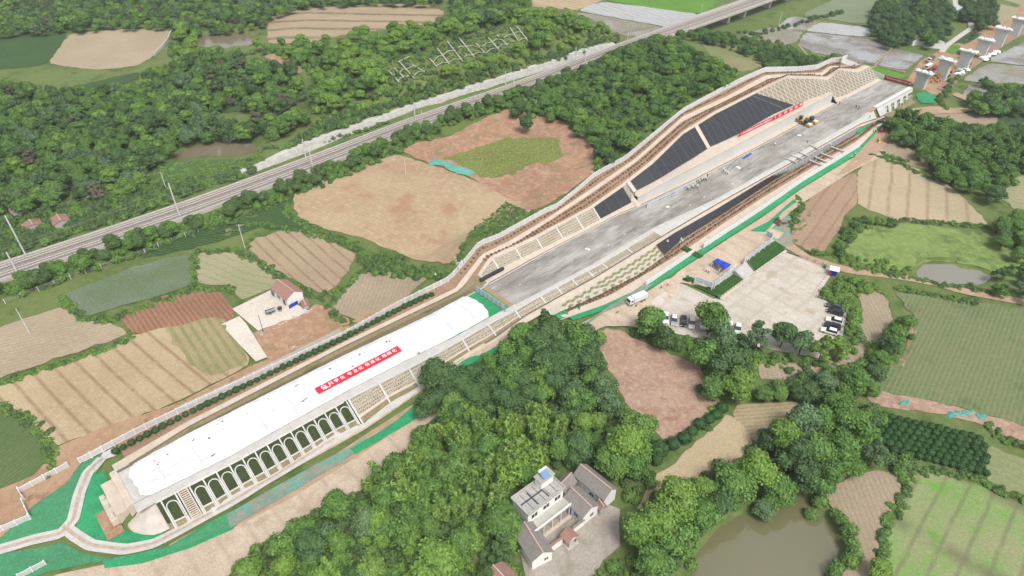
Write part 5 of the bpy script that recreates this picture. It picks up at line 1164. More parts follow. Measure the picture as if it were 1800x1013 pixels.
# hedges between fields
def hedge(px, w_=1.0, dist=.9, sz=(.45, .8), mats=('bush','bushd'), seed=1, key='s'): scatter_line(px, dist, [(3,key+'0',mats[0]),(2,key+'1',mats[1])], sz, 'scrub', 'scrub', w_, .4, seed)
for i, px in enumerate([
 [(0,672),(70,650),(150,625),(222,598),(232,588)],[(115,520),(122,540),(150,562),(205,562)],[(195,560),(260,538),(330,512),(400,503),(410,515)],[(341,445),(341,500)],
 [(420,445),(450,458),(495,488),(530,508),(560,525),(605,500)],[(347,442),(430,440),(440,420)],[(585,540),(605,505),(650,465),(630,445)],[(585,545),(600,565),(625,575)],
 [(640,462),(700,465),(760,470),(790,485)],[(430,395),(520,405),(600,425),(640,440)],[(0,712),(40,730),(80,765),(95,800),(92,835)],[(500,350),(505,380),(560,405),(620,430)],
 [(820,425),(800,465)],[(1400,345),(1410,360),(1395,385),(1390,402)],[(1580,385),(1640,390),(1700,395),(1750,402)],[(1500,470),(1580,485),(1650,500),(1740,512)],
 [(1575,505),(1660,520),(1720,532)],[(1265,715),(1240,745),(1160,790)],[(1420,440),(1470,450)],[(1740,745),(1760,770),(1860,800)],[(1600,832),(1590,860),(1560,925),(1548,990),(1540,1020)],[(1600,828),(1700,835),(1800,880),(1860,905)],
 [(1530,270),(1560,280),(1620,305),(1640,315)],[(1548,268),(1600,285)]]):
    hedge(px, 1.1, .8, (.4, .75), seed=30+i)
for i, (px, d_, sz, mats) in enumerate([
 ([(640,440),(700,448),(720,470),(790,480),(770,490),(650,480),(630,460)], 1.8, (.5,.9), ('bush','bushd')),
 ([(1465,435),(1480,400),(1510,385),(1560,382),(1570,395),(1520,400),(1490,425),(1478,455)], 2.6, (.8,1.3), ('bush','dark')),
 ([(1478,480),(1540,500),(1570,520),(1545,510),(1510,520),(1510,575),(1490,600),(1485,545),(1440,522),(1462,500)], 2.2, (.6,1.1), ('grass','bush')),
 ([(1500,545),(1520,580),(1500,625),(1480,640),(1488,600)], 2.2, (.7,1.1), ('bush','blue')),
 ([(1340,640),(1400,655),(1470,640),(1495,625),(1480,622),(1400,635),(1340,625)], 1.8, (.4,.7), ('bush','bushd')),
 ([(1300,590),(1340,615),(1440,635),(1430,640),(1300,625)], 2.2, (.6,1.0), ('bush','bushd')),
 ([(1100,580),(1160,605),(1230,625),(1240,600),(1170,585),(1110,572)], 2.2, (.6,1.1), ('bush','bushd')),
 ([(1590,838),(1545,800),(1440,850),(1400,860),(1380,850),(1350,800),(1300,790),(1290,800),(1500,700),(1550,720),(1560,770),(1610,815)], 2.6, (.7,1.2), ('bush','bushd')),
 ([(1085,880),(1130,890),(1150,1013),(1240,1013),(1205,960),(1290,900),(1280,820),(1200,850),(1150,840),(1110,860)], 2.8, (.7,1.2), ('bush','bushd')),
 ([(1040,1030),(1050,985),(1090,975),(1150,1000),(1150,1030)], 2.0, (.5,1.0), ('bush','bushd')),
 ([(1610,470),(1600,480),(1560,482),(1480,460),(1475,440)], 2.4, (.4,.7), ('grass','grass'))]):
    scatter(px, d_, [(3,'S0',mats[0]),(2,'S1',mats[1]),(2,'s0',mats[0])], (sz[0]*.75, sz[1]*.75), 'scrub', 'scrub', .8, 60+i)
# right side woods
scatter([(1558,200),(1600,195),(1650,215),(1700,222),(1760,222),(1860,228),(1860,300),(1800,305),(1760,335),(1700,330),(1650,310),(1630,275),(1590,250),(1562,232)], 5.2, [(3,'b0','broad'),(2,'b1','bush'),(2,'m1','bush'),(1,'b3','dark')], (.6, .95), 'leafy tree in the wood at the right edge beside the dirt track', 'wood at the right edge', 4, 21)
scatter([(1700,175),(1740,150),(1790,160),(1860,150),(1860,195),(1760,197),(1720,195)], 5.2, mixbf, (.7, 1.0), 'leafy tree at the right edge above the tan field', 'trees at the right edge above the tan field', 4, 22)
scatter([(1742,330),(1760,370),(1800,370),(1860,380),(1860,450),(1800,450),(1760,420),(1745,400)], 5.0, mixbf, (.7,.95), 'leafy tree at the right edge above the weed covered pond', 'trees at the right edge above the weedy pond', 4, 23)
scatter([(1745,475),(1800,470),(1860,480),(1860,530),(1790,520),(1750,510)], 4.5, [(2,'o0','blue'),(2,'o1','broad')], (.6,.9), 'thin tree on the right bank of the grey water', 'thin trees on the right bank of the grey water', 3, 24)
scatter([(1535,20),(1560,-8),(1640,-12),(1670,20),(1668,60),(1640,78),(1600,70),(1565,80),(1535,55)], 6.0, [(3,'b3','dark'),(3,'b0','dark'),(1,'b1','broad')], (.8, 1.2), 'dark tree in the clump around the hamlet in the flooded paddies', 'dark tree clump around the hamlet', 4, 25)
scatter([(1690,5),(1700,-8),(1750,-5),(1755,20),(1745,45),(1715,48),(1690,25)], 6.0, [(3,'b3','dark'),(3,'b0','dark')], (.75, 1.05), 'dark tree in the clump left of the last pier', 'dark tree clump left of the last pier', 4, 26)
scatter([(1180,58),(1240,55),(1300,65),(1330,80),(1400,92),(1440,105),(1530,135),(1480,112),(1430,115),(1360,115),(1330,95),(1260,75)], 4.6, [(3,'b3','dark'),(2,'S0','bushd'),(2,'b0','broad')], (.5,.75), 'small dark tree in the row below the muddy paddies', 'tree row below the muddy paddies', 3, 27)
scatter([(1300,70),(1330,62),(1400,85),(1500,115),(1490,122),(1400,98)], 3.6, [(3,'S0','bushd'),(3,'S1','bush')], (.6,.9), 'scrub', 'scrub', 1, 28)
scatter_line([(1420,30),(1455,28),(1480,20),(1330,60),(1300,55)], 2.5, [(1,'S0','dark'),(1,'S1','bushd')], (.5,.8), 'scrub', 'scrub', 2, 1, 29)
for px, py, R, lb in [(1728,140,3.0,'lone grey green tree standing in the muddy paddies near the spoil bank'),(1760,340,2.8,'small lone tree in the pale field at the right edge'),(1712,60,2.4,'small tree by the bend of the country road')]: tree_px(px, py, 'o1', 'blue', R, lb, None)
scatter_line([(1690,92),(1700,110),(1650,175),(1660,190)], 2.0, [(1,'S0','bushd'),(1,'S1','bush')], (.5,.7), 'scrub', 'scrub', 1.5, 1, 31)
# low growth in lotus marsh, corn, nursery rows
scatter([(823,410),(890,355),(933,372),(905,395),(870,415),(840,422)], 1.3, [(1,'s0','bush'),(1,'s1','bushd')], (.35,.5), 'nursery', 'nursery', .4, 33, jitter=.3)
scatter([(262,290),(330,284),(430,279),(480,290),(420,302),(330,333),(265,340)], 2.2, [(1,'s0','grass'),(1,'s1','bush')], (.4,.6), 'scrub', 'scrub', .4, 34)
# undergrowth below the woods
for i, (px, av, d_) in enumerate([(WOOD, [], 2.7), (FOR1, [[(50,178),(100,160),(245,126),(246,140),(180,163),(60,187)]], 3.6),
  ([(1000,345),(1030,330),(1050,300),(1048,260),(1000,215),(930,195),(900,205),(905,170),(960,150),(1060,110),(1110,75),(1180,70),(1230,95),(1280,120),(1300,128),(1250,150),(1180,195),(1110,252),(1060,285),(1040,315)], [], 2.7),
  ([(1558,200),(1600,195),(1650,215),(1700,222),(1760,222),(1860,228),(1860,300),(1800,305),(1760,335),(1700,330),(1650,310),(1630,275),(1590,250),(1562,232)], [], 3.2),
  ([(1230,690),(1240,640),(1225,600),(1280,590),(1340,600),(1330,660),(1300,700),(1270,705)], [], 2.4),
  ([(1330,690),(1400,665),(1500,640),(1560,590),(1600,560),(1605,590),(1560,650),(1540,690),(1480,705),(1400,702)], [], 2.2),
  ([(690,172),(780,142),(890,110),(890,118),(780,150),(690,180)], [], 3.4)]):
    scatter(px, d_, [(3,'S0','bushd'),(3,'S1','bush'),(1,'s0','light')], (.55, 1.0), 'scrub', 'scrub', .8, 80+i)
# ---- split into individuals and stuff
def inframe(x, y, z):
    dz = z-HC; dp = y*CS-dz*SN; up = y*SN+dz*CS; px = 900+F*x/dp; py = 506.5-F*up/dp; return -40 < px < 1840 and -40 < py < 1053, px, py
cor_t = {}
def on_line(x, y, m=1.0):
    s_ = (x-A0[0])*U[0]+(y-A0[1])*U[1]; t_ = (x-A0[0])*NL[0]+(y-A0[1])*NL[1]
    if CS0-9 < s_ < CS1+3 and abs(t_) < 60:
        t, z = corr(min(max(s_, CS0), CS1)); return t[-1]-m < t_ < t[0]+m
    return False
def near_rail(x, y):
    d_, _, _ = polydist(np.array([x]), np.array([y]), RW); return d_[0] < 7.5
ind, stf = [], {}
TREES = [t for t in TREES if (t[6] is None and t[5] not in ('scrub', 'nursery')) or not on_line(t[0], t[1], 1.2 if t[4]*({'b':4.1,'o':3.6,'c':2.6,'m':2.9}.get(t[2][0], 1.5)) < 3 else 2.6) and not near_rail(t[0], t[1])]
cnt = {}
for t in sorted(TREES, key=lambda t: (0 if t[6] is None else 1, cam_d(t[0], t[1])-t[4]*3)):
    if t[5] in ('scrub', 'nursery'): stf.setdefault(t[5], []).append(t); continue
    k = KIND[t[2]][3]; ok = inframe(t[0], t[1], tz(t[0], t[1])+3)[0]
    if cnt.get(k, 0) < 290 and ok: cnt[k] = cnt.get(k, 0)+1; ind.append(t)
    else: stf.setdefault('wood', []).append(t)
LMK = [('the white two storey house',945,870),('the gate pavilion',997,937),('the grey roofed back house',1050,830),('the turquoise net strip',790,640),('the torn net by the arches',560,825),('the bottom edge of the photo',560,1013),('the bottom of the wood',760,1013),('the drain bend',880,610),('the red cleared ground',1130,680),('the round bushes',1200,760),('the concrete site road',640,830),('the pond',1330,930),('the bush nursery',1600,780),('the strip field',1530,600),('the car park',1400,560),('the green crop',1620,600),
 ('the brown pond',380,262),('the far pond',400,70),('the banded field',620,45),('the pale tan field',200,90),('the corn strip',430,185),('the small corn strip',150,155),('the red soil path',500,112),('the old railway wall',700,200),('the sheds',90,395),('the left edge',0,280),('the utility pole',287,320),('the old slope frame',820,90),('the red clearing',950,230),('the white fence',1180,215),('the vine patch',900,275),('the dry grass slope',1290,100),('the old viaduct',1260,45),('the muddy paddies',1370,75),('the dirt track',1620,200),('the brown field',1600,280),('the right edge',1800,270),('the weedy marsh',1650,420),('the grey water',1690,490),('the hamlet yard',1620,70),('the country road',1700,40),('the piers',1760,70),('the banded stubble field',1650,340),('the top edge',250,0),('the top left corner',0,0),('the concrete frame hillside',960,60),('the hilltop',1120,160)]
MN = {'broad':'mid green','light':'light green','dark':'dark green','bamboo':'yellow green','blue':'grey green','bush':'fresh green','bushd':'dull green','ball':'dark','dry':'dull brown','grass':'grassy'}
def autolabel(x, y, key, mat, sc):
    _, px, py = inframe(x, y, tz(x, y)+4); b = min(LMK, key=lambda l: math.hypot(l[1]-px, (l[2]-py)*1.3)); dx, dy = px-b[1], py-b[2]; r = math.hypot(dx, dy)
    pos = 'right by' if r < 22 else (('far ' if r > 110 else '')+(('right of' if dx > 0 else 'left of') if abs(dx) > 1.6*abs(dy) else (('below' if dy > 0 else 'above') if abs(dy) > 1.6*abs(dx) else ('below and right of' if dy > 0 else 'above and right of') if dx > 0 else ('below and left of' if dy > 0 else 'above and left of'))))
    kd = 'bamboo clump' if key[0] == 'm' else ('open crowned tree' if key[0] == 'o' else 'pointed tree' if key[0] == 'c' else 'rounded tree'); szn = 'large ' if sc > .92 else ('small ' if sc < .72 else 'medium ')
    return szn+MN[mat]+' '+kd+' '+pos+' '+b[0]
ORD = ['leftmost', 'second from left', 'third from left', 'fourth from left', 'fifth from left', 'sixth from left', 'seventh from left', 'eighth from left', 'ninth from left', 'tenth from left']
NEWL = {}
for i_, t in enumerate(ind):
    if t[6]: NEWL.setdefault(autolabel(t[0], t[1], t[2], t[3], t[4]), []).append(i_)
for lb, L_ in NEWL.items():
    L_.sort(key=lambda i_: inframe(ind[i_][0], ind[i_][1], tz(ind[i_][0], ind[i_][1])+4)[1])
    for k_, i_ in enumerate(L_): NEWL[lb] = None; ind[i_] = ind[i_][:5]+((' '.join(lb.replace('medium ', '').split()[:13 if 'from' in ORD[min(k_, 9)] else 15])+((', '+ORD[min(k_, 9)]) if len(L_) > 1 else '')),)+ind[i_][6:]
for x, y, key, mat, sc, lb, grp, zm in ind:
    cm, tm = protomesh(key, mat); z = tz(x, y); nm = KIND[key][3]
    o = thing(nm, lb, {'tree': 'tree', 'bamboo_clump': 'bamboo', 'shrub': 'shrub'}[nm], (x, y, z-.1), rnd.uniform(0, 6.28), grp); o.scale = (sc, sc, sc*rnd.uniform(.88, 1.12))
    link('crown', cm, o)
    if tm: link('trunk' if nm == 'tree' else 'culms', tm, o)
def stuffmesh(name, items, label, cat, thin=1.0):
    by = {}
    for t in items: by.setdefault((t[2], t[3]), []).append(t)
    mats, Vs, Fs, Mi, o = [], [], [], [], 0
    for (key, mat), L in by.items():
        V, F_ = KIND[key][0]
        if mat not in mats: mats.append(mat)
        if thin < 1:
            nh = len(F_); keep = RG.random(nh) < thin; F_ = F_[keep]; u_, inv = np.unique(F_, return_inverse=True); V = V[u_]; F_ = inv.reshape(F_.shape)
        for t in L:
            a = rnd.uniform(0, 6.28); c, s_ = math.cos(a), math.sin(a); R_ = np.array([[c,-s_,0],[s_,c,0],[0,0,1]])*t[4]
            Vs.append(V@R_.T+np.array([t[0], t[1], tz(t[0], t[1])-.1])); Fs.append(F_+o); Mi.append(np.full(len(F_), mats.index(mat))); o += len(V)
    V = np.vstack(Vs); F_ = np.vstack(Fs); me = np_mesh(name, V, F_, None)
    for m_ in mats: me.materials.append(LM[m_])
    me.polygons.foreach_set('material_index', np.concatenate(Mi).astype(np.int32)); me.update()
    print(name, len(items), len(F_)); return tag(link(name, me), label, cat, kind='stuff')
stuffmesh('scrub', stf['scrub'], 'low green scrub and hedge growth along field edges, railway and hill slopes', 'scrub')
stuffmesh('nursery_rows', stf['nursery'], 'rows of small green nursery plants between red field and white fence', 'nursery plants')
if stf.get('wood'): stuffmesh('far_wood', stf['wood'], 'mass of far treetops in the woods toward the top edge', 'wood', .6)
print('individual', cnt)
# ------------------------------------------------------------------ paints
def paint(n, c, rough=.4, metal=0): return simple(n, c, tuple(v*.85 for v in c), 3, rough, metal)
P_white = paint('white_paint', (.72,.72,.7), .35); P_grey = paint('grey_metal', (.38,.39,.4), .5, .3); P_black = paint('black_paint', (.025,.026,.03), .3)
P_dark = paint('dark_grey_paint', (.08,.085,.09), .3, .3); P_blue = paint('blue_cloth', (.015,.05,.42), .6); P_red = paint('red_banner_cloth', (.56,.02,.035), .7)
P_yel = paint('yellow_machine', (.62,.36,.05), .5); P_glass = paint('dark_glass', (.02,.03,.035), .08); P_tyre = paint('tyre_rubber', (.02,.02,.02), .9); P_org = paint('orange_vest', (.75,.22,.05), .8)
P_hiv = paint('reflective_vest', (.62,.72,.35), .8); P_skin = paint('skin', (.45,.28,.2), .6); P_trou = paint('dark_trousers', (.03,.035,.05), .8); P_helm = paint('white_helmet', (.75,.75,.75), .4); P_redv = paint('red_vehicle', (.4,.03,.03), .4)
P_lamp = paint('lamp_lens', (.7,.68,.6), .2); P_txt = paint('white_lettering', (.85,.84,.86), .6); P_btxt = paint('blue_lettering', (.22,.27,.6), .6); P_pole = paint('concrete_pole', (.6,.59,.56), .8); P_panel = simple('translucent_panel', (.42,.52,.56), (.36,.46,.5), .5, .25)
P_gbin = paint('green_bin_plastic', (.02,.2,.07), .5); P_fence = paint('white_fence_concrete', (.74,.73,.72), .75); P_wire = paint('wire', (.25,.25,.25), .5)
# ------------------------------------------------------------------ fences
def fence(name, P, label, h=2.2, sp=2.5, style='bars', mat=None, pmat=None, cat='fence', group=None):
    P = [np.array(p, float) for p in P]; o = thing(name, label, cat, tuple(P[0]), 0, group); pm = mat or P_fence
    cum = [0]
    for a, b in zip(P[:-1], P[1:]): cum.append(cum[-1]+np.linalg.norm((b-a)[:2]))
    n = max(1, min(99, int(round(cum[-1]/sp)))); sp = cum[-1]/n
    def pos(d): return np.array([np.interp(d, cum, [p[k] for p in P]) for k in range(3)])
    pw = .13 if style != 'wire' else .09; post = MB().box(-pw,pw,-pw,pw,-.3,h+.12).mesh('post', pm)
    pb = MB()
    if style == 'bars':
        pb.box(0,1,-.05,.05,h-.14,h); pb.box(0,1,-.05,.05,.1,.26)
        for q in range(12): pb.box((q+.18)/12,(q+.82)/12,-.035,.035,.26,h-.14)
    elif style == 'panel': pb.box(0,1,-.04,.04,.05,h)
    elif style == 'frame':
        pb.box(0,1,-.03,.03,h-.1,h); pb.box(0,1,-.03,.03,.4,.5); pb.box(.48,.52,-.03,.03,.5,h-.1); pb.box(0,1,-.03,.03,(h+.5)/2-.04,(h+.5)/2+.04)
    elif style == 'wire': [pb.box(0,1,-.015,.015,z_,z_+.03) for z_ in (h*.4,h*.7,h*.95)]
    elif style == 'rail': pb.box(0,1,-.03,.03,h-.06,h); pb.box(0,1,-.03,.03,h*.5,h*.5+.05)
    pan = pb.mesh('panel', pm if style != 'frame' else P_white); gl = MB().box(0.02,.98,-.012,.012,.5,h-.1).mesh('pane', P_panel) if style == 'frame' else None
    if style == 'panel' and pmat: pan.materials[0] = pmat
    for q in range(n+1):
        c = pos(q*sp)-P[0]; a = link('post', post, o); a.location = c
        if q < n:
            e = pos((q+1)*sp)-P[0]; d_ = e-c; L = np.linalg.norm(d_[:2]); b = link('panel', pan, o); b.location = c; b.scale = (L, 1, 1); az = math.atan2(d_[1], d_[0]); b.rotation_euler = (0, 0, az); a.rotation_euler = (0,0,az)
            if abs(d_[2]) > .02: b.rotation_euler = (0, -math.atan2(d_[2], L), az)
            if gl: p_ = link('pane', gl, b)
    return o
ss = np.arange(CS0+.5, CS1, 2.0); LP = [CP(0, s_) for s_ in ss]; i1, i2 = 64, 128
fence('concrete_fence', [at(142,815)]+LP[4:i1], 'long white barred concrete fence behind the row of round bushes, on the farm side', 1.9, 2.5)
fence('concrete_fence', LP[i1-1:i2], 'white barred fence climbing from the farm land past the red clearing and cutting', 2.0, 2.5)
fence('concrete_fence', LP[i2-1:], 'white barred fence curving along the hilltop above the lattice slope', 2.3, 2.4)
FE = [CP(0, CS1)]+[np.array([*g(x, y, z)[:2], z]) for x, y, z in [(1478,110,12.5),(1500,118,8.5),(1525,129,5.5),(1551,140,3.8)]]
fence('concrete_fence', FE, 'pale stepped fence descending over green net from the hilltop toward the far red banner', 2.3, 2.0)
fence('concrete_fence', [at(*p) for p in ((37,868),(122,822))], 'white barred fence section beside the green terrace crop at the left edge', 1.9)
fence('concrete_fence', [at(*p) for p in ((36,866),(44,880))], 'very short fence piece turning the corner beside bare orange soil', 1.9, 2.2)
fence('concrete_fence', [at(*p) for p in ((43,886),(55,912))], 'short white fence piece between the bare soil and the green net', 1.9, 2.2)
fence('concrete_fence', [at(*p) for p in ((55,914),(-40,955))], 'white barred fence section leaving the frame at the left above the drain channel', 1.9)
fence('concrete_fence', [at(*p) for p in ((36,1018),(82,994))], 'small white fence section on the green net at the bottom left corner', 1.7)
fence('panel_fence', [g(x, y, 1.5) for x, y in ((1135,503),(1219,446))], 'white panel fence between the green strip and the beige path, left of the gate', 2.0, 3, 'panel')
fence('panel_fence', [g(x, y, 1.5) for x, y in ((1236,437),(1257,423),(1340,369),(1413,318),(1510,259))], 'long white panel fence beside the brown soil terrace, right of the gate', 2.2, 3, 'panel')
fence('hoarding', [g(x, y, 1.9) for x, y in ((1358,317),(1403,293),(1508,232))], 'grey corrugated site hoarding between the black slope sheet and the soil terrace', 2.5, 2.5, 'panel', P_grey, simple('hoarding_sheet', (.36,.39,.42), (.28,.31,.34), 1.5, .5))
fence('barrier', [g(836.5,514,D), g(888,548,D)], 'row of bluish panels across the formation beside the bright green net', 2.4, 1.9, 'frame', P_grey)
fence('notice_hoarding', [g(1221,496,1.6), g(1251,508,1.6)], 'pair of pale glazed panels at the left corner of the yard, above the dark turf', 2.3, 4.0, 'frame', P_white)
fence('notice_hoarding', [g(1255,506,1.6), g(1291,476,1.6)], 'blue topped panel row beside the blue canopy, above the dark turf', 2.3, 3.0, 'frame', P_white)
fence('notice_hoarding', [g(1308,463,1.6), g(1340,439,1.6), g(1359,425,1.6), g(1346,415,1.6)], 'pale blue panel row right of the steps, above the far turf bank', 2.3, 3.0, 'frame', P_white)
for a, b, l in (((1379,442),(1460,471),'grey guard rail along the top edge of the car park beside the dirt road'),((1434,523),(1488,541),'short grey guard rail above the parked black cars'),((1488,541),(1477,604),'grey guard rail behind the column of parked cars')):
    fence('guard_rail', [g(*a, .1), g(*b, .1)], l, 1.0, 2.5, 'rail', P_grey)
o = fence('post_fence', [at(x/3, 338+y/3+3) for x, y in ((30,580),(138,538),(248,498),(350,462),(450,422),(548,392),(640,357),(735,328),(822,287),(910,255),(1000,222),(1075,190),(1150,148),(1230,116))], 'line of small pale posts along the foot of the bushes near the old railway', 1.7, 4.6, 'wire', P_pole)
# ------------------------------------------------------------------ poles and wires
def solve_h(base, top_py):
    best = (1e9, 5)
    for h in np.arange(2, 22, .25):
        x, y, z = base[0], base[1], base[2]+h; dz = z-HC; dp = y*CS-dz*SN; py = 506.5-F*(y*SN+dz*CS)/dp
        if abs(py-top_py) < best[0]: best = (abs(py-top_py), h)
    return best[1]
TOPS = {}
def catenary(tp, bp, side, label, key):
    b = g(bp[0], bp[1], RZ-.2); h = solve_h(b, tp[1]); o = thing('catenary_mast', label, 'catenary mast', tuple(b), 0, 'catenary masts of the old railway')
    k = np.argmin(np.hypot(AL[:,0]-b[0], AL[:,1]-b[1])); t = AL[min(k+1,len(AL)-1)]-AL[k-1]; n = np.array([-t[1], t[0]])/np.linalg.norm(t[:2])*side
    MB().tube((0,0,-.5),(0,0,h),.28,.2,8).build('mast', P_pole, o); hc = min(h-1.2, 7.2)
    mb = MB(); mb.tube((0,0,hc-1.4),(n[0]*2.6,n[1]*2.6,hc-1.0),.07); mb.tube((0,0,hc),(n[0]*2.6,n[1]*2.6,hc-1.0),.05); mb.tube((0,0,hc+.2),(n[0]*2.2,n[1]*2.2,hc+.2),.05); mb.build('cantilever', P_grey, o)
    MB().box(-.35,.35,-.35,.35,-.5,.5).build('footing', m_palec, o)
    TOPS.setdefault(key, []).append((b+np.array([n[0]*2.4, n[1]*2.4, hc-1]), b+np.array([0,0,h-.3])))
CM = [((9,380),(46,450),1),((14,443),(31,480),0),((297,322),(316,380),0),((530,245),(538,279),1),((545,263),(550,297),0),((727,180),(730,210),1),((742,195),(743,223),0),((889,125),(889,153),1),((903,138),(903,165),0),((1011,84),(1011,111),1),((1029,94),(1029,109),0),((1102,56),(1101,92),0),((1117,60),(1117,76),1)]
CL = ['tallest white catenary mast at the left edge, far side of the tracks','shorter white mast at the left edge, near side of the tracks','tall white mast left of the ditch pond, near side of the tracks','mast at the left end of the white retaining wall, far side','mast at the left end of the white retaining wall, near side','far side mast above the big straw field','near side mast above the big straw field','far side mast in the middle of the white retaining wall','near side mast in the middle of the white retaining wall','far side mast at the right end of the white wall','short near side mast at the right end of the white wall','slim tall mast in the trees where the tracks reach the viaduct','last small mast before the old viaduct']
for (a, b, s_), l in zip(CM, CL): catenary(a, b, -1 if s_ else 1, l, s_)
def wire(pts, r=.035, sag=.6, label=None, name='overhead_wire'):
    mb = MB()
    for a, b in zip(pts[:-1], pts[1:]):
        prev = None
        for q in range(9):
            f = q/8; p = a+(b-a)*f-np.array([0,0,sag*4*f*(1-f)])
            if prev is not None: mb.tube(prev, p, r, r, 4, False)
            prev = p
    return tag(mb.build(name, P_wire), label, 'wire')
for k in (0, 1):
    L_ = sorted(TOPS[k], key=lambda q: q[0][1]); c_ = [q[0] for q in L_]; wire([c_[0]-(c_[1]-c_[0])*.6]+c_, .035, .3, 'contact wire over the %s track of the old railway' % ('near' if k == 0 else 'far'))
    c_ = [q[1] for q in L_]; wire([c_[0]-(c_[1]-c_[0])*.6]+c_, .03, .8, 'feeder wire strung between the %s side masts' % ('near' if k == 0 else 'far'))
UT = []
def upole(tp, bp, label, arm=True, mat=None, r=.16):
    b = at(*bp); h = solve_h(b, tp[1]); o = thing('utility_pole', label, 'utility pole', tuple(b)); MB().tube((0,0,-.5),(0,0,h),r,r*.65,8).build('pole', mat or P_pole, o)
    if arm:
        MB().tube((-.9,.3,h-.5),(.9,-.3,h-.5),.06).build('crossarm', P_grey, o)
        for q in (-.8, 0, .8): MB().tube((q,-q/3,h-.5),(q,-q/3,h-.2),.06,.04,6).build('insulator', P_white, o)
    UT.append(b+np.array([0,0,h-.3])); return o
for a, b, l, ar in [((282,303),(294,337),'pale utility pole with crossarm among the bushes above the tall mast',1),((28,543),(53,587),'leaning white pole standing in the tan field at the left edge',0),((421,394),(431,437),'white pole at the corner of the ridged stubble field',1),((713,278),(714,311),'short thin pole on the edge of the big straw field',0),((941,175),(942,196),'utility pole with crossarm behind the lone tree on the red clearing',1),((546,160),(549,178),'small utility pole at the bend of the red soil path',1),((745,43),(746,68),'slim pole on the scrub hill below the banded field',0),((956,8),(956,29),'slim pole in front of the dark clump at the top centre',0),((1373,20),(1369,46),'leaning pole beside the pier row of the old viaduct',0),((1471,165-110),(1470,72-12),'tiny pole between the flooded paddies',0),((1232,8),(1231,30),'lattice like mast beside the bright green rice field',1)]: upole(a, b, l, ar)
upole((455,555),(463,584), 'thin dark pole at the lower corner of the farmhouse yard', False, P_dark, .1)
wire([UT[0]+np.array([-120,-30,2]), UT[0], UT[5]], .03, 2, 'thin power line passing above the brown pond'); wire([UT[0]+np.array([-120,-32,1.5]), UT[0]+np.array([.5,-.3,0]), UT[5]+np.array([.6,-.3,0])], .03, 2.2, 'second thin power line above the brown pond')
# ------------------------------------------------------------------ clipped bushes
def ballmesh(seed, R, n): rg = np.random.default_rng(seed); return join(lobehull(rg, np.array([[0,0,R*.75]]), np.array([[R*.93,R*.93,R*.8]]), 1, 14, 8), cards(rg, np.array([[0,0,R*.75]]), np.array([[R*.93,R*.93,R*.8]]), n, .2, 0, 0, 1.2))
BM = [np_mesh('foliage', *ballmesh(80+i, 1.0, 420), LM['ball']) for i in range(2)]
STM = MB().tube((0,0,-.3),(0,0,.5),.07,.06,5).mesh('stem', m_bark)
def bush(p, R, label, group):
    o = thing('round_bush', label, 'bush', tuple(p), rnd.uniform(0,6), group); R *= rnd.uniform(.86, 1.1); o.scale = (R, R, R*rnd.uniform(.88,1.05)); link('foliage', BM[rnd.randrange(2)], o); link('stem', STM, o)
s_a = st(g(199,787,FZ))[0]; s_b = st(g(757,520,FZ))[0]; k = 0
for s_ in np.linspace(s_a, s_b, 50):
    t, z = corr(s_); tt = t[0]*.5+t[1]*.5; bush(W(s_, tt, 1.45), .9, 'round clipped dark bush in the row in front of the long white fence', 'round bushes along the white fence'); k += 1
for i, (px, py, R) in enumerate([(1268,716,1.5),(1258,728,1.3),(1246,735,1.5),(1229,745,1.55),(1215,757,1.5),(1202,770,1.6),(1183,780,1.7),(1156,792,2.1),(1153,808,1.5),(1143,833,1.2),(1145,848,1.1)]):
    bush(at(px, py+6), R, ['topmost small round bush at the right end of the path row','second small round bush from the right end of the path row','third round bush from the right end of the path row','fourth round bush from the right end, middle of the path row','fifth round bush, in the middle of the path row','sixth round bush, left of the middle of the path row','large round bush third from the left end of the path row','largest round bush beside the wood edge at the path','round bush just below the largest one by the wood','lower small bush on the narrow path behind the houses','lowest small bush on the narrow path behind the houses'][i], 'round bushes along the path')
NA_, NB_, NC_ = at(1540,730), at(1731,777), at(1731,834); e1 = (NB_-NA_)[:2]; Lx = np.linalg.norm(e1); e1 /= Lx; e2 = np.array([e1[1], -e1[0]]); Ly = abs(np.dot((NC_-NB_)[:2], e2))
NP = np.array([at(*p) for p in [(1533,724),(1738,771),(1736,838),(1600,826),(1560,790),(1530,765)]]); nr = int(Ly/1.75)
for j in range(nr+1):
    for i in range(int(Lx/1.75)+1):
        p = NA_[:2]+e1*(i*1.75+(.8 if j % 2 else 0))+e2*(j*Ly/nr)
        if inpoly(np.array([p[0]]), np.array([p[1]]), NP)[0]: bush((p[0], p[1], tz(*p)), 1.0, 'round clipped dark bush standing in the dense rectangular nursery plot', 'round bushes of the nursery plot')
# planting tufts on soil strips
IT = []
for (i, j, fr, s0, s1, d_) in [(0,1,(.5,),0,CS1,1.6),(2,3,(.28,.72),8,CS1,1.5),(11,12,(.3,.7),14,222,1.3),(11,12,(.2,),-2,40,1.3)]:
    for f in fr:
        for s_ in np.arange(s0, s1, d_):
            p = CP(i, s_)*(1-f)+CP(j, s_)*f; IT.append((p[0]+rnd.uniform(-.15,.15), p[1]+rnd.uniform(-.15,.15), p[2]))
V0, F0 = crown_bush(99, .42, 16, .3, .5); Vs, Fs, o_ = [], [], 0
for p in IT: Vs.append(V0*rnd.uniform(.7,1.2)+np.array(p)); Fs.append(F0+o_); o_ += len(V0)
m_tuft = simple('planted_tuft', (.2,.12,.075), (.15,.13,.065), .5, .9)
tag(link('planting_tufts', np_mesh('planting_tufts', np.vstack(Vs), np.vstack(Fs), m_tuft)), 'rows of small dark planted tufts on the brown soil strips beside the formation', 'planting', kind='stuff')
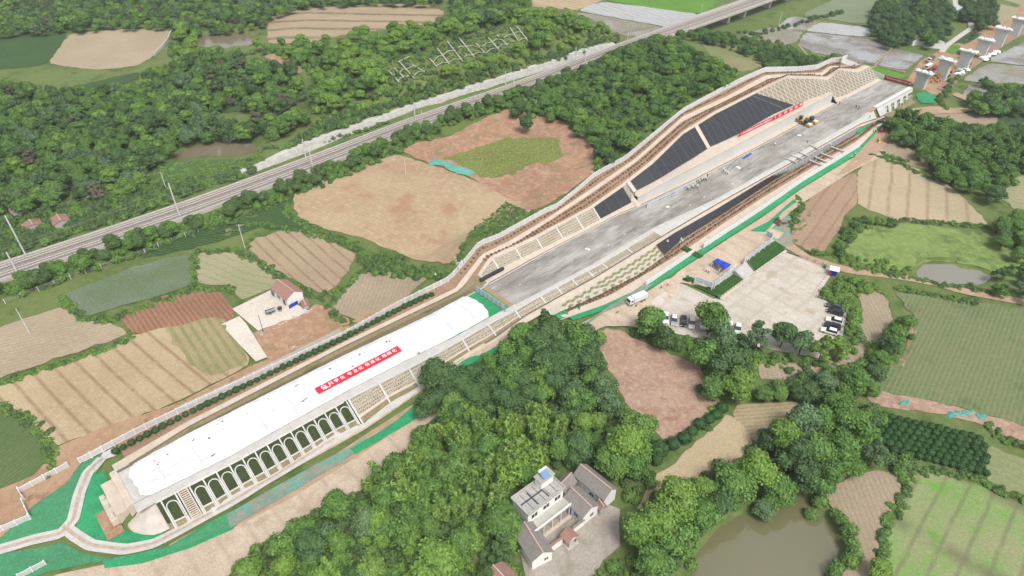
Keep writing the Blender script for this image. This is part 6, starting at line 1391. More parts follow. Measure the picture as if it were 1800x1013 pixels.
# ------------------------------------------------------------------ banners with lettering
def text_mesh(txt, size, mat, name='lettering'):
    cu = bpy.data.curves.new('t', 'FONT'); cu.body = txt; cu.size = size; cu.align_x = 'CENTER'; cu.align_y = 'CENTER'; cu.offset = size*.006; cu.extrude = .01
    o = bpy.data.objects.new('t', cu); C.objects.link(o); bpy.context.view_layer.update()
    me = bpy.data.meshes.new_from_object(o.evaluated_get(bpy.context.evaluated_depsgraph_get())); bpy.data.objects.remove(o); me.name = name; me.materials.clear(); me.materials.append(mat); return me
def banner(BL, BR, TL, label, items, thick=.05, mat=None, frame=True, name='banner', edge=None):
    """items: (text, fraction along, fraction up, size as fraction of height, material)"""
    BL, BR, TL = Vector(BL), Vector(BR), Vector(TL); ex = (BR-BL); L = ex.length; ex = ex/L; ey = TL-BL; ey = ey-ex*ey.dot(ex); H_ = ey.length; ey = ey/H_; ez = ex.cross(ey)
    M_ = Matrix(((ex.x,ey.x,ez.x,BL.x),(ex.y,ey.y,ez.y,BL.y),(ex.z,ey.z,ez.z,BL.z),(0,0,0,1)))
    o = bpy.data.objects.new(name, None); C.objects.link(o); o.matrix_world = M_; tag(o, label, 'banner')
    cl = MB(); n = 40
    for q in range(n):
        a, b = q/n*L, (q+1)/n*L; w0, w1 = [.04*math.sin(v*1.7)*(1 if not frame else .3) for v in (a, b)]
        cl.hexa([(a,0,w0-thick),(b,0,w1-thick),(b,H_,w1-thick),(a,H_,w0-thick),(a,0,w0),(b,0,w1),(b,H_,w1),(a,H_,w0)])
    cl.build('cloth', mat or P_red, o)
    if edge: MB().box(0,L,-.12,0,-.06,.06).build('bottom_edge', edge, o); MB().box(0,L,H_,H_+.12,-.06,.06).build('top_edge', edge, o)
    for t_, fx, fy, sz, m_ in items:
        c = link('lettering', text_mesh(t_, sz*H_, m_), o); c.location = (fx*L, fy*H_, .06)
    return o, L, H_
zb = D+1.0
it = [(c, f, .5, .56, P_txt) for c, f in zip('科学化专业化标准化精细化', (.163,.228,.297,.382,.451,.514,.597,.66,.724,.806,.867,.932))]+[('中国中铁', .1, .2, .22, P_txt)]
o, L_, H_ = banner(g(560.7,692.3,zb), g(706.6,616.3,zb), g(555.6,681.8,zb), 'long red banner with large white characters lying on the white covered deck', it, frame=False)
em = MB()      # the emblem at the left end: a blue and white sign
for a, b in (((-.3,.1),(.3,.1)),((-.35,-.28),(.35,-.28)),((0,.4),(0,-.28)),((-.32,.3),(-.1,.1)),((-.3,-.1),(.3,-.1)),((-.38,.1),(-.38,-.2))): em.ribbon([(a[0]*H_*.75, a[1]*H_*.75, 0), (b[0]*H_*.75, b[1]*H_*.75, 0)], H_*.1, .02)
e_ = em.build('emblem', P_txt, o); e_.location = (.088*L_, .6*H_, .07)
em = MB(); em.ribbon([(-.2*H_,.28*H_,0),(-.05*H_,.05*H_,0),(-.2*H_,-.12*H_,0)], H_*.07, .02); em.ribbon([(0,.3*H_,0),(0,.05*H_,0)], H_*.06, .02); e_ = em.build('emblem', P_btxt, o); e_.location = (.085*L_, .6*H_, .1)
ZW = D+WH+.35
it = [('安全', .22, .5, .62, P_txt),('优质', .40, .5, .62, P_txt),('高效', .58, .5, .62, P_txt),('绿色', .755, .5, .62, P_txt),('和谐', .92, .5, .62, P_txt),('中', .07, .5, .55, P_txt)]
banner(g(1358.5,212.6,ZW), g(1411.4,185.9,ZW), g(1360.5,204.4,ZW+1.9), 'red banner with widely spaced white characters on the wall top, right of the other one', it)
it = [('中', .06, .5, .5, P_txt),('强化现场管理', .22, .5, .5, P_txt),('确保施工安全', .42, .5, .5, P_txt),('争创', .56, .5, .5, P_txt),('精品工程典范', .73, .5, .5, P_txt),('树标杆', .91, .5, .5, P_txt)]
banner(g(1298.1,241.1,ZW), g(1357,212.4,ZW), g(1300.5,233.5,ZW+1.9), 'longer red banner with closely set white characters, left one on the wall top', it)
it = [('筑精品优良线', .37, .5, .5, P_txt),('建绿水青山路', .76, .5, .5, P_txt),('中', .1, .6, .5, P_txt)]
banner(g(1553.9,139.2,D), g(1599.8,151.4,D), g(1554.4,132.2,D+2.1), 'upright red banner closing the far end of the grey formation before the first pier', it, edge=P_redv)
for b_ in (1553.9, 1576.5, 1599.8): pass
it = [('以人为本 安全第一', .14, .5, .5, P_btxt),('科学组织 精心施工', .38, .5, .5, P_btxt),('质量至上 勇创一流', .62, .5, .5, P_btxt),('共建精品工程', .86, .5, .5, P_btxt)]
banner(g(1137,365.7,D+.1), g(1221,324.5,D+.1), g(1136.9,359.5,D+1.9), 'long white display board with blue lettering standing on the near part of the formation', it, mat=P_white, name='display_board')
# ------------------------------------------------------------------ people
def person_meshes(pose):
    J = dict(pel=(0,0,.92), ch=(0,.02,1.25), nk=(0,0,1.45), hd=(0,.03,1.58), ht=(0,.02,1.7), shl=(-.19,0,1.4), shr=(.19,0,1.4))
    if pose == 0: J.update(ell=(-.26,.02,1.13), wrl=(-.25,.12,.9), elr=(.26,.02,1.13), wrr=(.25,.12,.9), knl=(-.1,.02,.5), anl=(-.11,-.02,.08), tol=(-.12,.14,.04), knr=(.1,.02,.5), anr=(.12,-.02,.08), tor=(.13,.14,.04))
    else: J.update(ell=(-.27,-.1,1.15), wrl=(-.26,-.02,.93), elr=(.26,.12,1.17), wrr=(.2,.33,1.05), knl=(-.1,.2,.52), anl=(-.1,.24,.1), tol=(-.1,.4,.06), knr=(.1,-.06,.5), anr=(.1,-.3,.12), tor=(.1,-.17,.04))
    if pose == 2: J.update(ell=(-.3,.16,1.2), wrl=(-.12,.36,1.3), anr=(.13,.0,.08), tor=(.13,.15,.04), knr=(.11,.03,.5), anl=(-.12,.02,.08), tol=(-.13,.18,.04), knl=(-.1,.04,.5))
    ks = list(J); E = [('pel','ch'),('ch','nk'),('nk','hd'),('hd','ht'),('ch','shl'),('shl','ell'),('ell','wrl'),('ch','shr'),('shr','elr'),('elr','wrr'),('pel','knl'),('knl','anl'),('anl','tol'),('pel','knr'),('knr','anr'),('anr','tor')]
    Rr = dict(pel=.15, ch=.15, nk=.06, hd=.1, ht=.08, shl=.075, shr=.075, ell=.05, elr=.05, wrl=.035, wrr=.035, knl=.07, knr=.07, anl=.045, anr=.045, tol=.04, tor=.04)
    me = bpy.data.meshes.new('body'); me.from_pydata([J[k] for k in ks], [(ks.index(a), ks.index(b)) for a, b in E], []); o = bpy.data.objects.new('b', me); C.objects.link(o)
    m = o.modifiers.new('s', 'SKIN'); 
    for k, v in zip(ks, me.skin_vertices[0].data): v.radius = (Rr[k], Rr[k]*.8); v.use_root = (k == 'pel')
    m2 = o.modifiers.new('d', 'SUBSURF'); m2.levels = 1; bpy.context.view_layer.update()
    b = bpy.data.meshes.new_from_object(o.evaluated_get(bpy.context.evaluated_depsgraph_get())); bpy.data.objects.remove(o); b.name = 'body'; b.materials.clear(); b.materials.append(P_skin); b.materials.append(P_trou)
    for p in b.polygons: p.material_index = 1 if (p.center.z < .95) else 0; p.use_smooth = True
    v = MB(); v.dome((0,.01,1.0), .23, .18, .55, 10, 5); sl_ = v
    for sd, e in (('l','ell'),('r','elr')): a = J['sh'+sd]; sl_.tube((a[0]*1.05,a[1],a[2]), J[e], .085, .07, 7)
    h = MB().dome((0,.03,1.62), .14, .16, .14, 10, 4)
    return b, v, h
PM = {}
def person(px, py, z, pose, vest, helm, label, group=None, rz=None):
    key = (pose, vest.name)
    if pose not in PM: PM[pose] = person_meshes(pose)
    b, v, h = PM[pose]
    if key not in PM: PM[key] = v.mesh('vest', vest)
    if ('h', pose, helm.name) not in PM: PM['h', pose, helm.name] = h.mesh('helmet', helm)
    p = g(px, py, z) if z is not None else at(px, py)
    o = thing('person', label, 'person', tuple(p), rnd.uniform(0,6.28) if rz is None else rz, group); o.scale = (1.12,)*3; link('body', b, o); link('vest', PM[key], o); link('helmet', PM['h', pose, helm.name], o); return o
P_wv = paint('white_shirt', (.7,.71,.68), .8); P_dv = paint('dark_shirt', (.05,.06,.08), .8); P_rh = paint('red_helmet', (.5,.05,.04), .4); P_yh = paint('yellow_helmet', (.7,.5,.05), .4)
for i, (x, y) in enumerate([(1208,334),(1211,336),(1215,331),(1218,333),(1221,329),(1225,332)]): person(x, y, D, i%3, P_hiv, P_helm, 'person in reflective vest and white helmet in the group beside the display board', 'people by the display board')
for i, (x, y) in enumerate([(1229,323),(1233,320),(1236,318),(1239,317),(1241,319)]): person(x, y, D, (i+1)%3, P_wv if i%2 else P_hiv, P_helm, 'person in pale top and helmet in the group right of the display board', 'people right of the display board')
for x, y, z, po, v_, l in [(1271,302,D,0,P_wv,'left one of three people in white walking on the formation'),(1274.5,306,D,1,P_wv,'middle one of three people in white walking on the formation'),(1278,308,D,0,P_wv,'right one of three people in white walking on the formation'),(1243,313,D,0,P_redv,'person in red standing at the end of the display board group'),
 (1172.7,430,4.2,1,P_wv,'person in white standing on the slope edge at the foot of the black sheet'),(1194.5,432,3.5,0,P_wv,'left person in white of the trio above the turf crossing'),(1198.6,429,3.5,1,P_hiv,'right person in yellow of the trio above the turf crossing'),(1196.5,426,3.6,2,P_wv,'rear person of the trio above the turf crossing'),
 (1162,508,1.55,1,P_wv,'left one of two people walking on the concrete road by the white truck'),(1173,503,1.55,1,P_wv,'right one of two people walking on the concrete road by the white truck'),(1241,479,1.65,0,P_wv,'left person of the pair standing left of the blue canopy'),(1245,481,1.65,0,P_wv,'right person of the pair standing left of the blue canopy'),
 (1263,482,1.65,2,P_wv,'person in white at the near corner of the blue canopy'),(1266,478,1.65,0,P_hiv,'person in yellow vest under the near edge of the canopy'),(1270,476,1.65,1,P_wv,'person in white under the right end of the canopy'),(1256,468,1.65,0,P_wv,'person under the left end of the blue canopy'),
 (1361.6,258,D,0,P_wv,'lone person in white in the middle of the formation below the left red banner'),(1419,251,D,0,P_wv,'lone person on the formation below the yellow rollers'),(1458,259,D-.1,1,P_hiv,'person in yellow beside the grey hoarding'),(1495,280,1.4,1,P_hiv,'left person in yellow on the green strip at the end of the fence'),(1502,275,1.4,0,P_hiv,'right person in yellow on the green strip at the end of the fence'),
 (1535,232,1,0,P_hiv,'left person in yellow on the dirt track near the dark cars'),(1538,233,1,0,P_hiv,'right person in yellow on the dirt track near the dark cars'),(1504,191,D,0,P_dv,'left dark dressed person standing on the far formation'),(1509,192,D,2,P_dv,'right dark dressed person crouching on the far formation'),(1528,209,D-.5,0,P_dv,'dark dressed person at the tip of the green net'),(1475,185,D,0,P_dv,'dark dressed person by the wall end on the far formation'),
 (766,489,None,0,P_wv,'person with white cap standing in the small dark field beside the white fence')]: person(x, y, z, po, v_, P_helm, l)
rr = random.Random(5)
for i in range(22): person(1630+rr.uniform(0,22), 139+rr.uniform(0,8), -3.6, i%3, P_org, P_yh, 'worker in orange vest in the crowd between the first two piers', 'orange clad workers between the first two piers')
# ------------------------------------------------------------------ vehicles
def wheel(o, x, y, r, w_, name='wheel'):
    e = MB().tube((0,-w_/2,0),(0,w_/2,0), r, r, 14).build(name, P_tyre, o); e.location = (x, y, r); q = MB().tube((0,-w_/2-.01,0),(0,w_/2+.01,0), r*.58, r*.58, 10).build('rim', P_grey, e); return e
def car(pa, pb, z, paintm, label, kind_='suv', group=None, roof=None):
    a = g(*pa, z) if z is not None else at(*pa); b = g(*pb, z) if z is not None else at(*pb); c = (a+b)/2; az = math.atan2(b[1]-a[1], b[0]-a[0])     # front towards b
    o = thing('parked_car', label, 'car', tuple(c), az, group); hb = .98 if kind_ == 'suv' else .86; ht = 1.72 if kind_ == 'suv' else 1.46
    body = MB().prism([(-2.3,.35),(-2.35,.8),(-2.2,hb),(.95,hb),(1.95,hb-.14),(2.3,.72),(2.35,.35)], -.92, .92).build('body', paintm, o, bevel=.1)
    MB().hexa([(-2.15,-.86,hb),(1.0,-.86,hb),(1.0,.86,hb),(-2.15,.86,hb),(-1.75,-.7,ht-.04),(.25,-.7,ht-.04),(.25,.7,ht-.04),(-1.75,.7,ht-.04)]).build('windows', P_glass, o, bevel=.05)
    MB().box(-1.72,.2,-.69,.69,ht-.05,ht+.02).build('roof', roof or paintm, o, bevel=.03)
    for x in (-1.45, 1.45):
        for y in (-.84, .84): wheel(o, x, y, .35, .22)
    for y in (-.65, .65): MB().box(2.22,2.37,y-.2,y+.2,.6,.75).build('headlight', P_lamp, o); MB().box(-2.37,-2.28,y-.18,y+.18,.68,.85).build('tail_light', P_redv, o)
    return o
car((1478,545),(1452,537.5),.14,P_dark,'dark grey saloon topmost in the column of parked cars','sedan'); car((1480,555),(1455,547.5),.14,P_black,'black saloon second from the top in the column of parked cars','sedan')
car((1479,570),(1452,563),.14,P_white,'white four wheel drive with black windows in the column of parked cars'); car((1475,580),(1449,572.5),.14,P_black,'black car just below the white four wheel drive'); car((1470,589),(1444,581.5),.14,P_white,'white car lowest in the column, half under a tree')
for i, (x, y, pm, l, rf) in enumerate([(1169,562,P_white,'white car hidden under the tree at the left end of the row',None),(1184,566,P_grey,'grey off roader with white roof in the row below the slab',P_white),(1200.5,567,P_black,'black saloon right of the grey off roader',None),(1215,571,P_white,'white van like car right of the black saloon',None),(1235,572,P_white,'white car behind the tall leafy tree',None),(1249,575,P_dark,'dark car barely visible through the foliage',None),(1265,574,P_white,'white car deep under the grey green tree',None),(1281,578,P_white,'white car left of the gap in the trees',None),(1296,581,P_white,'white car seen front on in the gap between the trees',None)]):
    car((x+1,y-9),(x,y+10),.14,pm,l,'suv' if i != 2 else 'sedan',None,rf)
car((1551,215),(1538.5,219),.6,P_dark,'dark car parked on the dirt track at the tip of the green net','sedan'); car((1558,223),(1545.5,229.5),.4,P_dark,'dark pickup partly under the wood edge on the dirt track'); car((1551,232),(1544,236),.4,P_redv,'small dark red vehicle behind the dark pickup','sedan')
def truck(pa, pb, z, cabm, boxm, label, L=8.5):
    a, b = g(*pa, z), g(*pb, z); c = (a+b)/2; az = math.atan2(b[1]-a[1], b[0]-a[0]); o = thing('truck', label, 'truck', tuple(c), az); h = L/2; o.scale = (.8,.8,.8)
    MB().box(-h,h,-.5,.5,.6,.95).build('chassis', P_dark, o); MB().prism([(h-2.0,.7),(h,.7),(h,1.7),(h-.35,2.9),(h-2.0,2.9)], -1.2, 1.2).build('cab', cabm, o, bevel=.1)
    MB().hexa([(h-.02,-1.05,1.75),(h+.03,-1.05,1.75),(h+.03,1.05,1.75),(h-.02,1.05,1.75),(h-.34,-1.0,2.75),(h-.3,-1.0,2.75),(h-.3,1.0,2.75),(h-.34,1.0,2.75)]).build('windscreen', P_glass, o); MB().box(h-1.5,h-.6,-1.22,1.22,1.8,2.5).build('side_window', P_glass, o)
    MB().box(-h,h-2.2,-1.25,1.25,.95,3.0).build('cargo_box', boxm, o, bevel=.06); MB().box(h-.05,h+.12,-1.1,1.1,.6,.95).build('bumper', P_grey, o)
    for x in (-h+1, -h+2.3, h-1.1):
        for y in (-1.05, 1.05): wheel(o, x, y, .48, .35)
    return o
truck((1136,523),(1101,538),1.55,P_white,P_white,'white box truck parked on the concrete road, tail hidden by a tree'); truck((1640,104),(1630,111),-3.6,P_white,P_dark,'truck with white cab and dark body, farthest one on the works ground'); truck((1636,117),(1625,124),-3.6,P_white,P_white,'white truck parked between the first and second piers'); truck((1645,121),(1637,127),-3.6,P_redv,P_redv,'dark red truck beside the second pier',7)
def roller(pa, pb, label, hood=None):
    a, b = g(*pa, D), g(*pb, D); c = (a+b)/2; az = math.atan2(b[1]-a[1], b[0]-a[0]); o = thing('road_roller', label, 'road roller', tuple(c), az, 'road rollers parked on the formation')
    MB().tube((2.0,-1.05,.75),(2.0,1.05,.75),.75,.75,18).build('drum', P_grey, o); mb = MB(); mb.box(1.1,3.0,-1.3,-1.1,.4,1.15); mb.box(1.1,3.0,1.1,1.3,.4,1.15); mb.box(2.8,3.0,-1.3,1.3,.5,1.2); mb.build('drum_frame', P_yel, o)
    MB().prism([(-2.8,.7),(-.6,.7),(-.6,1.75),(-2.3,1.7),(-2.8,1.3)], -.85, .85).build('engine_hood', P_yel, o, bevel=.08); MB().box(-.6,.9,-.85,.85,.7,1.2).build('platform', P_dark, o); MB().box(-.55,.75,-.8,.8,1.2,2.5).build('cab_glass', P_glass, o); MB().box(-.75,.95,-.95,.95,2.5,2.65).build('cab_roof', P_dark, o, bevel=.03)
    MB().hexa([(1.3,-1.0,1.2),(2.8,-1.0,1.2),(2.8,1.0,1.2),(1.3,1.0,1.2),(1.4,-.9,1.55),(2.6,-.9,1.5),(2.6,.9,1.5),(1.4,.9,1.55)]).build('drum_cover', P_white, o, bevel=.05)
    for y in (-.95, .95): wheel(o, -1.7, y, .75, .5)
roller((1406,216.5),(1424,224),'yellow road roller in front, nearest of the parked rollers'); roller((1416,211.5),(1434,218.5),'yellow road roller in the middle of the parked rollers'); roller((1400,213),(1412,215.5),'dark cabbed yellow roller at the back beside the drain')
def excavator(pa, pb, z, label, sc=1):
    a, b = g(*pa, z), g(*pb, z); az = math.atan2(b[1]-a[1], b[0]-a[0]); o = thing('excavator', label, 'excavator', tuple((a+b)/2), az); o.scale = (sc,)*3
    for y in (-1.15, 1.15): MB().prism([(-1.9,.15),(-1.6,0),(1.6,0),(1.9,.15),(1.9,.6),(1.6,.8),(-1.6,.8),(-1.9,.6)], y-.3, y+.3).build('track', P_tyre, o, bevel=.05)
    MB().prism([(-2.2,1.0),(.9,1.0),(.9,1.5),(-.6,2.0),(-2.2,1.9)], -1.2, 1.2).build('body', P_yel, o, bevel=.08); MB().box(-.3,1.3,.2,1.15,1.4,2.7).build('cab', P_glass, o, bevel=.06)
    mb = MB(); mb.ribbon([(.8,-.2,1.5),(2.8,-.2,3.9),(4.8,-.2,3.4)], .45, .3); mb.build('boom', P_yel, o); mb = MB(); mb.ribbon([(4.6,-.2,3.6),(5.4,-.2,1.2)], .35, .25, (1,0,0)); mb.build('stick', P_yel, o); MB().prism([(5.0,1.2),(5.7,1.2),(5.6,.4),(4.9,.2)], -.7, .3).build('bucket', P_dark, o)
excavator((1652,136),(1646,134),-3.6,'yellow excavator at the foot of the second pier, left one of the pair'); excavator((1660,136),(1668,131),-3.6,'yellow excavator at the foot of the second pier, right one of the pair'); excavator((1716,101),(1722,97),-3.6,'yellow excavator between the third and fourth piers'); excavator((1545,256),(1543,250),.5,'small dark digger at the edge of the brown field by the dirt track',.55)
# ------------------------------------------------------------------ canopy, booth, bins, small site things
def world_thing(name, label, cat, p): return thing(name, label, cat, tuple(p))
zc = 1.6+2.5; q4 = [g(x, y, zc) for x, y in ((1252.3,459.6),(1275.5,472.4),(1285.4,465),(1261.2,454.2))]; o = world_thing('canopy', 'blue canopy on thin posts sheltering people in the yard above the turf bank', 'canopy', g(1268,476,1.6))
mid1, mid2 = (q4[0]+q4[1])/2, (q4[3]+q4[2])/2
for a, b, c_, d_ in ((q4[0], mid1, mid2, q4[3]), (mid1, q4[1], q4[2], mid2)):
    m_ = (a+b+c_+d_)/4+np.array([0,0,.55]); mb = MB()
    for u_, v_ in ((a,b),(b,c_),(c_,d_),(d_,a)): mb.poly([u_, v_, m_]); mb.quad(u_-np.array([0,0,.3]), v_-np.array([0,0,.3]), v_, u_)
    P2(o, mb, 'canopy_roof', P_blue)
for p in (*q4, mid1, mid2): mb = MB(); mb.tube((p[0],p[1],1.5), tuple(p), .05, .05, 6); P2(o, mb, 'post', P_white)
bo = world_thing('guard_booth', 'small blue and white booth at the top right corner of the car park', 'booth', g(1464,482,.15)); bo.rotation_euler[2] = math.radians(-25)
MB().box(-1,1,-.9,.9,0,2.0).build('body', P_blue, bo, bevel=.04); MB().box(-1.02,1.02,-.6,.6,1.1,1.7).build('window', P_glass, bo); MB().box(-1.5,1.5,-1.4,1.4,2.0,2.2).build('roof', P_white, bo, bevel=.04); MB().box(-1.0,-.6,-1.5,-.95,0,1).build('red_cabinet', P_redv, bo, bevel=.03)
for x, y, z, l in ((1208,490,1.65,'green wheeled bin at the left corner of the yard'),(1263,525,.15,'green bin at the lower end of the turf bank'),(1449,471,.15,'bright green bin beside the blue booth')):
    o = world_thing('wheeled_bin', l, 'bin', g(x, y, z)); MB().hexa([(-.3,-.3,.1),(.3,-.3,.1),(.3,.3,.1),(-.3,.3,.1),(-.38,-.38,1.05),(.38,-.38,1.05),(.38,.38,1.05),(-.38,.38,1.05)]).build('body', P_gbin, o); MB().box(-.42,.42,-.44,.42,1.05,1.15).build('lid', P_gbin, o, bevel=.03); MB().tube((-.35,-.3,.12),(.35,-.3,.12),.12,.12,8).build('wheel', P_tyre, o)
ST = world_thing('steps', 'wide concrete steps between the two turf banks', 'steps', g(1308,478,.8)); c4 = [g(1291,476,1.8), g(1311,460,1.8), g(1325,479,.3), g(1307,493,.3)]
for q in range(8):
    f0, f1 = q/8, (q+1)/8; a, b, c_, d_ = [c4[0]+(c4[3]-c4[0])*f0, c4[1]+(c4[2]-c4[1])*f0, c4[1]+(c4[2]-c4[1])*f1, c4[0]+(c4[3]-c4[0])*f1]; z = 1.83-1.3*f0; mb = MB()
    mb.hexa([(*d_[:2],0),(*c_[:2],0),(*b[:2],0),(*a[:2],0),(*d_[:2],z),(*c_[:2],z),(*b[:2],z),(*a[:2],z)]); P2(ST, mb, 'step', m_palec)
for a, b in ((c4[0],c4[3]),(c4[1],c4[2])): mb = MB(); mb.ribbon([a+np.array([0,0,.9]), b+np.array([0,0,.9])], .06, .05); [mb.tube(tuple(p), tuple(p+np.array([0,0,.9])), .04, .04, 5) for p in (a, (a+b)/2, b)]; P2(ST, mb, 'handrail', P_grey)
for (a, b, n) in (((1268,521),(1376,446),24),((1429,515),(1456,479),10)):
    for q in range(n):
        f = q/(n-1); p = g(a[0]+(b[0]-a[0])*f, a[1]+(b[1]-a[1])*f, .5 if n == 24 else .13)
        if a[0] == 1268 and .38 < f < .46: continue
        o = thing('wheel_stop', 'small dark wheel stop in the line along the %s edge of the car park' % ('turf side' if n == 24 else 'right hand'), 'wheel stop', tuple(p), RAZ if n == 24 else RAZ+.2, 'wheel stops along the turf side' if n == 24 else 'wheel stops along the right edge')
        MB().prism([(-.3,0),(.3,0),(.26,.12),(-.26,.12)], -.08, .08).build('block', P_black, o); MB().box(-.1,.1,-.09,.09,.02,.13).build('reflector', P_yel, o)
mb = MB()
for x in (1176,1192,1208,1224,1288,1304): a, b = g(x, 556 if x < 1280 else 571, .15), g(x-1, 578 if x < 1280 else 592, .15); mb.ribbon([a, b], .3, .01)
tag(mb.build('parking_lines', simple('worn_yellow_paint', (.42,.3,.1), (.48,.38,.2), 1)), kind='structure')
tag(MB().quad(g(1197,436,2.3), g(1230,455,1.75), g(1237,450,1.75), g(1205,432,2.3)).build('turf_crossing', m_turf), kind='structure')
o = world_thing('sheet_roll', 'black bundle of rolled sheeting lying at the low end of the block panels', 'roll', g(865,486,D+.3)); az = U
for f, L2 in ((-2.4,4.6),(2.4,4.4)): mb = MB(); mb.tube(W(st(g(865,486,D))[0]+f-L2/2, st(g(865,486,D))[1], D+.85), W(st(g(865,486,D))[0]+f+L2/2, st(g(865,486,D))[1], D+.85), .62, .58, 10); P2(o, mb, 'roll', m_geo)
for x, y, l in ((1310,277,'crumpled blue sheet lying at the left on the formation, nearer one'),(1316,273,'crumpled blue sheet on the formation, farther one')):
    o = world_thing('blue_sheet', l, 'sheet', g(x, y, D)); rr = random.Random(x); mb = MB()
    for q in range(5): mb.dome((U[0]*(q-2)*.7, U[1]*(q-2)*.7, 0), .55, .45, .35, 7, 3, jit=.2, rn=rr)
    mb.build('folds', P_blue, o, smooth=True)
for x, y, l in ((1032,438,'white bundle with blue print lying on the pale patch of the formation'),(1173,363,'white bundle with blue print below the display board'),(1299,295,'white bundle left of the crumpled blue sheets'),(1404,238,'white bundle left of the yellow rollers')):
    o = world_thing('bundle', l, 'bundle', g(x, y, D)); rr = random.Random(x); mb = MB()
    for q in range(3): mb.dome((rr.uniform(-.6,.6), rr.uniform(-.5,.5), 0), .6, .5, .35, 7, 3, jit=.2, rn=rr)
    mb.build('sacking', m_bag, o, smooth=True); MB().dome((.2,0,.2),.35,.3,.25,7,3).build('blue_print', P_btxt, o)
for k_, (a, b, z) in enumerate([((1405,268),(1421,275),D),((1391,273),(1410,280),D),((1383,279),(1399,286),D),((1424,255),(1438.5,262),D),((1459,258),(1484,267),2),((1441.5,269),(1467,279.5),2),((1432,276),(1457,287),2),((1423,282),(1449,293),2)]):
    mb = MB(); mb.ribbon([g(*a, z+.25), g(*b, z+.25)], .7, .25); tag(mb.build('drain_chute', m_palec), 'short pale concrete drain chute crossing the %s' % ('beige strip at the formation edge' if z == D else 'brown soil terrace'), 'drain chute', 'drain chutes across the formation edge' if z == D else 'drain chutes across the soil terrace')
# loose stones, sacks and clods: one scattered stuff object on the site, one on the cover
def clods(name, spots, r0, r1, mat, label, cat, seed=1, n=1):
    rr = random.Random(seed); mb = MB()
    for p in spots:
        for _ in range(n): r = rr.uniform(r0, r1); mb.dome((p[0]+rr.uniform(-1,1)*(n > 1), p[1]+rr.uniform(-1,1)*(n > 1), p[2]-.05), r*rr.uniform(.8,1.5), r, r*.8, 6, 2, jit=.25, rn=rr)
    return tag(mb.build(name, mat), label, cat, kind='stuff')
rr = random.Random(3)
clods('loose_stones', [at(rr.uniform(330,560)*.0+465+rr.uniform(0,95), 0) if False else at(455+t_*95+rr.uniform(-2,2), 590-t_*47+rr.uniform(-3,3)) for t_ in [rr.random() for _ in range(90)]], .2, .5, m_palec, 'pale rubble heaped along the lower edge of the farmhouse yard', 'rubble')
clods('rubble', [at(rr.gauss(515,5), rr.gauss(613,2)) for _ in range(40)]+[at(rr.gauss(1048,4), rr.gauss(300,5)) for _ in range(60)]+[at(rr.gauss(808,4), rr.gauss(460,3)) for _ in range(30)]+[at(rr.uniform(860,1040), rr.uniform(300,345)) for _ in range(14)], .2, .45, m_palec, 'scattered pale stones and lime heaps on bare ground beside the white fence', 'stones', 4)
clods('cover_debris', [CP(6, s_)*(1-f)+CP(7, s_)*f+np.array([0,0,.6]) for s_, f in [(rr.uniform(-98,-24), rr.choice([rr.uniform(.15,.3), rr.uniform(.05,.5)])) for _ in range(18)]], .1, .24, P_trou, 'dark clods and weights scattered on the white cover sheet', 'debris', 5)
clods('formation_stones', [CP(6, s_)*(1-f)+CP(7, s_)*f for s_, f in [(rr.uniform(5,240), rr.uniform(.02,.98)) for _ in range(45)]], .1, .28, m_bag, 'small pale stones and markers scattered on the grey formation', 'stones', 6)
clods('dark_heap', [at(rr.gauss(1366,5), rr.gauss(392,3)) for _ in range(40)], .5, 1.1, simple('dark_soil', (.1,.065,.045), (.07,.045,.03), 1), 'heap of dark soil on the turquoise net beside the brown field', 'soil heap', 7)
clods('white_sheeting_heaps', [g(*q, -3.5) for q in ((1688,128),(1692,125),(1697,122),(1729,102),(1736,100),(1741,97),(1746,95),(1752,92),(1733,104),(1684,131))], .7, 1.5, m_bag, 'heaps of white sheeting between the bridge piers', 'sheeting', 8, 4)
clods('net_scraps', [at(x+rr.gauss(0,6), y+rr.gauss(0,2)) for x, y in ((1590,708),(1678,728),(1697,728),(1725,734)) for _ in range(14)], .35, .8, m_mint, 'turquoise net scraps lying on the red verge below the green crop', 'net scraps', 9)
# ------------------------------------------------------------------ buildings
def tilemat(n, c1, c2, pitch=.28):
    m = N(n); tc = m.n('ShaderNodeTexCoord').outputs['Object']; sx = m.n('ShaderNodeSeparateXYZ'); m.put(tc, sx.inputs[0])
    fr = m.math('FRACT', m.math('DIVIDE', sx.outputs[0], pitch)); k = m.rng(m.math('ABSOLUTE', m.math('SUBTRACT', fr, .5)), .2, .45)
    col = m.mix(m.rng(m.noise(1.1, tc, 4, .7), .35, .65), c1, c2); col = m.mix(m.math('MULTIPLY', k, .55), col, tuple(v*.45 for v in c1)); col = m.mix(m.rng(m.noise(7, tc, 2), .58, .7), col, tuple(v*1.35 for v in c2)); m.bump(k, -.6, .06); return m.fin(col, .85, .2)
T_grey = tilemat('grey_roof_tiles', (.2,.18,.165), (.26,.235,.21)); T_red = tilemat('red_roof_tiles', (.36,.16,.12), (.3,.2,.16)); T_red2 = tilemat('old_red_tiles', (.27,.14,.11), (.32,.19,.15))
W_white = simple('white_render', (.8,.79,.75), (.72,.7,.66), .6, .85, c3=(.62,.6,.55)); W_old = simple('grey_render', (.42,.4,.36), (.36,.34,.3), .5, .9); R_slab = simple('flat_roof_slab', (.38,.36,.33), (.31,.3,.27), .5, .9, c3=(.25,.24,.22)); R_ridge = simple('ridge_tiles', (.45,.33,.28), (.4,.3,.25), 1)
